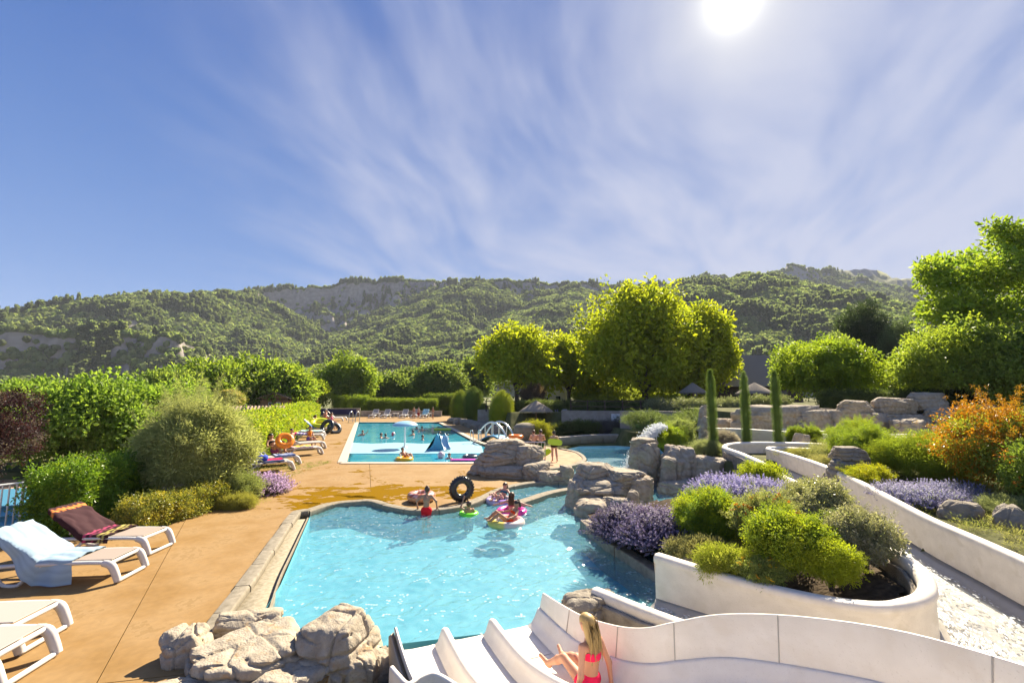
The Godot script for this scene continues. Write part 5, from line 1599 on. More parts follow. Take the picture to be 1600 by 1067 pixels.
func grass() -> void:
	rng.seed = 404
	var list := []
	while list.size() < 9000:
		var x := rng.randf_range(8.5, 30.0)
		var z := rng.randf_range(-26.0, -6.0)
		if list.size() % 3 == 0:
			x = rng.randf_range(-30.0, -10.5)
			z = rng.randf_range(-27.0, -13.0)
			if x > -13.0 and z > -14.5: continue
			if x < -15.0 and z < -16.0: continue
		elif x < bank_x(z) + 0.4: continue
		var y := near_height(x, z)
		if y < -1.0: continue
		var s := rng.randf_range(0.12, 0.26)
		list.append([Transform3D(Basis(Vector3.UP, rng.randf() * TAU).scaled(Vector3(s, s * 0.8, s)), Vector3(x, y + s * 0.3, z)), shade_of(Color(0.10, 0.12, 0.03), Color(0.2, 0.19, 0.07))])
	tag(scatter(leaf_spray("fine"), list, "grass", null), "rough grass and weeds covering the beds beside the slide", "grass", "", "stuff")

# ------------------------------------------------------------------ furniture and play things
var lounger_proto := {}

func make_lounger(key: String, back: float, sling: Material) -> Node3D:
	# foot end at +x, head at -x; 1.95 m long before scaling
	var t := Node3D.new()
	for s in [-1.0, 1.0]:
		var z: float = s * 0.31
		var mb := MB.new()
		mb.tube(curve([Vector3(-0.97, 0.28, z), Vector3(-0.5, 0.31, z), Vector3(0.55, 0.32, z), Vector3(0.8, 0.3, z)], 3), 0.042, 8, 0.75)
		put(mb, "side_rail", M.plastic_white, t)
		mb = MB.new()
		mb.tube(curve([Vector3(0.74, 0.305, z), Vector3(0.86, 0.27, z), Vector3(0.93, 0.15, z), Vector3(0.98, 0.03, z)], 4), [0.042, 0.046, 0.05, 0.052, 0.053, 0.053, 0.052, 0.051, 0.05, 0.049, 0.048, 0.047, 0.046], 8, 1.15)
		put(mb, "leg", M.plastic_white, t)
		mb = MB.new()
		mb.tube(curve([Vector3(-0.12, 0.3, z), Vector3(-0.3, 0.17, z), Vector3(-0.42, 0.03, z), Vector3(-0.55, 0.015, z), Vector3(-0.68, 0.06, z), Vector3(-0.8, 0.27, z)], 3), 0.028, 7)
		put(mb, "leg", M.plastic_white, t)
	var cb := MB.new()
	cb.tube([Vector3(0.975, 0.035, -0.31), Vector3(0.975, 0.035, 0.31)], 0.03, 8)
	put(cb, "foot_bar", M.plastic_white, t)
	cb = MB.new()
	cb.tube([Vector3(0.84, 0.3, -0.3), Vector3(0.84, 0.3, 0.3)], 0.03, 8)
	put(cb, "end_bar", M.plastic_white, t)
	cb = MB.new()
	cb.box(Vector3(0.33, 0.345, 0), Vector3(1.02, 0.014, 0.56), Basis(), 0.006)
	put(cb, "seat_sling", sling, t)
	var d := Vector3(-cos(back), sin(back), 0)
	var o := Vector3(-0.19, 0.345, 0)
	var n := Vector3(sin(back), cos(back), 0)
	cb = MB.new()
	cb.box(o + d * 0.39, Vector3(0.78, 0.014, 0.54), Basis(-d, n, Vector3(0, 0, 1)), 0.006)
	put(cb, "backrest", sling, t)
	for s in [-1.0, 1.0]:
		cb = MB.new()
		cb.tube([o + Vector3(0, 0, s * 0.285), o + d * 0.8 + Vector3(0, 0, s * 0.285)], 0.022, 7)
		put(cb, "back_frame", M.plastic_white, t)
	cb = MB.new()
	cb.tube([o + d * 0.8 + Vector3(0, 0, -0.29), o + d * 0.8 + Vector3(0, 0, 0.29)], 0.024, 7)
	put(cb, "back_frame", M.plastic_white, t)
	if back > 0.2:
		cb = MB.new()
		cb.tube([o + d * 0.5, Vector3(-0.72, 0.3, 0)], 0.016, 6)
		put(cb, "prop", M.plastic_white, t)
	lounger_proto[key] = t
	return t

func lounger(key: String, foot: Vector3, turn: float, size: float, label: String, group: String) -> Node3D:
	var o: Node3D = lounger_proto[key].duplicate()
	o.name = numbered("sun_lounger")
	add_child(o)
	o.rotation.y = turn
	o.scale = Vector3.ONE * size
	o.position = foot - Vector3(cos(turn), 0, -sin(turn)) * 0.98 * size
	tag(o, label, "sun lounger", group)
	return o

func towel(called: String, label: String, over: Node3D, back: float, from: float, to: float, left: float, right: float, colors: Callable, sd: int, thick := 0.012) -> void:
	# cloth laid over a lounger: up the backrest, along the seat, hanging down at the sides in folds
	var t := thing(called, label, "towel", over.position, over.rotation.y)
	var S := over.scale.x
	var mb := MB.new()
	var nu := 40
	var nw := 36
	for side in [1.0, -1.0]:
		var rows := []
		var tints := []
		for i in nu + 1:
			var u := lerpf(from, to, i / float(nu))     # way along the lounger; below 0 it climbs the backrest
			var r := []
			for j in nw + 1:
				var w := lerpf(left, lerpf(minf(right, 0.38), right, smoothstep(from, 0.15, u)), j / float(nw))
				var fold := 0.035 * sin(w * 13.0 + u * 2.5 + 3.0 * noise.get_noise_2d(u * 1.5, sd)) * (0.5 + noise.get_noise_2d(w * 2.0, u * 1.5 + sd))
				var p: Vector3
				if u < 0.0: p = Vector3(-0.19, 0.345, 0) + Vector3(-cos(back), sin(back), 0) * -u + Vector3(sin(back), cos(back), 0) * (0.035 + absf(fold))
				else: p = Vector3(-0.19 + u, 0.368 + absf(fold), 0)
				var over_edge := absf(w) - 0.3
				p.z = clampf(w, -0.3, 0.3)
				if over_edge > 0.0:
					var wave := 0.035 * sin(u * 13.0 + sd + over_edge * 3.0) * minf(1.0, over_edge * 5.0)
					p.y -= over_edge * 0.97
					p.z += signf(w) * (0.035 + wave + over_edge * 0.12)
					p.x += 0.1 * over_edge * sin(u * 4.0)
					p.y = maxf(p.y, 0.03)
				p += Vector3(0, side * thick * 0.5, 0)
				r.append(p * S)
			rows.append(r)
		var i0 := mb.v.size()
		mb.grid(rows, false, side < 0)
		for i in nu + 1:
			for j in nw + 1: mb.c[i0 + i * (nw + 1) + j] = colors.call(lerpf(from, to, i / float(nu)), lerpf(left, right, j / float(nw)))
	put(mb, "cloth", M.fabric, t)

func torus(mb: MB, o: Vector3, b: Basis, R: float, r: float, cols: Array, seg := 36, sides := 12, squash := 0.9) -> void:
	var i0 := mb.v.size()
	var rows := []
	for i in seg + 1:
		var a := TAU * i / seg
		var ring := []
		for j in sides:
			var e := TAU * j / sides
			ring.append(o + b * Vector3((R + r * cos(e)) * cos(a), r * sin(e) * squash, (R + r * cos(e)) * sin(a)))
		rows.append(ring)
	mb.grid(rows, true)
	for i in seg + 1:
		for j in sides: mb.c[i0 + i * sides + j] = cols[(i * cols.size() / (seg + 1)) % cols.size()] if cols.size() < 20 else cols[(i * 7 + j * 3) % cols.size()]

func swim_ring(called: String, label: String, o: Vector3, b: Basis, R: float, r: float, cols: Array, category := "swim ring", group := "inflatable rings") -> Node3D:
	var t := thing(called, label, category, o, 0.0, group)
	var mb := MB.new()
	torus(mb, Vector3.ZERO, b, R, r, cols)
	put(mb, "tube", M.vinyl, t)
	mb = MB.new()
	mb.tint = Color(0.7, 0.7, 0.7)
	var q := b * Vector3(R * 0.95, r * 0.85, 0)
	mb.tube([q, q + b * Vector3(0, r * 0.25, 0)], r * 0.12, 6)
	put(mb, "valve", M.vinyl, t)
	return t

func ball(called: String, label: String, o: Vector3, r: float, cols: Array) -> void:
	var t := thing(called, label, "ball", o)
	for k in 6:
		var mb := MB.new()
		mb.tint = cols[k % cols.size()]
		var rows := []
		for j in 9:
			var e := (j / 8.0 - 0.5) * PI
			var ring := []
			for i in 5:
				var a := TAU * (k + i / 4.0) / 6.0
				ring.append(Vector3(cos(a) * cos(e), sin(e), -sin(a) * cos(e)) * r)
			rows.append(ring)
		mb.grid(rows)
		put(mb, "panel", M.vinyl, t)

func loungers_and_towels() -> void:
	make_lounger("up", 0.58, M.sling)
	make_lounger("low", 0.12, M.sling)
	make_lounger("pale_low", 0.42, M.sling_pale)
	make_lounger("pale_up", 0.72, M.sling_pale)
	var near := "white sun loungers in the foreground"
	var l2 := lounger("up", gp(251, 860), 0.03, 1.36, "sun lounger by the laurel hedge under a dark maroon towel", near)
	var l1 := lounger("up", gp(206, 899), 0.1, 1.36, "sun lounger with a light blue towel over its backrest", near)
	lounger("pale_low", gp(70, 1002), 0.1, 1.36, "cut-off sun lounger foot below the blue towel one", near)
	lounger("pale_low", gp(47, 1051), 0.1, 1.36, "sun lounger foot in the bottom left corner", near)
	towel("beach_towel", "light blue towel draped over the nearer lounger and hanging down", l1, 0.58, -0.83, 0.5, -0.34, 0.72, func(u, w): return Color(0.30, 0.40, 0.49) * (0.96 + 0.08 * sin(w * 50.0)), 3)
	towel("beach_towel", "dark maroon towel with pink, yellow and orange zigzag bands", l2, 0.58, -0.83, 0.45, -0.42, 0.42, func(u, w):
		var zig := absf(fposmod(w * 9.0, 1.0) - 0.5) * 0.07
		var v: float = u + zig
		if v > 0.02 and v < 0.07 or v > 0.14 and v < 0.17: return Color(0.42, 0.06, 0.14)
		if v > 0.27 and v < 0.32 or v > 0.36 and v < 0.39: return Color(0.5, 0.42, 0.12)
		if v > -0.74 and v < -0.68: return Color(0.6, 0.2, 0.05)
		return Color(0.045, 0.016, 0.022), 9)
	var row := "white sun loungers along the clipped hedge"
	var dir := 0.66
	var spots := [[456, 733, "pale_up", "nearest lounger of the hedge row, heaped with bags"], [466, 724, "pale_up", "lounger with the sunbather behind the orange ring"], [501, 709, "pale_low", "lounger spread with a yellow and pink towel"], [506, 700, "pale_low", "lounger just behind the yellow and pink towel one"], [506, 687, "low", "lounger with turquoise and magenta towels"], [508, 682, "low", "lounger beyond the turquoise and magenta towels"], [519, 676, "pale_up", "lounger behind the two black inner tubes"], [526, 669, "pale_up", "lounger under the yellow ring's owner"], [536, 658, "pale_up", "upright lounger near the pool ladder"], [542, 656.5, "pale_up", "last lounger of the hedge row, next to the ladder"]]
	var made := []
	for s in spots: made.append(lounger(s[2], gp(s[0], s[1]), dir * (1.0 if s[1] > 690 else 0.5), 1.5, s[3], row))
	var stripes := func(a: Color, b: Color, n: float): return func(u, w): return a if fposmod(w * n, 1.0) < 0.5 else b
	towel("beach_towel", "yellow towel with pink edges on a lounger beside the standing boy", made[2], 0.42, -0.7, 0.75, -0.3, 0.36, func(u, w): return Color(0.62, 0.36, 0.02) if absf(w) < 0.2 else Color(0.62, 0.05, 0.22) if absf(w) < 0.27 else Color(0.6, 0.5, 0.45), 21)
	towel("beach_towel", "magenta and purple towel on the lounger nearer the hedge", made[4], 0.12, -0.8, 0.3, -0.3, 0.4, func(u, w): return Color(0.5, 0.01, 0.16) if u < -0.25 else Color(0.18, 0.12, 0.4) if fposmod(u * 6.0, 1.0) < 0.5 else Color(0.45, 0.42, 0.5), 22)
	towel("beach_towel", "turquoise striped towel hung over a lounger's foot", made[5], 0.12, -0.2, 1.0, -0.3, 0.42, stripes.call(Color(0.12, 0.42, 0.45), Color(0.5, 0.56, 0.55), 5.0), 23)
	towel("beach_towel", "crimson towel lying across the nearest lounger of the row", made[0], 0.72, 0.2, 0.85, -0.3, 0.36, func(u, w): return Color(0.45, 0.01, 0.07) if w < 0.1 else Color(0.04, 0.05, 0.12), 24)
	towel("beach_towel", "dark blue towel at the sunbather's feet", made[1], 0.72, 0.3, 0.98, -0.3, 0.42, stripes.call(Color(0.06, 0.09, 0.22), Color(0.3, 0.32, 0.42), 4.0), 25)
	towel("beach_towel", "blue edged pale towel over a raised backrest", made[6], 0.72, -0.82, 0.2, -0.33, 0.33, func(u, w): return Color(0.08, 0.2, 0.5) if absf(w) > 0.2 else Color(0.55, 0.5, 0.52), 26)
	towel("beach_towel", "bright blue towel hanging on the backrest behind the boy", made[3], 0.42, -0.8, -0.3, -0.4, 0.4, func(u, w): return Color(0.03, 0.2, 0.42), 27)
	# bag and odds beside the nearest lounger of the row
	var bag := thing("beach_bag", "blue and white beach bag on the nearest lounger of the row", "bag", made[0].position + Vector3(0.1, 0.56, 0.1))
	var mb := MB.new()
	mb.tint = Color(0.05, 0.08, 0.42)
	mb.lathe(Vector3.ZERO, [Vector2(0.0, 0.0), Vector2(0.2, 0.0), Vector2(0.27, 0.1), Vector2(0.25, 0.24), Vector2(0.19, 0.3), Vector2(0.0, 0.28)], 12)
	put(mb, "bag_body", M.fabric, bag)
	mb = MB.new()
	mb.tint = Color(0.5, 0.5, 0.55)
	mb.tube(curve([Vector3(-0.18, 0.25, 0), Vector3(-0.08, 0.42, 0), Vector3(0.08, 0.42, 0), Vector3(0.18, 0.25, 0)], 4), 0.02, 6)
	put(mb, "handle", M.fabric, bag)
	# back row before the dark hedge
	var back := "white loungers facing the pool before the dark hedge"
	var xs := [[580, "raised lounger left in the row before the dark hedge"], [599, "raised lounger beside the small white table"], [628, "raised lounger with a red bag before the dark hedge"], [646, "raised lounger next to the standing bathers"], [661, "raised lounger under a pale turquoise towel"]]
	for x in xs:
		var o := lounger("pale_up", gp(x[0], 653.5), -PI * 0.5, 1.45, x[1], back)
		if x[0] == 661: towel("beach_towel", "pale turquoise towel on a back row lounger", o, 0.72, -0.82, 0.4, -0.34, 0.34, func(u, w): return Color(0.3, 0.5, 0.55), 28)
	for x in [[589, "small white table between two back row loungers"], [618, "small white table left of the red bag lounger"], [671, "small white table beside the turquoise towel lounger"]]:
		var p := gp(x[0], 652.5)
		var t := thing("side_table", x[1], "table", p, 0.0, "small white tables in the back row")
		mb = MB.new()
		mb.box(Vector3(0, 0.66, 0), Vector3(0.9, 0.06, 0.9))
		put(mb, "table_top", M.plastic_white, t)
		for s in [[-1, -1], [-1, 1], [1, -1], [1, 1]]:
			mb = MB.new()
			mb.tube([Vector3(s[0] * 0.38, 0, s[1] * 0.38), Vector3(s[0] * 0.34, 0.64, s[1] * 0.34)], 0.04, 6)
			put(mb, "leg", M.plastic_white, t)

func floats() -> void:
	var Y := Basis()
	var up := func(turn: float, tilt: float): return Basis(Vector3.UP, turn) * Basis(Vector3.RIGHT, tilt)
	# big tyre-shaped ring standing on the deck
	var ty := thing("tyre_ring", "big black tyre-shaped ring with lugged tread standing on edge", "inflatable tyre", gp(721, 784) + Vector3(0, 0.46, 0), 0.35)
	var mb := MB.new()
	mb.tint = Color(0.024, 0.024, 0.027)
	var B := Basis(Vector3.RIGHT, PI * 0.5)
	torus(mb, Vector3.ZERO, B, 0.325, 0.135, [mb.tint], 40, 14, 0.95)
	put(mb, "tube", M.vinyl, ty)
	for k in 26:
		for s in [-1.0, 1.0]:
			var a := TAU * (k + (0.5 if s > 0 else 0.0)) / 26.0
			mb = MB.new()
			mb.tint = Color(0.03, 0.03, 0.033)
			mb.box(Vector3(cos(a) * 0.455, sin(a) * 0.455, s * 0.045), Vector3(0.035, 0.055, 0.075), Basis(Vector3(0, 0, 1), a), 0.008)
			put(mb, "tread_lug", M.vinyl, ty)
	for k in 10:
		var a := TAU * k / 10.0
		mb = MB.new()
		mb.tint = Color(0.22, 0.22, 0.24)
		mb.box(Vector3(cos(a) * 0.215, sin(a) * 0.215, 0.085), Vector3(0.05, 0.02, 0.02), Basis(Vector3(0, 0, 1), a + PI / 2), 0.004)
		put(mb, "rim_mark", M.vinyl, ty)
	var pink := Color(0.36, 0.10, 0.09)
	var dots := []
	rng.seed = 4
	for k in 29: dots.append([Color(0.3, 0.07, 0.06), Color(0.26, 0.06, 0.05), Color(0.3, 0.07, 0.06), Color(0.62, 0.42, 0.38), Color(0.45, 0.2, 0.1)][rng.randi() % 5])
	var dn := thing("doughnut_ring", "inflatable doughnut with brown sprinkled icing on the pool edge", "swim ring", gp(658, 783) + Vector3(0, 0.16, 0), 0.0, "inflatable rings")
	mb = MB.new()
	torus(mb, Vector3.ZERO, Y, 0.36, 0.165, [Color(0.52, 0.30, 0.15)], 36, 12, 0.9)
	put(mb, "dough", M.vinyl, dn)
	mb = MB.new()
	torus(mb, Vector3(0, 0.05, 0), Y, 0.36, 0.155, dots, 36, 12, 0.86)
	put(mb, "icing", M.vinyl, dn)
	swim_ring("swim_ring", "violet and white patterned ring under the girl in teal", gp(777, 783, -0.1) + Vector3(0.1, 0.02, 0), Y, 0.42, 0.13, [Color(0.32, 0.18, 0.55), Color(0.5, 0.42, 0.62), Color(0.36, 0.2, 0.5), Color(0.6, 0.5, 0.55)])
	swim_ring("swim_ring", "hot pink ring under the long-haired girl", gp(797, 798, -0.1) + Vector3(0.05, 0.0, 0.1), Y, 0.42, 0.12, [Color(0.75, 0.04, 0.3), Color(0.7, 0.06, 0.36)])
	swim_ring("swim_ring", "translucent white and yellow ring under the girl in orange", gp(786, 817, -0.1) + Vector3(0.1, 0.02, 0), Y, 0.46, 0.14, [Color(0.62, 0.5, 0.46), Color(0.65, 0.55, 0.12), Color(0.62, 0.52, 0.48), Color(0.6, 0.28, 0.3)])
	swim_ring("swim_ring", "orange ring leaning on the sunbather's knees", gp(440, 724) + Vector3(0.0, 1.25, -0.2), up.call(0.6, 0.95), 0.34, 0.17, [Color(0.85, 0.24, 0.01)])
	swim_ring("swim_ring", "yellow-green ring on the lounger row", gp(505, 676) + Vector3(-0.4, 0.95, 0), up.call(0.3, 0.35), 0.72, 0.26, [Color(0.62, 0.66, 0.02)])
	swim_ring("inner_tube", "black inner tube leaning against a lounger, seen face on", gp(512, 678.5) + Vector3(0, 0.75, 0.3), up.call(-0.3, 1.2), 0.55, 0.2, [Color(0.03, 0.032, 0.04)], "inner tube", "black inner tubes")
	swim_ring("inner_tube", "black inner tube lying tilted beside the other one", gp(523, 677) + Vector3(0, 0.5, 0.2), up.call(0.8, 0.9), 0.52, 0.2, [Color(0.025, 0.028, 0.035)], "inner tube", "black inner tubes")
	swim_ring("swim_ring", "orange-yellow ring carrying a child in the front basin", gp(631.5, 719, -0.1) + Vector3(0, 0.05, 0), Y, 0.38, 0.17, [Color(0.72, 0.36, 0.01), Color(0.75, 0.42, 0.02)])
	swim_ring("inner_tube", "dark inner tube floating at the splash pad's edge", gp(734.5, 715, -0.1) + Vector3(0, 0.06, 0), Y, 0.36, 0.14, [Color(0.05, 0.07, 0.09)], "inner tube", "black inner tubes")
	swim_ring("swim_ring", "orange ring lying on top of the rock beside the bridge", gp(806, 688, 1.3) + Vector3(0, 0.12, -1.0), Y, 0.34, 0.12, [Color(0.8, 0.2, 0.02)])
	ball("beach_ball", "pale pink and white beach ball in the front basin", gp(689, 716, -0.1) + Vector3(0, 0.18, 0), 0.24, [Color(0.65, 0.45, 0.5), Color(0.65, 0.65, 0.66)])
	ball("beach_ball", "red and white beach ball among the bathers", gp(614, 681, -0.1) + Vector3(0, 0.16, 0), 0.2, [Color(0.65, 0.08, 0.12), Color(0.65, 0.55, 0.56)])
	for s in [["float_board", "lime floating mat at the pool's right side", gp(692, 671.5, -0.08), Vector3(2.0, 0.12, 1.1), Color(0.55, 0.7, 0.02), 0.2], ["float_board", "pink lilo floating near the pool's front edge", gp(726, 720, -0.08), Vector3(1.7, 0.1, 0.5), Color(0.65, 0.1, 0.45), 0.0]]:
		var t := thing(s[0], s[1], "float", s[2] + Vector3(0, 0.06, 0), s[5])
		for k in 5:
			mb = MB.new()
			mb.tint = s[4]
			var z: float = s[3].z * ((k + 0.5) / 5.0 - 0.5)
			mb.tube([Vector3(-s[3].x * 0.5, 0, z), Vector3(-s[3].x * 0.45, 0, z), Vector3(s[3].x * 0.45, 0, z), Vector3(s[3].x * 0.5, 0, z)], [s[3].z * 0.04, s[3].z * 0.1, s[3].z * 0.1, s[3].z * 0.04], 8, 0.8)
			put(mb, "air_tube", M.vinyl, t)

func pool_equipment() -> void:
	var b := gp(632, 699, -0.05)
	var t := thing("fountain_mushroom", "pale blue mushroom fountain on a white pole", "fountain", b)
	var mb := MB.new()
	mb.tube([Vector3.ZERO, Vector3(0, 1.8, 0)], 0.075, 12)
	put(mb, "pole", M.white_paint, t)
	mb = MB.new()
	mb.lathe(Vector3(0, 1.62, 0), [Vector2(0.0, 0.06), Vector2(0.4, 0.05), Vector2(0.8, 0.0), Vector2(0.92, -0.06), Vector2(0.94, -0.02), Vector2(0.9, 0.08), Vector2(0.75, 0.18), Vector2(0.5, 0.27), Vector2(0.25, 0.31), Vector2(0.0, 0.32)], 28)
	put(mb, "cap", mat("pale_blue", lin(0.26, 0.46, 0.62), 0.35), t)
	mb = MB.new()
	mb.lathe(Vector3.ZERO, [Vector2(0.2, 0.0), Vector2(0.2, 0.05), Vector2(0.08, 0.09)], 14)
	put(mb, "base_ring", M.white_paint, t)
	b = gp(688, 703, -0.05)
	t = thing("toddler_slide", "blue toddler slide shaped like a fin on the splash pad", "slide", b)
	mb = MB.new()
	var fin := []
	for s in [-0.14, 0.14]:
		var r := []
		for q in [Vector2(-1.0, 0.0), Vector2(-0.75, 0.12), Vector2(-0.5, 0.45), Vector2(-0.35, 0.95), Vector2(-0.25, 1.15), Vector2(-0.12, 0.95), Vector2(0.0, 0.6), Vector2(0.15, 0.25), Vector2(0.25, 0.0)]: r.append(Vector3(q.x, q.y, s))
		fin.append(r)
	mb.grid(fin, true)
	mb.face(reversed(fin[0])); mb.face(fin[1].duplicate())
	put(mb, "fin_body", M.blue_plastic, t)
	mb = MB.new()
	var ch := curve([Vector3(0.05, 0.95, -0.3), Vector3(0.2, 0.75, -0.1), Vector3(0.35, 0.35, 0.2), Vector3(0.55, 0.08, 0.6)], 5)
	sweep(mb, ch, [Vector2(0.26, -0.02), Vector2(0.26, 0.16), Vector2(0.22, 0.16), Vector2(0.19, 0.02), Vector2(-0.19, 0.02), Vector2(-0.22, 0.16), Vector2(-0.26, 0.16), Vector2(-0.26, -0.02)])
	put(mb, "chute", mat("pale_blue", lin(0.26, 0.46, 0.62), 0.35), t)
	mb = MB.new()
	mb.tube([Vector3(0.3, 0.0, -0.4), Vector3(0.3, 0.95, -0.4)], 0.2, 10)
	put(mb, "step_tower", mat("pale_blue", lin(0.26, 0.46, 0.62), 0.35), t)
	# arched footbridge
	var p := gp(752, 688)
	var q := gp(799, 692)
	t = thing("footbridge", "small arched blue footbridge with steel handrails", "bridge", p.lerp(q, 0.5))
	var along := (q - p) * 0.85
	var across := Vector3(-along.z, 0, along.x).normalized()
	var deck_line := []
	for k in 9:
		var s := k / 8.0
		deck_line.append(along * (s - 0.5) + Vector3(0, 0.05 + 0.5 * sin(s * PI), 0))
	mb = MB.new()
	sweep(mb, deck_line, [Vector2(0.55, -0.14), Vector2(0.55, 0.0), Vector2(-0.55, 0.0), Vector2(-0.55, -0.14)])
	put(mb, "deck_arch", M.blue_paint, t)
	for s in [-0.5, 0.5]:
		var hand := []
		for k in 13:
			var f := k / 12.0
			hand.append(along * (f - 0.5) * 1.08 + across * s + Vector3(0, 0.55 + 1.05 * pow(sin(f * PI), 0.8), 0))
		mb = MB.new()
		mb.tube(hand, 0.075, 8)
		put(mb, "handrail", M.steel, t)
		for k in [0, 3, 6, 9, 12]:
			var f: float = k / 12.0
			mb = MB.new()
			mb.tube([along * (f - 0.5) * 1.04 + across * s + Vector3(0, 0.45 * sin(f * PI), 0), hand[k]], 0.055, 7)
			put(mb, "baluster", M.steel, t)
	for s in [[741, 690, 0.5, "steel pool ladder near the footbridge"], [556, 660, -0.3, "steel pool ladder at the far left corner"]]:
		var o := gp(s[0], s[1])
		t = thing("pool_ladder", s[3], "ladder", o, s[2], "steel pool ladders")
		var k := 1.0 if s[1] > 680 else 1.5
		for w in [-0.35, 0.35]:
			mb = MB.new()
			mb.tube(curve([Vector3(w, 0, 0) * k, Vector3(w, 0.75, 0) * k, Vector3(w, 0.95, 0.2) * k, Vector3(w, 0.8, 0.5) * k, Vector3(w, -0.1, 0.6) * k], 4), 0.035 * k, 7)
			put(mb, "rail", M.steel, t)
		for y in [-0.05, 0.2]:
			mb = MB.new()
			mb.tube([Vector3(-0.35, y, 0.59) * k, Vector3(0.35, y, 0.59) * k], 0.03 * k, 6)
			put(mb, "rung", M.steel, t)
	# railing beside the rock
	t = thing("steel_railing", "grey railing with upright bars between the rock and the bathers", "railing", Vector3(-0.1, 0, -26.9))
	for y in [0.15, 1.15]:
		mb = MB.new()
		mb.tube([Vector3(0, y, 0), Vector3(2.0, y, 0.2)], 0.035, 7)
		put(mb, "rail", M.steel, t)
	for k in 11:
		mb = MB.new()
		mb.tube([Vector3(0.2 * k, 0 if k % 5 == 0 else 0.15, 0.02 * k), Vector3(0.2 * k, 1.15, 0.02 * k)], 0.035 if k % 5 == 0 else 0.015, 6)
		put(mb, "bar", M.steel, t)
	# waterfall
	t = thing("waterfall", "arc of white spray falling from the rocks into the lagoon", "waterfall", Vector3(6.3, 0, -22.2))
	rng.seed = 77
	var rows := []
	for k in 15:
		var f := k / 14.0
		var r := []
		for j in 11:
			var g := j / 10.0 - 0.5
			r.append(Vector3(1.25 - 2.0 * f, 2.35 + 0.28 * sin(f * 2.2) - 2.7 * f * f, 1.15 * g * (0.75 + 0.5 * f)) + Vector3(noise.get_noise_2d(k * 1.1, j * 1.3), noise2.get_noise_2d(k * 1.7, j * 2.3), 0) * 0.06)
		rows.append(r)
	var drop := MB.new()
	drop.lathe(Vector3.ZERO, [Vector2(0, -1), Vector2(0.5, -0.3), Vector2(0.5, 0.3), Vector2(0, 1)], 5)
	var dm := drop.mesh(M.foam)
	var list := []
	for k in 6500:
		var f := 0.1 + 0.9 * pow(rng.randf(), 0.7)
		var g := rng.randf() - 0.5
		var pos := Vector3(1.25 - 2.0 * f + rng.randfn() * 0.2 * f, 2.35 + 0.28 * sin(f * 2.2) - 2.7 * f * f + rng.randfn() * 0.16 * (0.2 + f), 1.15 * g * (0.75 + 0.6 * f) + rng.randfn() * 0.08)
		if pos.y < -0.1: pos.y = -0.1 + rng.randf() * 0.3
		var sz := rng.randf_range(0.012, 0.035)
		list.append([Transform3D(Basis.from_euler(Vector3(0, 0, rng.randf_range(0.2, 1.0) + (1.0 - f))).scaled(Vector3(sz, sz * rng.randf_range(1.0, 3.0), sz)), pos), Color.WHITE])
	scatter(dm, list, "spray", t)

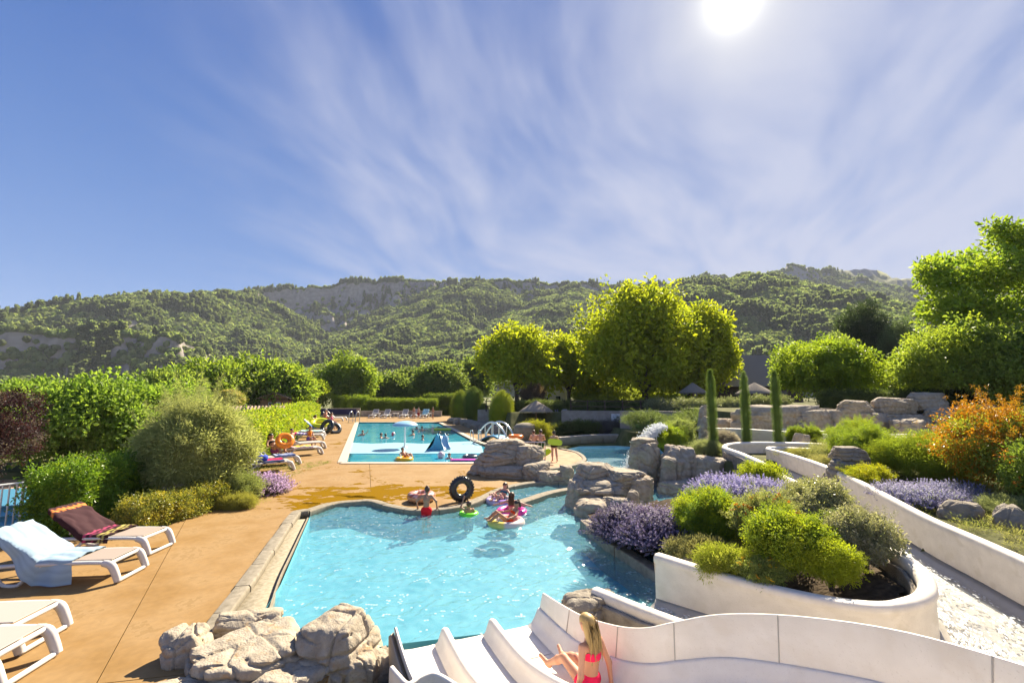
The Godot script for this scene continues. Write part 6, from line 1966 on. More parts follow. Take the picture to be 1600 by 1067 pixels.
func walls_and_buildings() -> void:
	var wall := func(called: String, label: String, a: Vector3, b: Vector3, top: float, thick: float, m: Material):
		var t := thing(called, label, "wall", (a + b) * 0.5)
		var d := b - a
		var mb := MB.new()
		mb.box(Vector3(0, (top - a.y) * 0.5, 0), Vector3(d.length(), top - a.y, thick), Basis(Vector3.UP, -atan2(d.z, d.x)), 0.03)
		put(mb, "wall_body", m, t)
		mb = MB.new()
		mb.box(Vector3(0, top - a.y + 0.03, 0), Vector3(d.length() + 0.04, 0.06, thick + 0.08), Basis(Vector3.UP, -atan2(d.z, d.x)), 0.015)
		put(mb, "wall_cap", m, t)
		return t
	wall.call("terrace_wall", "shaded plaster wall behind the straw parasol and bridge", Vector3(-4.0, -0.1, -54.0), Vector3(6.4, -0.1, -53.0), 1.95, 0.4, M.wall_plaster)
	var w2: Node3D = wall.call("terrace_wall", "pale plaster wall carrying the white notice", Vector3(5.1, -0.1, -46.5), Vector3(16.0, -0.1, -42.0), 2.15, 0.5, M.wall_plaster)
	wall.call("terrace_wall", "short return of the plaster wall beside the steps", Vector3(5.2, -0.1, -46.6), Vector3(6.2, -0.1, -52.9), 2.1, 0.4, M.wall_plaster)
	wall.call("terrace_wall", "low wall behind the first cypress", Vector3(9.5, 0.8, -40.5), Vector3(18.0, 0.8, -37.5), 2.35, 0.4, M.wall_plaster)
	var c := curve([gp(872, 694), gp(905, 691), gp(950, 689), gp(1000, 690), gp(1050, 694)], 6)
	var t := thing("lagoon_wall", "low curved stone wall round the shaded lagoon", "wall", Vector3.ZERO)
	coping_run(c, 0.25, 0.55, 0.1, 2.0, t, "wall_block", M.wall_plaster)
	# notice
	t = thing("notice", "white notice with pale blue print on the plaster wall", "sign", Vector3(9.95, 1.5, -44.1), -0.39)
	var mb := MB.new()
	mb.box(Vector3(0, 0, 0), Vector3(0.85, 0.95, 0.03), Basis(), 0.008)
	put(mb, "sign_board", M.white_paint, t)
	for k in 5:
		mb = MB.new()
		mb.box(Vector3(-0.02 * (k % 2), 0.3 - 0.14 * k, 0.018), Vector3(0.6 - 0.1 * (k % 3), 0.05, 0.006), Basis(), 0.002)
		put(mb, "print_line", mat("print_blue", lin(0.3, 0.38, 0.5), 0.6), t)
	# terracotta walk with its curb
	var pen := [gp(812, 737), gp(838, 736), gp(875, 732), gp(903, 725), gp(911, 718), gp(899, 709), gp(876, 704), gp(860, 700), gp(830, 694), gp(805, 692), gp(790, 705)]
	t = Node3D.new()
	t.name = "walk"
	add_child(t)
	structure(t, "terracotta paved walk rounding out into the lagoon")
	slab(flat(closed_curve(pen, 4)), 0.06, 0.3, M.terracotta_deck, "paving", t)
	coping_run(curve([gp(838, 737), gp(875, 733), gp(904, 726), gp(913, 718), gp(900, 708), gp(877, 703)], 6), 0.14, 0.11, 0.25, 1.4, t, "curb_stone")
	# lower shaded step below the clipped yews
	t = thing("stone_bank", "shadowed stone bank below the clipped yews", "bank", gp(745, 668))
	for k in 9:
		rock_part(t, gp(712 + k * 8, 660.5 + k * 1.9) - gp(745, 668) + Vector3(0, 0.2, 0), Vector3(1.3, 0.6, 0.9), 300 + k, 9, k * 0.7, M.rock_grey, "stone")
	# giant clay jar
	t = thing("clay_jar", "huge rounded beige jar behind the footbridge", "jar", gp(822, 690))
	mb = MB.new()
	mb.lathe(Vector3.ZERO, [Vector2(0.0, 0.0), Vector2(0.7, 0.0), Vector2(0.92, 0.35), Vector2(1.05, 0.85), Vector2(1.0, 1.2), Vector2(0.8, 1.42), Vector2(0.4, 1.52), Vector2(0.0, 1.54)], 28)
	put(mb, "jar_body", textured(mat("clay", Color.WHITE, 0.9, 0.3), T["coping"], 0.3), t)
	mb = MB.new()
	mb.lathe(Vector3(0, 1.12, 0), [Vector2(1.03, 0.0), Vector2(1.08, 0.05), Vector2(1.0, 0.12)], 28)
	put(mb, "shoulder_band", M.clay, t)
	# straw parasols
	for s in [[gd(838, 641, 47), 1.75, 1.9, "straw parasol above the violet sage"], [gd(1083, 612, 50), 1.5, 2.3, "straw parasol right of the vine rows"], [gd(1180, 613, 46), 1.8, 2.6, "straw parasol behind the second cypress"]]:
		var ap: Vector3 = s[0]
		var ground_y := -0.1 if ap.x < 4 else 1.9
		t = thing("straw_parasol", s[3], "parasol", Vector3(ap.x, ground_y, ap.z), 0.0, "straw parasols")
		var h := ap.y - ground_y
		mb = MB.new()
		mb.tube([Vector3.ZERO, Vector3(0, h + 0.6, 0)], 0.07, 8)
		put(mb, "pole", M.wood, t)
		mb = MB.new()
		mb.lathe(Vector3(0, h, 0), [Vector2(0.0, 0.5), Vector2(s[1] * 0.9, -0.1), Vector2(s[1], -0.12), Vector2(s[1] * 0.75, 0.22), Vector2(s[1] * 0.4, 0.6), Vector2(0.1, 0.95), Vector2(0.0, 1.0)], 18)
		put(mb, "thatch", M.thatch, t)
		rng.seed = 8
		mb = MB.new()
		for k in 110:
			var a := rng.randf() * TAU
			var d := Vector3(cos(a), 0, sin(a))
			var e := Vector3(-sin(a), 0, cos(a)) * 0.05
			var o: Vector3 = d * s[1] * rng.randf_range(0.82, 0.98) + Vector3(0, h - 0.02, 0)
			var z := d * 0.14 + Vector3(0, -rng.randf_range(0.15, 0.3), 0)
			mb.face([o - e, o + e, o + e * 0.3 + z, o - e * 0.3 + z])
		tag(put(mb, "straw_fringe", M.thatch, t), "", "", "", "stuff")
	# terrace fence
	t = thing("terrace_fence", "dark wooden post fence along the terrace edge", "fence", Vector3(-3.0, 1.85, -53.3))
	for k in 9:
		mb = MB.new()
		mb.box(Vector3(k * 1.5, 0.6, 0.12 * k), Vector3(0.12, 1.3, 0.12))
		put(mb, "post", M.dark_wood, t)
	for y in [0.55, 1.15]:
		mb = MB.new()
		mb.box(Vector3(6.0, y, 0.48), Vector3(12.3, 0.09, 0.06), Basis(Vector3.UP, -0.08))
		put(mb, "rail", M.dark_wood, t)
	t = thing("terrace_fence", "wooden fence with level rails above the pale plaster wall", "fence", Vector3(6.0, 2.1, -46.8))
	for k in 7:
		mb = MB.new()
		mb.box(Vector3(k * 1.6, 0.55, 0.66 * k), Vector3(0.12, 1.2, 0.12))
		put(mb, "post", M.dark_wood, t)
	for y in [0.5, 1.05]:
		mb = MB.new()
		mb.box(Vector3(4.8, y, 1.98), Vector3(10.4, 0.09, 0.06), Basis(Vector3.UP, -0.39))
		put(mb, "rail", M.dark_wood, t)
	# chalet
	t = thing("chalet", "small white chalet with a low gable behind the plane trees", "building", gd(862, 632, 74) * Vector3(1, 0, 1) + Vector3(0, 1.9, 0))
	house(t, 4.6, 2.6, 3.0, 0.55, M.cream_panel, mat("pale_roof", lin(0.45, 0.44, 0.42), 0.7), [[0.9, 0.4, 0.9, 1.2], [-1.1, 0.6, 1.0, 0.8]])
	t = thing("wooden_cabin", "small brown wooden cabin behind the long hedge", "building", gd(437, 632, 62) * Vector3(1, 0, 1) + Vector3(0, -0.2, 0))
	house(t, 4.0, 3.4, 3.2, 0.7, M.wood, mat("cabin_roof", lin(0.22, 0.15, 0.1), 0.85), [[-0.4, 2.2, 0.6, 0.7], [0.6, 2.2, 0.6, 0.7]])
	# thatched hall
	t = thing("thatched_hall", "dark timber hall under a broad grey thatched roof", "building", gd(1178, 600, 66) * Vector3(1, 0, 1) + Vector3(0, 1.8, 0))
	mb = MB.new()
	mb.box(Vector3(-1.0, 1.7, 0), Vector3(12.0, 3.6, 7.0))
	put(mb, "wall_body", M.dark_wood, t)
	mb = MB.new()
	var e1 := [Vector3(-7.5, 3.0, 4.6), Vector3(5.2, 3.0, 4.6), Vector3(5.2, 3.0, -4.6), Vector3(-7.5, 3.0, -4.6)]
	var r1 := Vector3(-4.2, 7.6, 0)
	var r2 := Vector3(2.0, 7.6, 0)
	mb.face([e1[0], e1[1], r2, r1]); mb.face([e1[1], e1[2], r2]); mb.face([e1[2], e1[3], r1, r2]); mb.face([e1[3], e1[0], r1]); mb.face([e1[3], e1[2], e1[1], e1[0]])
	put(mb, "roof", M.thatch, t)
	for k in 3:
		mb = MB.new()
		mb.box(Vector3(-4.0 + k * 3.0, 1.7, 3.52), Vector3(1.4, 1.4, 0.08))
		put(mb, "window", M.glass_dark, t)
	# tiled hut, awning and planter beyond the hedge
	var hp := gd(388, 655, 36)
	t = thing("tiled_hut", "low hut under a roof of pale clay tiles behind the hedge", "building", Vector3(hp.x, -0.4, hp.z), 0.35)
	mb = MB.new()
	mb.box(Vector3(0, 1.1, -0.6), Vector3(4.2, 2.2, 2.6))
	put(mb, "wall_body", M.wall_plaster, t)
	var slope := Basis(Vector3.RIGHT, 0.42)
	var rf := MB.new()
	rf.box(Vector3(0, 2.55, -0.2), Vector3(4.7, 0.1, 3.2), slope)
	var roof := put(rf, "roof", M.tiles, t)
	var rib := MB.new()
	rib.tube([Vector3(0, 0, -1.6), Vector3(0, 0, 1.6)], 0.11, 7, 0.8)
	var rib_mesh := rib.mesh(M.tiles)
	for k in 18:
		var o := put_mesh(rib_mesh, "tile_row", roof)
		o.transform = Transform3D(slope, Vector3(-2.2 + k * 0.26, 2.55, -0.2) + slope * Vector3(0, 0.07, 0))
	hp = gd(345, 664, 30)
	t = thing("awning", "pale blue flat awning beside the tiled hut", "awning", Vector3(hp.x, -0.4, hp.z), 0.2)
	mb = MB.new()
	mb.box(Vector3(0, hp.y + 0.4, 0), Vector3(2.6, 0.08, 2.2), Basis(Vector3.FORWARD, 0.12))
	put(mb, "cover", mat("awning_cloth", lin(0.36, 0.42, 0.6), 0.7), t)
	for s in [[-1.1, -0.9], [1.1, -0.9], [-1.1, 0.9], [1.1, 0.9]]:
		mb = MB.new()
		mb.tube([Vector3(s[0], 0, s[1]), Vector3(s[0], hp.y + 0.38 - s[0] * 0.12, s[1])], 0.04, 6)
		put(mb, "post", M.white_paint, t)
	hp = gd(355, 648, 38)
	t = thing("stone_planter", "square beige planter under the yellow flowers", "planter", Vector3(hp.x, -0.4, hp.z))
	mb = MB.new()
	mb.box(Vector3(0, (hp.y + 0.1) * 0.5, 0), Vector3(1.5, hp.y + 0.9, 1.4), Basis(), 0.05)
	put(mb, "planter_body", M.wall_plaster, t)
	hp = gd(420, 640, 52)
	t = thing("grey_shed", "low grey shed roof between planter and cabin", "building", Vector3(hp.x, -0.4, hp.z))
	house(t, 6.5, 2.3, 3.0, 0.25, mat("grey_panel", lin(0.2, 0.2, 0.21), 0.8), mat("slate", lin(0.13, 0.13, 0.15), 0.8), [[1.6, 1.5, 0.9, 0.6], [2.6, 1.5, 0.9, 0.6]])
	hp = gp(478, 655)
	t = thing("wooden_screen", "brown board screen with a tall post at the hedge's end", "fence", Vector3(hp.x - 2.0, -0.1, hp.z))
	for k in 16:
		mb = MB.new()
		mb.box(Vector3(k * 0.22, 1.55, 0), Vector3(0.2, 3.1, 0.05))
		put(mb, "board", M.dark_wood, t)
	mb = MB.new()
	mb.tube([Vector3(3.7, 0, 0.2), Vector3(3.6, 3.4, 0.2)], 0.14, 8)
	put(mb, "post", M.wood, t)
	var a := gp(500, 651.5)
	var b := gp(562, 651.5)
	t = wall.call("pool_wall", "low wall hung with a dark blue screen beyond the pool", a, b, 1.35, 0.3, M.wall_plaster)
	mb = MB.new()
	mb.box(Vector3(-0.3, 0.85, 0.2), Vector3((b.x - a.x) * 0.92, 0.85, 0.05))
	put(mb, "screen", M.navy, t)
	wall.call("pool_wall", "low wall behind the back row of loungers", gp(564, 651), gp(690, 651), 0.9, 0.3, M.wall_plaster)
	# parked cars as pale shapes between the hedges
	hp = gd(577, 637, 92)
	t = thing("parked_van", "white camper van half hidden behind the dark hedge", "van", Vector3(hp.x, -0.5, hp.z), 0.5)
	mb = MB.new()
	var side := [Vector2(-2.6, 0.4), Vector2(2.3, 0.4), Vector2(2.6, 0.9), Vector2(2.4, 1.5), Vector2(1.6, 2.1), Vector2(1.2, 2.6), Vector2(-2.5, 2.7), Vector2(-2.6, 2.4)]
	var L := []
	var R := []
	for q in side:
		L.append(Vector3(q.x, q.y, 1.0)); R.append(Vector3(q.x, q.y, -1.0))
	mb.face(L); mb.face(reversed(R))
	mb.grid([R + [R[0]], L + [L[0]]])
	put(mb, "body", M.white_paint, t)
	for x in [-1.6, 1.6]:
		for z in [-1.0, 1.0]:
			mb = MB.new()
			mb.tube([Vector3(x, 0.38, z - 0.12), Vector3(x, 0.38, z + 0.12)], 0.38, 14)
			put(mb, "wheel", M.rubber, t)
	for q in [[1.95, 1.75], [0.4, 1.9], [-1.2, 1.9]]:
		mb = MB.new()
		mb.box(Vector3(q[0] * 0.95, q[1], 1.0), Vector3(0.7, 0.55, 0.03))
		put(mb, "window", M.glass_dark, t)
	# white railing at the left edge
	t = thing("white_railing", "white metal railing with upright bars at the left edge", "railing", gp(27, 838, -0.1))
	railing(t, Vector3(0, 0, 0), Vector3(-1.1, 0, 1.6), 1.5, 14, 0.03)
	t = thing("white_railing", "short white railing in front of the rock wall", "railing", Vector3(19.2, 1.3, -21.0))
	railing(t, Vector3.ZERO, Vector3(2.6, 0, 0.3), 1.15, 12, 0.03)
	t = thing("plastic_panel", "light blue plastic panels stacked behind the white railing", "panel", gp(10, 838, -0.1) + Vector3(-1.0, 0, -0.9), 0.5)
	for k in 3:
		mb = MB.new()
		mb.box(Vector3(0, 0.25 + 0.3 * k, -0.1 * k), Vector3(2.2, 0.05, 0.8), Basis(Vector3.RIGHT, 0.35 + 0.1 * k), 0.02)
		put(mb, "sheet", mat("sky_plastic", lin(0.12, 0.36, 0.52), 0.35), t)
	slab(PackedVector2Array([Vector2(-34, -16.5), Vector2(-15.6, -16.5), Vector2(-15.8, -20.0), Vector2(-34, -21.5)]), -0.42, 0.2, M.gravel_pale, "court", null)
	structure(get_node("court"), "pale paved court behind the plum tree")
	slab(PackedVector2Array([Vector2(-34, -22.0), Vector2(-16.0, -20.4), Vector2(-15.5, -23.0), Vector2(-34, -26.0)]), -0.4, 0.2, M.terracotta_deck, "footpath", null)
	structure(get_node("footpath"), "sandy path running behind the laurel hedge")
	# red board behind the dome tree
	t = thing("red_bench", "red bench seat under the dome-shaped tree", "bench", gd(1236, 634, 33) * Vector3(1, 0, 1) + Vector3(0, 2.65, 0))
	mb = MB.new()
	mb.box(Vector3(0, 0.42, 0), Vector3(1.8, 0.07, 0.4))
	put(mb, "seat", mat("red_paint", lin(0.5, 0.03, 0.02), 0.5), t)
	for x in [-0.7, 0.7]:
		mb = MB.new()
		mb.box(Vector3(x, 0.2, 0), Vector3(0.08, 0.4, 0.35))
		put(mb, "leg", M.dark_wood, t)

func railing(t: Node3D, a: Vector3, b: Vector3, h: float, n: int, r: float) -> void:
	for y in [0.12, h]:
		var mb := MB.new()
		mb.tube([a + Vector3(0, y, 0), b + Vector3(0, y, 0)], r, 7)
		put(mb, "rail", M.white_paint, t)
	for k in n + 1:
		var p := a.lerp(b, k / float(n))
		var mb := MB.new()
		mb.tube([p + Vector3(0, 0 if k % n == 0 else 0.12, 0), p + Vector3(0, h, 0)], r * (1.3 if k % n == 0 else 0.7), 7)
		put(mb, "bar" if k % n else "post", M.white_paint, t)

func house(t: Node3D, w: float, h: float, d: float, rise: float, wall_m: Material, roof_m: Material, wins: Array) -> void:
	var mb := MB.new()
	mb.box(Vector3(0, h * 0.5, 0), Vector3(w, h, d))
	mb.face([Vector3(-w * 0.5, h, d * 0.5), Vector3(w * 0.5, h, d * 0.5), Vector3(0, h + rise, d * 0.5)])
	put(mb, "wall_body", wall_m, t)
	for s in [-1.0, 1.0]:
		mb = MB.new()
		var run := Vector2(w * 0.5 + 0.3, rise * (w * 0.5 + 0.3) / (w * 0.5))
		mb.box(Vector3(s * run.x * 0.5, h + rise - run.y * 0.5 + 0.06, 0), Vector3(run.length(), 0.1, d + 0.5), Basis(Vector3.BACK, -s * run.angle()))
		put(mb, "roof_side", roof_m, t)
	for q in wins:
		mb = MB.new()
		mb.box(Vector3(q[0], q[1] + q[3] * 0.5, d * 0.5 + 0.01), Vector3(q[2], q[3], 0.06))
		var win := put(mb, "window", M.white_paint, t)
		mb = MB.new()
		mb.box(Vector3(q[0], q[1] + q[3] * 0.5, d * 0.5 + 0.045), Vector3(q[2] - 0.14, q[3] - 0.14, 0.03))
		put(mb, "pane", M.glass_dark, win)

# ------------------------------------------------------------------ people
func nets(mb: MB, bones: Array, h: float, grow := 0.0, keep = null, blend := 0.016) -> void:
	# surface nets over tapered capsules joined by a smooth minimum
	var lo := Vector3(1e9, 1e9, 1e9)
	var hi := -lo
	for b in bones:
		var r: float = maxf(b[2], b[3]) + grow + blend * 2.0 + h * 2.0
		lo = lo.min(b[0].min(b[1]) - Vector3.ONE * r)
		hi = hi.max(b[0].max(b[1]) + Vector3.ONE * r)
	var n := Vector3i(((hi - lo) / h).ceil()) + Vector3i.ONE
	var sy := n.x
	var sz := n.x * n.y
	var f := PackedFloat32Array()
	f.resize(n.x * n.y * n.z)
	for b in bones:
		var a: Vector3 = b[0]
		var ab: Vector3 = b[1] - a
		var l2 := maxf(ab.length_squared(), 1e-9)
		var r := maxf(b[2], b[3]) + grow + blend * 4.0 + h * 1.8
		var i0 := Vector3i(((a.min(b[1]) - Vector3.ONE * r - lo) / h).floor()).clamp(Vector3i.ZERO, n - Vector3i.ONE)
		var i1 := Vector3i(((a.max(b[1]) + Vector3.ONE * r - lo) / h).ceil()).clamp(Vector3i.ZERO, n - Vector3i.ONE)
		var ra: float = b[2] + grow
		var dr: float = b[3] - b[2]
		for z in range(i0.z, i1.z + 1):
			for y in range(i0.y, i1.y + 1):
				for x in range(i0.x, i1.x + 1):
					var p := lo + Vector3(x, y, z) * h - a
					var t := clampf(p.dot(ab) / l2, 0.0, 1.0)
					var d := (p - ab * t).length() - ra - dr * t
					if d < blend * 4.0 + h * 1.8: f[x + y * sy + z * sz] += exp(-maxf(d, -0.2) / blend)
	# sum > 1 is inside
	var id := PackedInt32Array()
	id.resize(f.size())
	id.fill(-1)
	var off := [0, 1, sy, sy + 1, sz, sz + 1, sz + sy, sz + sy + 1]
	var cor := [Vector3(0, 0, 0), Vector3(1, 0, 0), Vector3(0, 1, 0), Vector3(1, 1, 0), Vector3(0, 0, 1), Vector3(1, 0, 1), Vector3(0, 1, 1), Vector3(1, 1, 1)]
	var edges := [[0, 1], [2, 3], [4, 5], [6, 7], [0, 2], [1, 3], [4, 6], [5, 7], [0, 4], [1, 5], [2, 6], [3, 7]]
	for z in n.z - 1:
		for y in n.y - 1:
			var k := y * sy + z * sz
			for x in n.x - 1:
				var i := k + x
				var m := 0
				for c in 8:
					if f[i + off[c]] > 1.0: m += 1
				if m == 0 or m == 8: continue
				var s := Vector3.ZERO
				var w := 0
				for e in edges:
					var fa := -blend * log(maxf(f[i + off[e[0]]], 1e-6))
					var fb := -blend * log(maxf(f[i + off[e[1]]], 1e-6))
					if (fa < 0) == (fb < 0): continue
					s += cor[e[0]].lerp(cor[e[1]], fa / (fa - fb))
					w += 1
				id[i] = mb.add(lo + (Vector3(x, y, z) + s / maxf(1, w)) * h)
	for z in range(1, n.z - 1):
		for y in range(1, n.y - 1):
			for x in range(1, n.x - 1):
				var i := x + y * sy + z * sz
				var inside_here := f[i] > 1.0
				for ax in 3:
					var o := [1, sy, sz][ax] as int
					if (f[i + o] > 1.0) == inside_here: continue
					var u: int = [sy, sz, 1][ax]
					var v: int = [sz, 1, sy][ax]
					var q := [id[i], id[i - u], id[i - u - v], id[i - v]]
					if q[0] < 0 or q[1] < 0 or q[2] < 0 or q[3] < 0: continue
					if keep != null and not keep.call((mb.v[q[0]] + mb.v[q[2]]) * 0.5): continue
					if inside_here:
						mb.tri(q[0], q[1], q[2]); mb.tri(q[0], q[2], q[3])
					else:
						mb.tri(q[0], q[2], q[1]); mb.tri(q[0], q[3], q[2])

func pose_of(kind: String) -> Dictionary:
	# joints of a figure 1.7 m tall facing +z; seated ones rest on y = 0
	var L := func(v: Vector3): return Vector3(-v.x, v.y, v.z)
	var p := {"pelvis": Vector3(0, 0.93, 0), "chest": Vector3(0, 1.27, 0), "neck": Vector3(0, 1.46, 0), "head": Vector3(0, 1.6, 0.02), "sh": Vector3(0.17, 1.4, 0), "el": Vector3(0.23, 1.13, -0.03), "wr": Vector3(0.25, 0.88, 0.05), "hip": Vector3(0.09, 0.9, 0), "kn": Vector3(0.1, 0.49, 0.02), "an": Vector3(0.1, 0.08, -0.02), "toe": Vector3(0.12, 0.035, 0.14)}
	match kind:
		"sit":
			p = {"pelvis": Vector3(0, 0.12, 0), "chest": Vector3(0, 0.46, -0.03), "neck": Vector3(0, 0.65, -0.02), "head": Vector3(0, 0.79, 0.02), "sh": Vector3(0.165, 0.58, -0.03), "el": Vector3(0.22, 0.32, -0.09), "wr": Vector3(0.23, 0.07, -0.06), "hip": Vector3(0.09, 0.1, 0.03), "kn": Vector3(0.12, 0.24, 0.42), "an": Vector3(0.1, 0.05, 0.78), "toe": Vector3(0.12, 0.12, 0.89)}
		"chair":
			p = {"pelvis": Vector3(0, 0.12, 0), "chest": Vector3(0, 0.46, 0.0), "neck": Vector3(0, 0.65, 0.02), "head": Vector3(0, 0.79, 0.06), "sh": Vector3(0.165, 0.58, 0.0), "el": Vector3(0.22, 0.34, 0.08), "wr": Vector3(0.16, 0.24, 0.3), "hip": Vector3(0.09, 0.1, 0.03), "kn": Vector3(0.12, 0.14, 0.45), "an": Vector3(0.12, -0.3, 0.48), "toe": Vector3(0.13, -0.34, 0.62)}
		"recline":
			p = {"pelvis": Vector3(0, 0.1, 0), "chest": Vector3(0, 0.36, -0.24), "neck": Vector3(0, 0.5, -0.36), "head": Vector3(0, 0.62, -0.38), "sh": Vector3(0.165, 0.45, -0.31), "el": Vector3(0.26, 0.26, -0.12), "wr": Vector3(0.22, 0.26, 0.14), "hip": Vector3(0.09, 0.09, 0.03), "kn": Vector3(0.11, 0.42, 0.36), "an": Vector3(0.1, 0.06, 0.62), "toe": Vector3(0.12, 0.05, 0.76)}
		"float":
			p = {"pelvis": Vector3(0, -0.06, -0.05), "chest": Vector3(0, 0.16, -0.22), "neck": Vector3(0, 0.31, -0.31), "head": Vector3(0, 0.44, -0.33), "sh": Vector3(0.165, 0.27, -0.27), "el": Vector3(0.33, 0.16, -0.14), "wr": Vector3(0.42, 0.14, 0.08), "hip": Vector3(0.09, -0.05, 0.02), "kn": Vector3(0.14, 0.22, 0.36), "an": Vector3(0.12, 0.04, 0.66), "toe": Vector3(0.14, 0.06, 0.78)}
		"swim":
			p = {"pelvis": Vector3(0, -0.45, -0.05), "chest": Vector3(0, -0.1, 0), "neck": Vector3(0, 0.09, 0.0), "head": Vector3(0, 0.23, 0.02), "sh": Vector3(0.17, 0.02, 0), "el": Vector3(0.33, -0.06, 0.1), "wr": Vector3(0.38, -0.1, 0.32), "hip": Vector3(0.09, -0.48, 0), "kn": Vector3(0.1, -0.85, 0.02), "an": Vector3(0.1, -1.2, -0.06), "toe": Vector3(0.12, -1.24, 0.08)}
	var q := {}
	for k in p:
		if k in ["sh", "el", "wr", "hip", "kn", "an", "toe"]:
			q[k + "_r"] = p[k]
			q[k + "_l"] = L.call(p[k])
		else: q[k] = p[k]
	return q

func figure(label: String, where: Vector3, yaw: float, size: float, j: Dictionary, skin: Color, hair: Color, long_hair: float, clothes: Array, cell: float, hair_tuft := false) -> Node3D:
	var t := thing("person", label, "person", where, yaw)
	t.scale = Vector3.ONE * size
	var up: Vector3 = (j.neck - j.pelvis).normalized()
	var look: Vector3 = j.get("look", Vector3(0, 0, 1))
	look = (look - j.get("crown", Vector3.UP) * look.dot(j.get("crown", Vector3.UP))).normalized()
	var crown: Vector3 = j.get("crown", Vector3.UP)
	var side := crown.cross(look)
	var H: Vector3 = j.head
	var waist: Vector3 = j.pelvis.lerp(j.chest, 0.5)
	var torso := [[j.pelvis, waist, 0.118, 0.1], [waist, j.chest, 0.1, 0.122], [j.hip_l, j.hip_r, 0.095, 0.095], [j.chest, j.neck - up * 0.07, 0.115, 0.075], [j.sh_l * 0.8 + j.chest * 0.2, j.sh_r * 0.8 + j.chest * 0.2, 0.062, 0.062]]
	var bones := torso.duplicate()
	bones.append([j.neck - up * 0.06, H - crown * 0.04, 0.052, 0.05])
	bones.append([H + crown * 0.03 - look * 0.015, H + crown * 0.03 + look * 0.015, 0.085, 0.085])
	bones.append([H - crown * 0.02, H - crown * 0.055 + look * 0.045, 0.07, 0.042])
	bones.append([H + look * 0.085 + crown * 0.01, H + look * 0.1 - crown * 0.012, 0.009, 0.013])
	for s in ["l", "r"]:
		var sg := -1.0 if s == "l" else 1.0
		bones.append([H + side * sg * 0.085, H + side * sg * 0.088 + crown * 0.03, 0.014, 0.016])
		bones.append([j["sh_" + s], j["el_" + s], 0.048, 0.036])
		bones.append([j["el_" + s], j["wr_" + s], 0.037, 0.025])
		var d: Vector3 = (j["wr_" + s] - j["el_" + s]).normalized()
		bones.append([j["wr_" + s], j["wr_" + s] + d * 0.075, 0.026, 0.03])
		bones.append([j["hip_" + s], j["kn_" + s], 0.086, 0.056])
		bones.append([j["kn_" + s], j["an_" + s].lerp(j["kn_" + s], 0.65), 0.054, 0.056])
		bones.append([j["an_" + s].lerp(j["kn_" + s], 0.65), j["an_" + s], 0.054, 0.034])
		bones.append([j["an_" + s] + (j["an_" + s] - j["toe_" + s]) * 0.25, j["toe_" + s], 0.034, 0.026])
	var mb := MB.new()
	mb.tint = skin
	nets(mb, bones, cell, 0.0, null, minf(0.02, cell * 0.9))
	if cell < 0.03:
		for s in ["l", "r"]:
			var d: Vector3 = (j["wr_" + s] - j["el_" + s]).normalized()
			var w := d.cross(Vector3(0.3, 0.9, 0.2)).normalized()
			var o: Vector3 = j["wr_" + s] + d * 0.07
			var lens := [0.062, 0.075, 0.07, 0.055]
			for k in 4:
				var a: Vector3 = o + w * (k - 1.5) * 0.017
				var dd := (d + w * (k - 1.5) * 0.08 + Vector3(0, -0.1, 0)).normalized()
				mb.tube([a, a + dd * lens[k] * 0.6, a + dd * lens[k] * 0.9 + Vector3(0, -0.014, 0)], [0.0095, 0.0085, 0.006], 5)
			var th: Vector3 = j["wr_" + s] + d * 0.03 + w * 0.022
			mb.tube([th, th + (d * 0.6 + w).normalized() * 0.035, th + (d + w * 0.7).normalized() * 0.06], [0.011, 0.01, 0.007], 5)
	for k in mb.v.size():
		for sg in [-1.0, 1.0]:
			if mb.v[k].distance_to(H + look * 0.08 + side * sg * 0.034 + crown * 0.022) < 0.016: mb.c[k] = Color(0.02, 0.014, 0.01)
		if mb.v[k].distance_to(H + look * 0.09 - crown * 0.045) < 0.017: mb.c[k] = Color(0.32, 0.09, 0.07)
	put(mb, "body", M.skin, t)
	for c in clothes:
		mb = MB.new()
		mb.tint = c[1]
		var axis: Vector3 = j.neck - j.pelvis
		var along := func(p: Vector3): return (p - j.pelvis).dot(axis) / axis.length_squared()
		var part := []
		var keep = null
		match c[0]:
			"swim_trunks", "bikini_bottom":
				var reach := 0.5 if c[0] == "swim_trunks" else 0.12
				part = [[j.pelvis, j.pelvis.lerp(j.chest, 0.12), 0.122, 0.115], [j.hip_l, j.hip_r, 0.097, 0.097]]
				for s in ["l", "r"]: part.append([j["hip_" + s], j["hip_" + s].lerp(j["kn_" + s], reach), 0.092, 0.082])
			"bikini_top":
				part = torso
				keep = func(p): return along.call(p) > 0.56 and along.call(p) < 0.74
			"swimsuit":
				part = torso + [[j.hip_l, j.hip_l.lerp(j.kn_l, 0.1), 0.09, 0.088], [j.hip_r, j.hip_r.lerp(j.kn_r, 0.1), 0.09, 0.088]]
				keep = func(p): return along.call(p) < 0.72
			_:
				part = torso
				keep = func(p): return along.call(p) < 0.93 and along.call(p) > 0.02
		nets(mb, part, cell, 0.009, keep, minf(0.02, cell * 0.9))
		if c[0] == "bikini_top":
			for sg in [-1.0, 1.0]:
				var a: Vector3 = j.chest - look * 0.1 + side * sg * 0.07 + up * 0.02
				mb.tube([a, j.neck - up * 0.04 + side * sg * 0.09 - look * 0.05, j.chest + look * 0.1 + side * sg * 0.08 + up * 0.02], 0.009, 5)
		put(mb, c[0], M.fabric, t)
	# hair: a cap that leaves the face free, with a tail or a long fall
	var hb := [[H + crown * 0.045 - look * 0.03, H + crown * 0.05 + look * 0.01, 0.093, 0.09], [H - look * 0.045 + crown * 0.0, H + crown * 0.04 - look * 0.04, 0.075, 0.085]]
	var down: Vector3 = -crown * 0.85 - look * 0.1
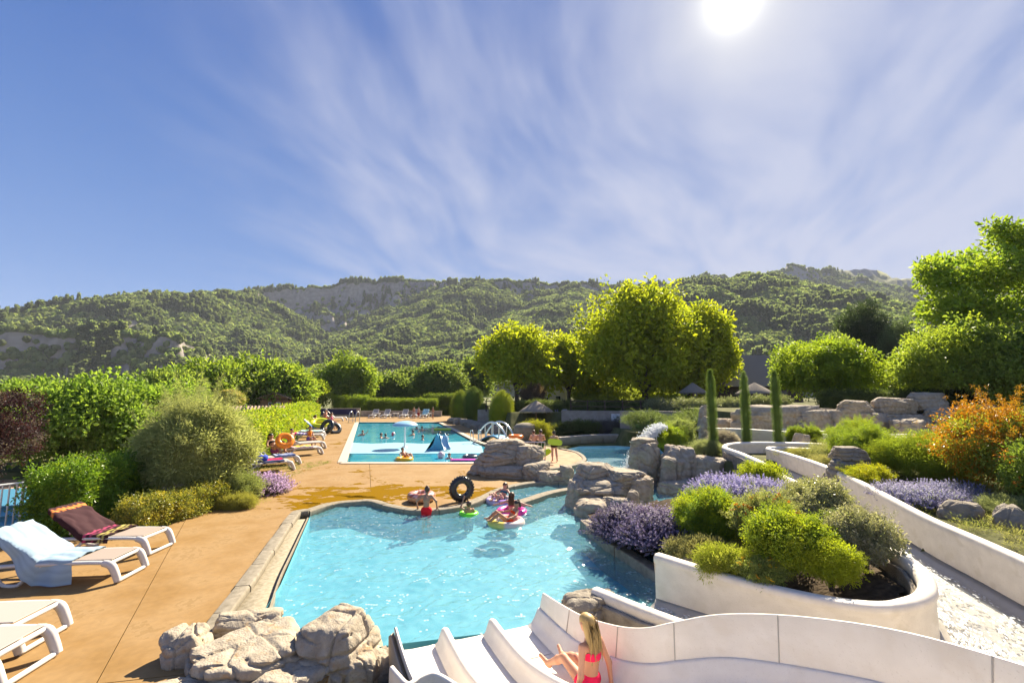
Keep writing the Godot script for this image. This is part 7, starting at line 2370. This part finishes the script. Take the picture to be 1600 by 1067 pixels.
	if long_hair > 0.0:
		for sg in [-1.0, 0.0, 1.0]:
			var a: Vector3 = H - look * 0.055 + side * sg * 0.05
			var m: Vector3 = a + down * long_hair * 0.5 - look * 0.035
			hb.append([a, m, 0.055, 0.045])
			hb.append([m, m + down * long_hair * 0.5 + side * sg * 0.015, 0.045, 0.018])
	if hair_tuft: hb.append([H + crown * 0.12 - look * 0.05, H + crown * 0.145 - look * 0.06, 0.042, 0.035])
	mb = MB.new()
	mb.tint = hair
	nets(mb, hb, cell * 0.8, 0.0, null, minf(0.014, cell * 0.7))
	if long_hair > 0.3:
		rng.seed = 66
		for k in 90:   # loose strands over the fall of hair
			var a: Vector3 = H - look * (0.06 + rng.randf() * 0.05) + side * rng.randf_range(-0.09, 0.09) + crown * rng.randf_range(0.0, 0.1)
			var e: Vector3 = a + down * long_hair * rng.randf_range(0.7, 1.12) - look * rng.randf_range(0.0, 0.06) + side * rng.randfn() * 0.02
			mb.tint = hair * rng.randf_range(0.6, 1.35)
			mb.tube([a, a.lerp(e, 0.5) - look * 0.03 + side * rng.randfn() * 0.008, e], [0.007, 0.008, 0.002], 4)
	put(mb, "hair", M.hair, t)
	return t

func people() -> void:
	var fair := Color(0.52, 0.31, 0.215)
	var tan := Color(0.40, 0.205, 0.125)
	var rosy := Color(0.50, 0.27, 0.19)
	var blond := Color(0.36, 0.235, 0.09)
	var brown := Color(0.075, 0.035, 0.018)
	var black := Color(0.018, 0.013, 0.011)
	var face := func(d: Vector3): return atan2(d.x, d.z)
	# girl on the slide, seen from behind
	var j := pose_of("sit")
	j.head += Vector3(0, 0, 0.02)
	j.wr_r = Vector3(0.3, 0.04, -0.02); j.el_r = Vector3(0.27, 0.3, -0.1)
	j.wr_l = Vector3(-0.24, 0.05, -0.16); j.el_l = Vector3(-0.25, 0.3, -0.12)
	j.kn_r = Vector3(0.1, 0.26, 0.38); j.an_r = Vector3(0.1, 0.05, 0.7); j.toe_r = Vector3(0.13, 0.12, 0.82)
	j.kn_l = Vector3(-0.16, 0.17, 0.38); j.an_l = Vector3(-0.2, 0.06, 0.72); j.toe_l = Vector3(-0.24, 0.12, 0.83)
	figure("long-haired blond girl in a pink bikini sitting on the slide, seen from behind", Vector3(1.0, 0.215, -6.3), face.call(Vector3(-0.62, 0, -0.78)), 0.98, j, Color(0.56, 0.28, 0.17), Color(0.42, 0.28, 0.10), 0.5, [["bikini_top", Color(0.85, 0.02, 0.10)], ["bikini_bottom", Color(0.85, 0.02, 0.10)]], 0.0125)
	# boy hoisting himself out of the pool
	j = pose_of("stand")
	j.sh_l = Vector3(-0.17, 1.4, 0.05); j.sh_r = Vector3(0.17, 1.4, 0.05)
	j.el_l = Vector3(-0.36, 1.22, -0.02); j.el_r = Vector3(0.36, 1.22, -0.02)
	j.wr_l = Vector3(-0.36, 0.98, 0.16); j.wr_r = Vector3(0.36, 0.98, 0.16)
	j.neck = Vector3(0, 1.46, 0.06); j.head = Vector3(0, 1.6, 0.1)
	var b := gp(667, 798, 0.0)
	figure("boy in red trunks pushing himself up on the pool edge by the doughnut ring", Vector3(b.x, -0.78, b.z + 0.12), PI, 0.92, j, tan, brown, 0.0, [["swim_trunks", Color(0.75, 0.012, 0.02)]], 0.018, true)
	# boy holding up the tyre ring
	j = pose_of("stand")
	j.el_r = Vector3(0.3, 1.5, 0.08); j.wr_r = Vector3(0.16, 1.78, 0.2)
	j.el_l = Vector3(-0.3, 1.18, 0.1); j.wr_l = Vector3(-0.34, 1.12, 0.34)
	b = gp(733, 800, -0.1)
	figure("boy in the water behind the pool edge holding the black tyre upright", Vector3(b.x, -1.22, b.z + 0.15), face.call(Vector3(-0.35, 0, -0.9)), 0.88, j, tan, brown, 0.0, [["swim_trunks", Color(0.03, 0.08, 0.2)]], 0.018)
	swim_ring("swim_ring", "lime green ring round the boy who holds the tyre", Vector3(b.x, -0.11, b.z + 0.15), Basis(), 0.26, 0.075, [Color(0.18, 0.72, 0.02), Color(0.25, 0.75, 0.03)])
	# three girls on rings
	j = pose_of("float")
	b = gp(777, 783, -0.1)
	figure("girl in a teal top lying back in the violet ring, facing us", b + Vector3(0.15, 0.1, -0.05), face.call(Vector3(-0.45, 0, 0.9)), 0.92, j, rosy, brown, 0.16, [["bikini_top", Color(0.01, 0.13, 0.17)], ["bikini_bottom", Color(0.01, 0.13, 0.17)]], 0.018)
	j = pose_of("float")
	j.chest = Vector3(0, 0.2, -0.1); j.neck = Vector3(0, 0.38, -0.13); j.head = Vector3(0, 0.52, -0.13)
	j.sh_l = Vector3(-0.165, 0.33, -0.12); j.sh_r = Vector3(0.165, 0.33, -0.12)
	j.el_l = Vector3(-0.4, 0.24, -0.1); j.wr_l = Vector3(-0.64, 0.17, -0.05)
	j.el_r = Vector3(0.4, 0.24, -0.1); j.wr_r = Vector3(0.63, 0.17, -0.06)
	b = gp(797, 798, -0.1)
	figure("long-haired brunette with both arms spread over the pink ring", b + Vector3(0.08, 0.06, 0.1), PI - 0.15, 0.95, j, rosy, Color(0.12, 0.055, 0.022), 0.36, [["bikini_top", Color(0.3, 0.05, 0.1)], ["bikini_bottom", Color(0.3, 0.05, 0.1)]], 0.018)
	j = pose_of("float")
	j.look = Vector3(0.2, 0, 1)
	b = gp(786, 817, -0.1)
	figure("girl in an orange-red bikini lounging sideways in the pale ring", b + Vector3(0.15, 0.12, 0), face.call(Vector3(-0.9, 0, 0.35)), 0.95, j, tan, Color(0.03, 0.016, 0.01), 0.1, [["bikini_top", Color(0.8, 0.07, 0.015)], ["bikini_bottom", Color(0.8, 0.07, 0.015)]], 0.018, true)
	# bathers walking off with boards
	j = pose_of("stand")
	j.el_l = Vector3(-0.25, 1.15, 0.12); j.wr_l = Vector3(-0.1, 1.1, 0.3); j.el_r = Vector3(0.25, 1.15, 0.12); j.wr_r = Vector3(0.1, 1.1, 0.3)
	var bp := gp(834, 717, 0.06)
	figure("bare-backed boy in dark trunks behind the railing, on the left", bp, PI, 0.98, j, fair, brown, 0.0, [["swim_trunks", Color(0.02, 0.03, 0.05)]], 0.026)
	bp = gp(845, 719, 0.06)
	figure("bare-backed boy in striped dark trunks holding a green board low", bp, PI - 0.1, 1.02, j, rosy, black, 0.0, [["swim_trunks", Color(0.03, 0.06, 0.03)]], 0.026)
	board("green bodyboard held low beside the railing", bp + Vector3(0.2, 0.42, 0.3), Basis(Vector3(0, 0, 1), 0.5) * Basis(Vector3.RIGHT, 0.3), Color(0.36, 0.62, 0.02))
	j = pose_of("stand")
	j.el_l = Vector3(-0.3, 1.15, -0.1); j.wr_l = Vector3(-0.12, 1.05, -0.18); j.el_r = Vector3(0.3, 1.15, -0.1); j.wr_r = Vector3(0.12, 1.05, -0.18)
	j.an_l = Vector3(-0.14, 0.08, -0.2); j.toe_l = Vector3(-0.15, 0.035, -0.05); j.kn_l = Vector3(-0.12, 0.48, -0.06)
	bp = gp(866, 721, 0.06)
	figure("girl in a black swimsuit walking away with a lime board behind her", bp, PI + 0.1, 1.0, j, fair, black, 0.0, [["swimsuit", Color(0.012, 0.012, 0.014)]], 0.026, true)
	board("lime bodyboard carried across the girl's back", bp + Vector3(0.03, 1.12, 0.28), Basis(Vector3(0, 0, 1), -0.12) * Basis(Vector3.RIGHT, -0.2), Color(0.55, 0.72, 0.02))
	# along the hedge
	j = pose_of("stand")
	figure("boy in green shorts standing beside the yellow towel", gp(453, 713), face.call(Vector3(0.8, 0, 0.4)), 1.0, j, rosy, black, 0.0, [["swim_trunks", Color(0.08, 0.14, 0.09)]], 0.028)
	j = pose_of("recline")
	figure("dark-haired sunbather with raised knees behind the orange ring", gp(428, 722) + Vector3(0, 0.55, 0), face.call(Vector3(0.8, 0, 0.55)), 1.4, j, tan, black, 0.25, [["bikini_top", Color(0.02, 0.02, 0.03)], ["bikini_bottom", Color(0.2, 0.05, 0.2)]], 0.026)
	j = pose_of("chair")
	figure("child in orange and violet sitting on a lounger's edge", gp(482, 699) + Vector3(0, 0.5, 0), face.call(Vector3(0.8, 0, 0.5)), 1.15, j, tan, black, 0.0, [["shirt", Color(0.7, 0.2, 0.02)], ["swim_trunks", Color(0.15, 0.08, 0.4)]], 0.035)
	j = pose_of("recline")
	figure("sunbather lying behind the yellow-green ring", gp(497, 672) + Vector3(0, 0.55, 0), face.call(Vector3(0.9, 0, 0.4)), 1.4, j, tan, black, 0.1, [["swim_trunks", Color(0.03, 0.04, 0.1)]], 0.04)
	j = pose_of("chair")
	figure("seated bather in a pink top beside the yellow-green ring", gp(516, 670) + Vector3(0, 0.5, 0), face.call(Vector3(0.9, 0, 0.3)), 1.4, j, rosy, brown, 0.1, [["shirt", Color(0.55, 0.12, 0.2)], ["swim_trunks", Color(0.1, 0.14, 0.4)]], 0.04)
	j = pose_of("sit")
	figure("sunbather sitting up on a lounger near the ladder", gp(508, 662) + Vector3(0, 0.5, 0), face.call(Vector3(0.9, 0, 0.3)), 1.5, j, rosy, Color(0.3, 0.27, 0.24), 0.0, [["swim_trunks", Color(0.5, 0.08, 0.03)]], 0.045)
	# bathers in the far pool
	var k := 0
	var sw := [[566, 681], [595, 684], [602, 685], [645, 681], [651, 670], [659, 674], [660, 687.5], [687, 681.5], [699, 686], [702, 717], [633, 717]]
	var names := ["bather waving an arm near the pool's left side", "left one of the two bathers next to the red ball", "bather swimming right next to the red ball", "bather behind the mushroom fountain", "bather under the fountain's cap", "bather with dark hair in the middle of the pool", "lone bather between fountain and toddler slide", "bather behind the toddler slide", "bather right of the toddler slide", "swimmer beside the pink and white ball", "child sitting in the orange-yellow ring"]
	for s in sw:
		j = pose_of("swim")
		if k == 0: j.wr_r = Vector3(0.42, 0.35, 0.1); j.el_r = Vector3(0.36, 0.15, 0.05)
		var sc := 1.15 if k < 9 else 0.95
		var up := 0.12 if k in [0, 3, 5] else 0.02
		if k == 10:
			j = pose_of("float")
			up = 0.12
		figure(names[k], gp(s[0], s[1], -0.1) + Vector3(0, up, 0), k * 1.3 + 0.4, sc, j, [rosy, tan, fair][k % 3], [black, brown, black][k % 3], 0.0, [["swim_trunks", [Color(0.05, 0.06, 0.2), Color(0.3, 0.03, 0.03), Color(0.03, 0.03, 0.03)][k % 3]]], 0.05 if k < 9 else 0.04)
		k += 1
	# standing before the dark hedge
	k = 0
	for s in [[646, 655], [653.5, 656], [676, 655.5]]:
		figure(["bather standing behind the back row loungers, on the left", "bather standing with a hand on the hip before the dark hedge", "bather standing alone at the dark hedge's end"][k], gp(s[0], s[1]), 0.5 - k * 0.6, 1.05, pose_of("stand"), [tan, rosy, tan][k], brown, 0.0, [["swim_trunks", [Color(0.4, 0.36, 0.34), Color(0.3, 0.03, 0.03), Color(0.4, 0.3, 0.25)][k]]], 0.06)
		k += 1

func board(label: String, o: Vector3, b: Basis, c: Color) -> void:
	var t := thing("bodyboard", label, "bodyboard", o, 0.0, "green bodyboards")
	var mb := MB.new()
	mb.tint = c
	var ring := [[], []]
	for k in 20:
		var a := TAU * k / 20.0
		var p := Vector2(cos(a), sin(a))
		p = Vector2(signf(p.x) * pow(absf(p.x), 0.6) * 0.42, signf(p.y) * pow(absf(p.y), 0.7) * 0.18)
		for s in 2: ring[s].append(b * Vector3(p.x, p.y, 0.025 if s else -0.025))
	mb.grid(ring, true)
	mb.face(ring[1].duplicate())
	mb.face(reversed(ring[0]))
	put(mb, "deck_pad", M.vinyl, t)
	mb = MB.new()
	mb.tint = c * 0.35
	mb.tube([b * Vector3(0.34, 0.0, 0.025), b * Vector3(0.4, 0.08, 0.06), b * Vector3(0.36, 0.15, 0.05)], 0.01, 5)
	put(mb, "leash", M.vinyl, t)

func _ready() -> void:
	materials()
	view_and_light()
	trace_pools()
	ground()
	hills()
	pools()
	deck()
	wide_slide()
	winding_slide()
	island()
	rocks()
	garden_plants()
	left_plants()
	far_plants()
	grass()
	loungers_and_towels()
	floats()
	pool_equipment()
	walls_and_buildings()
	people()
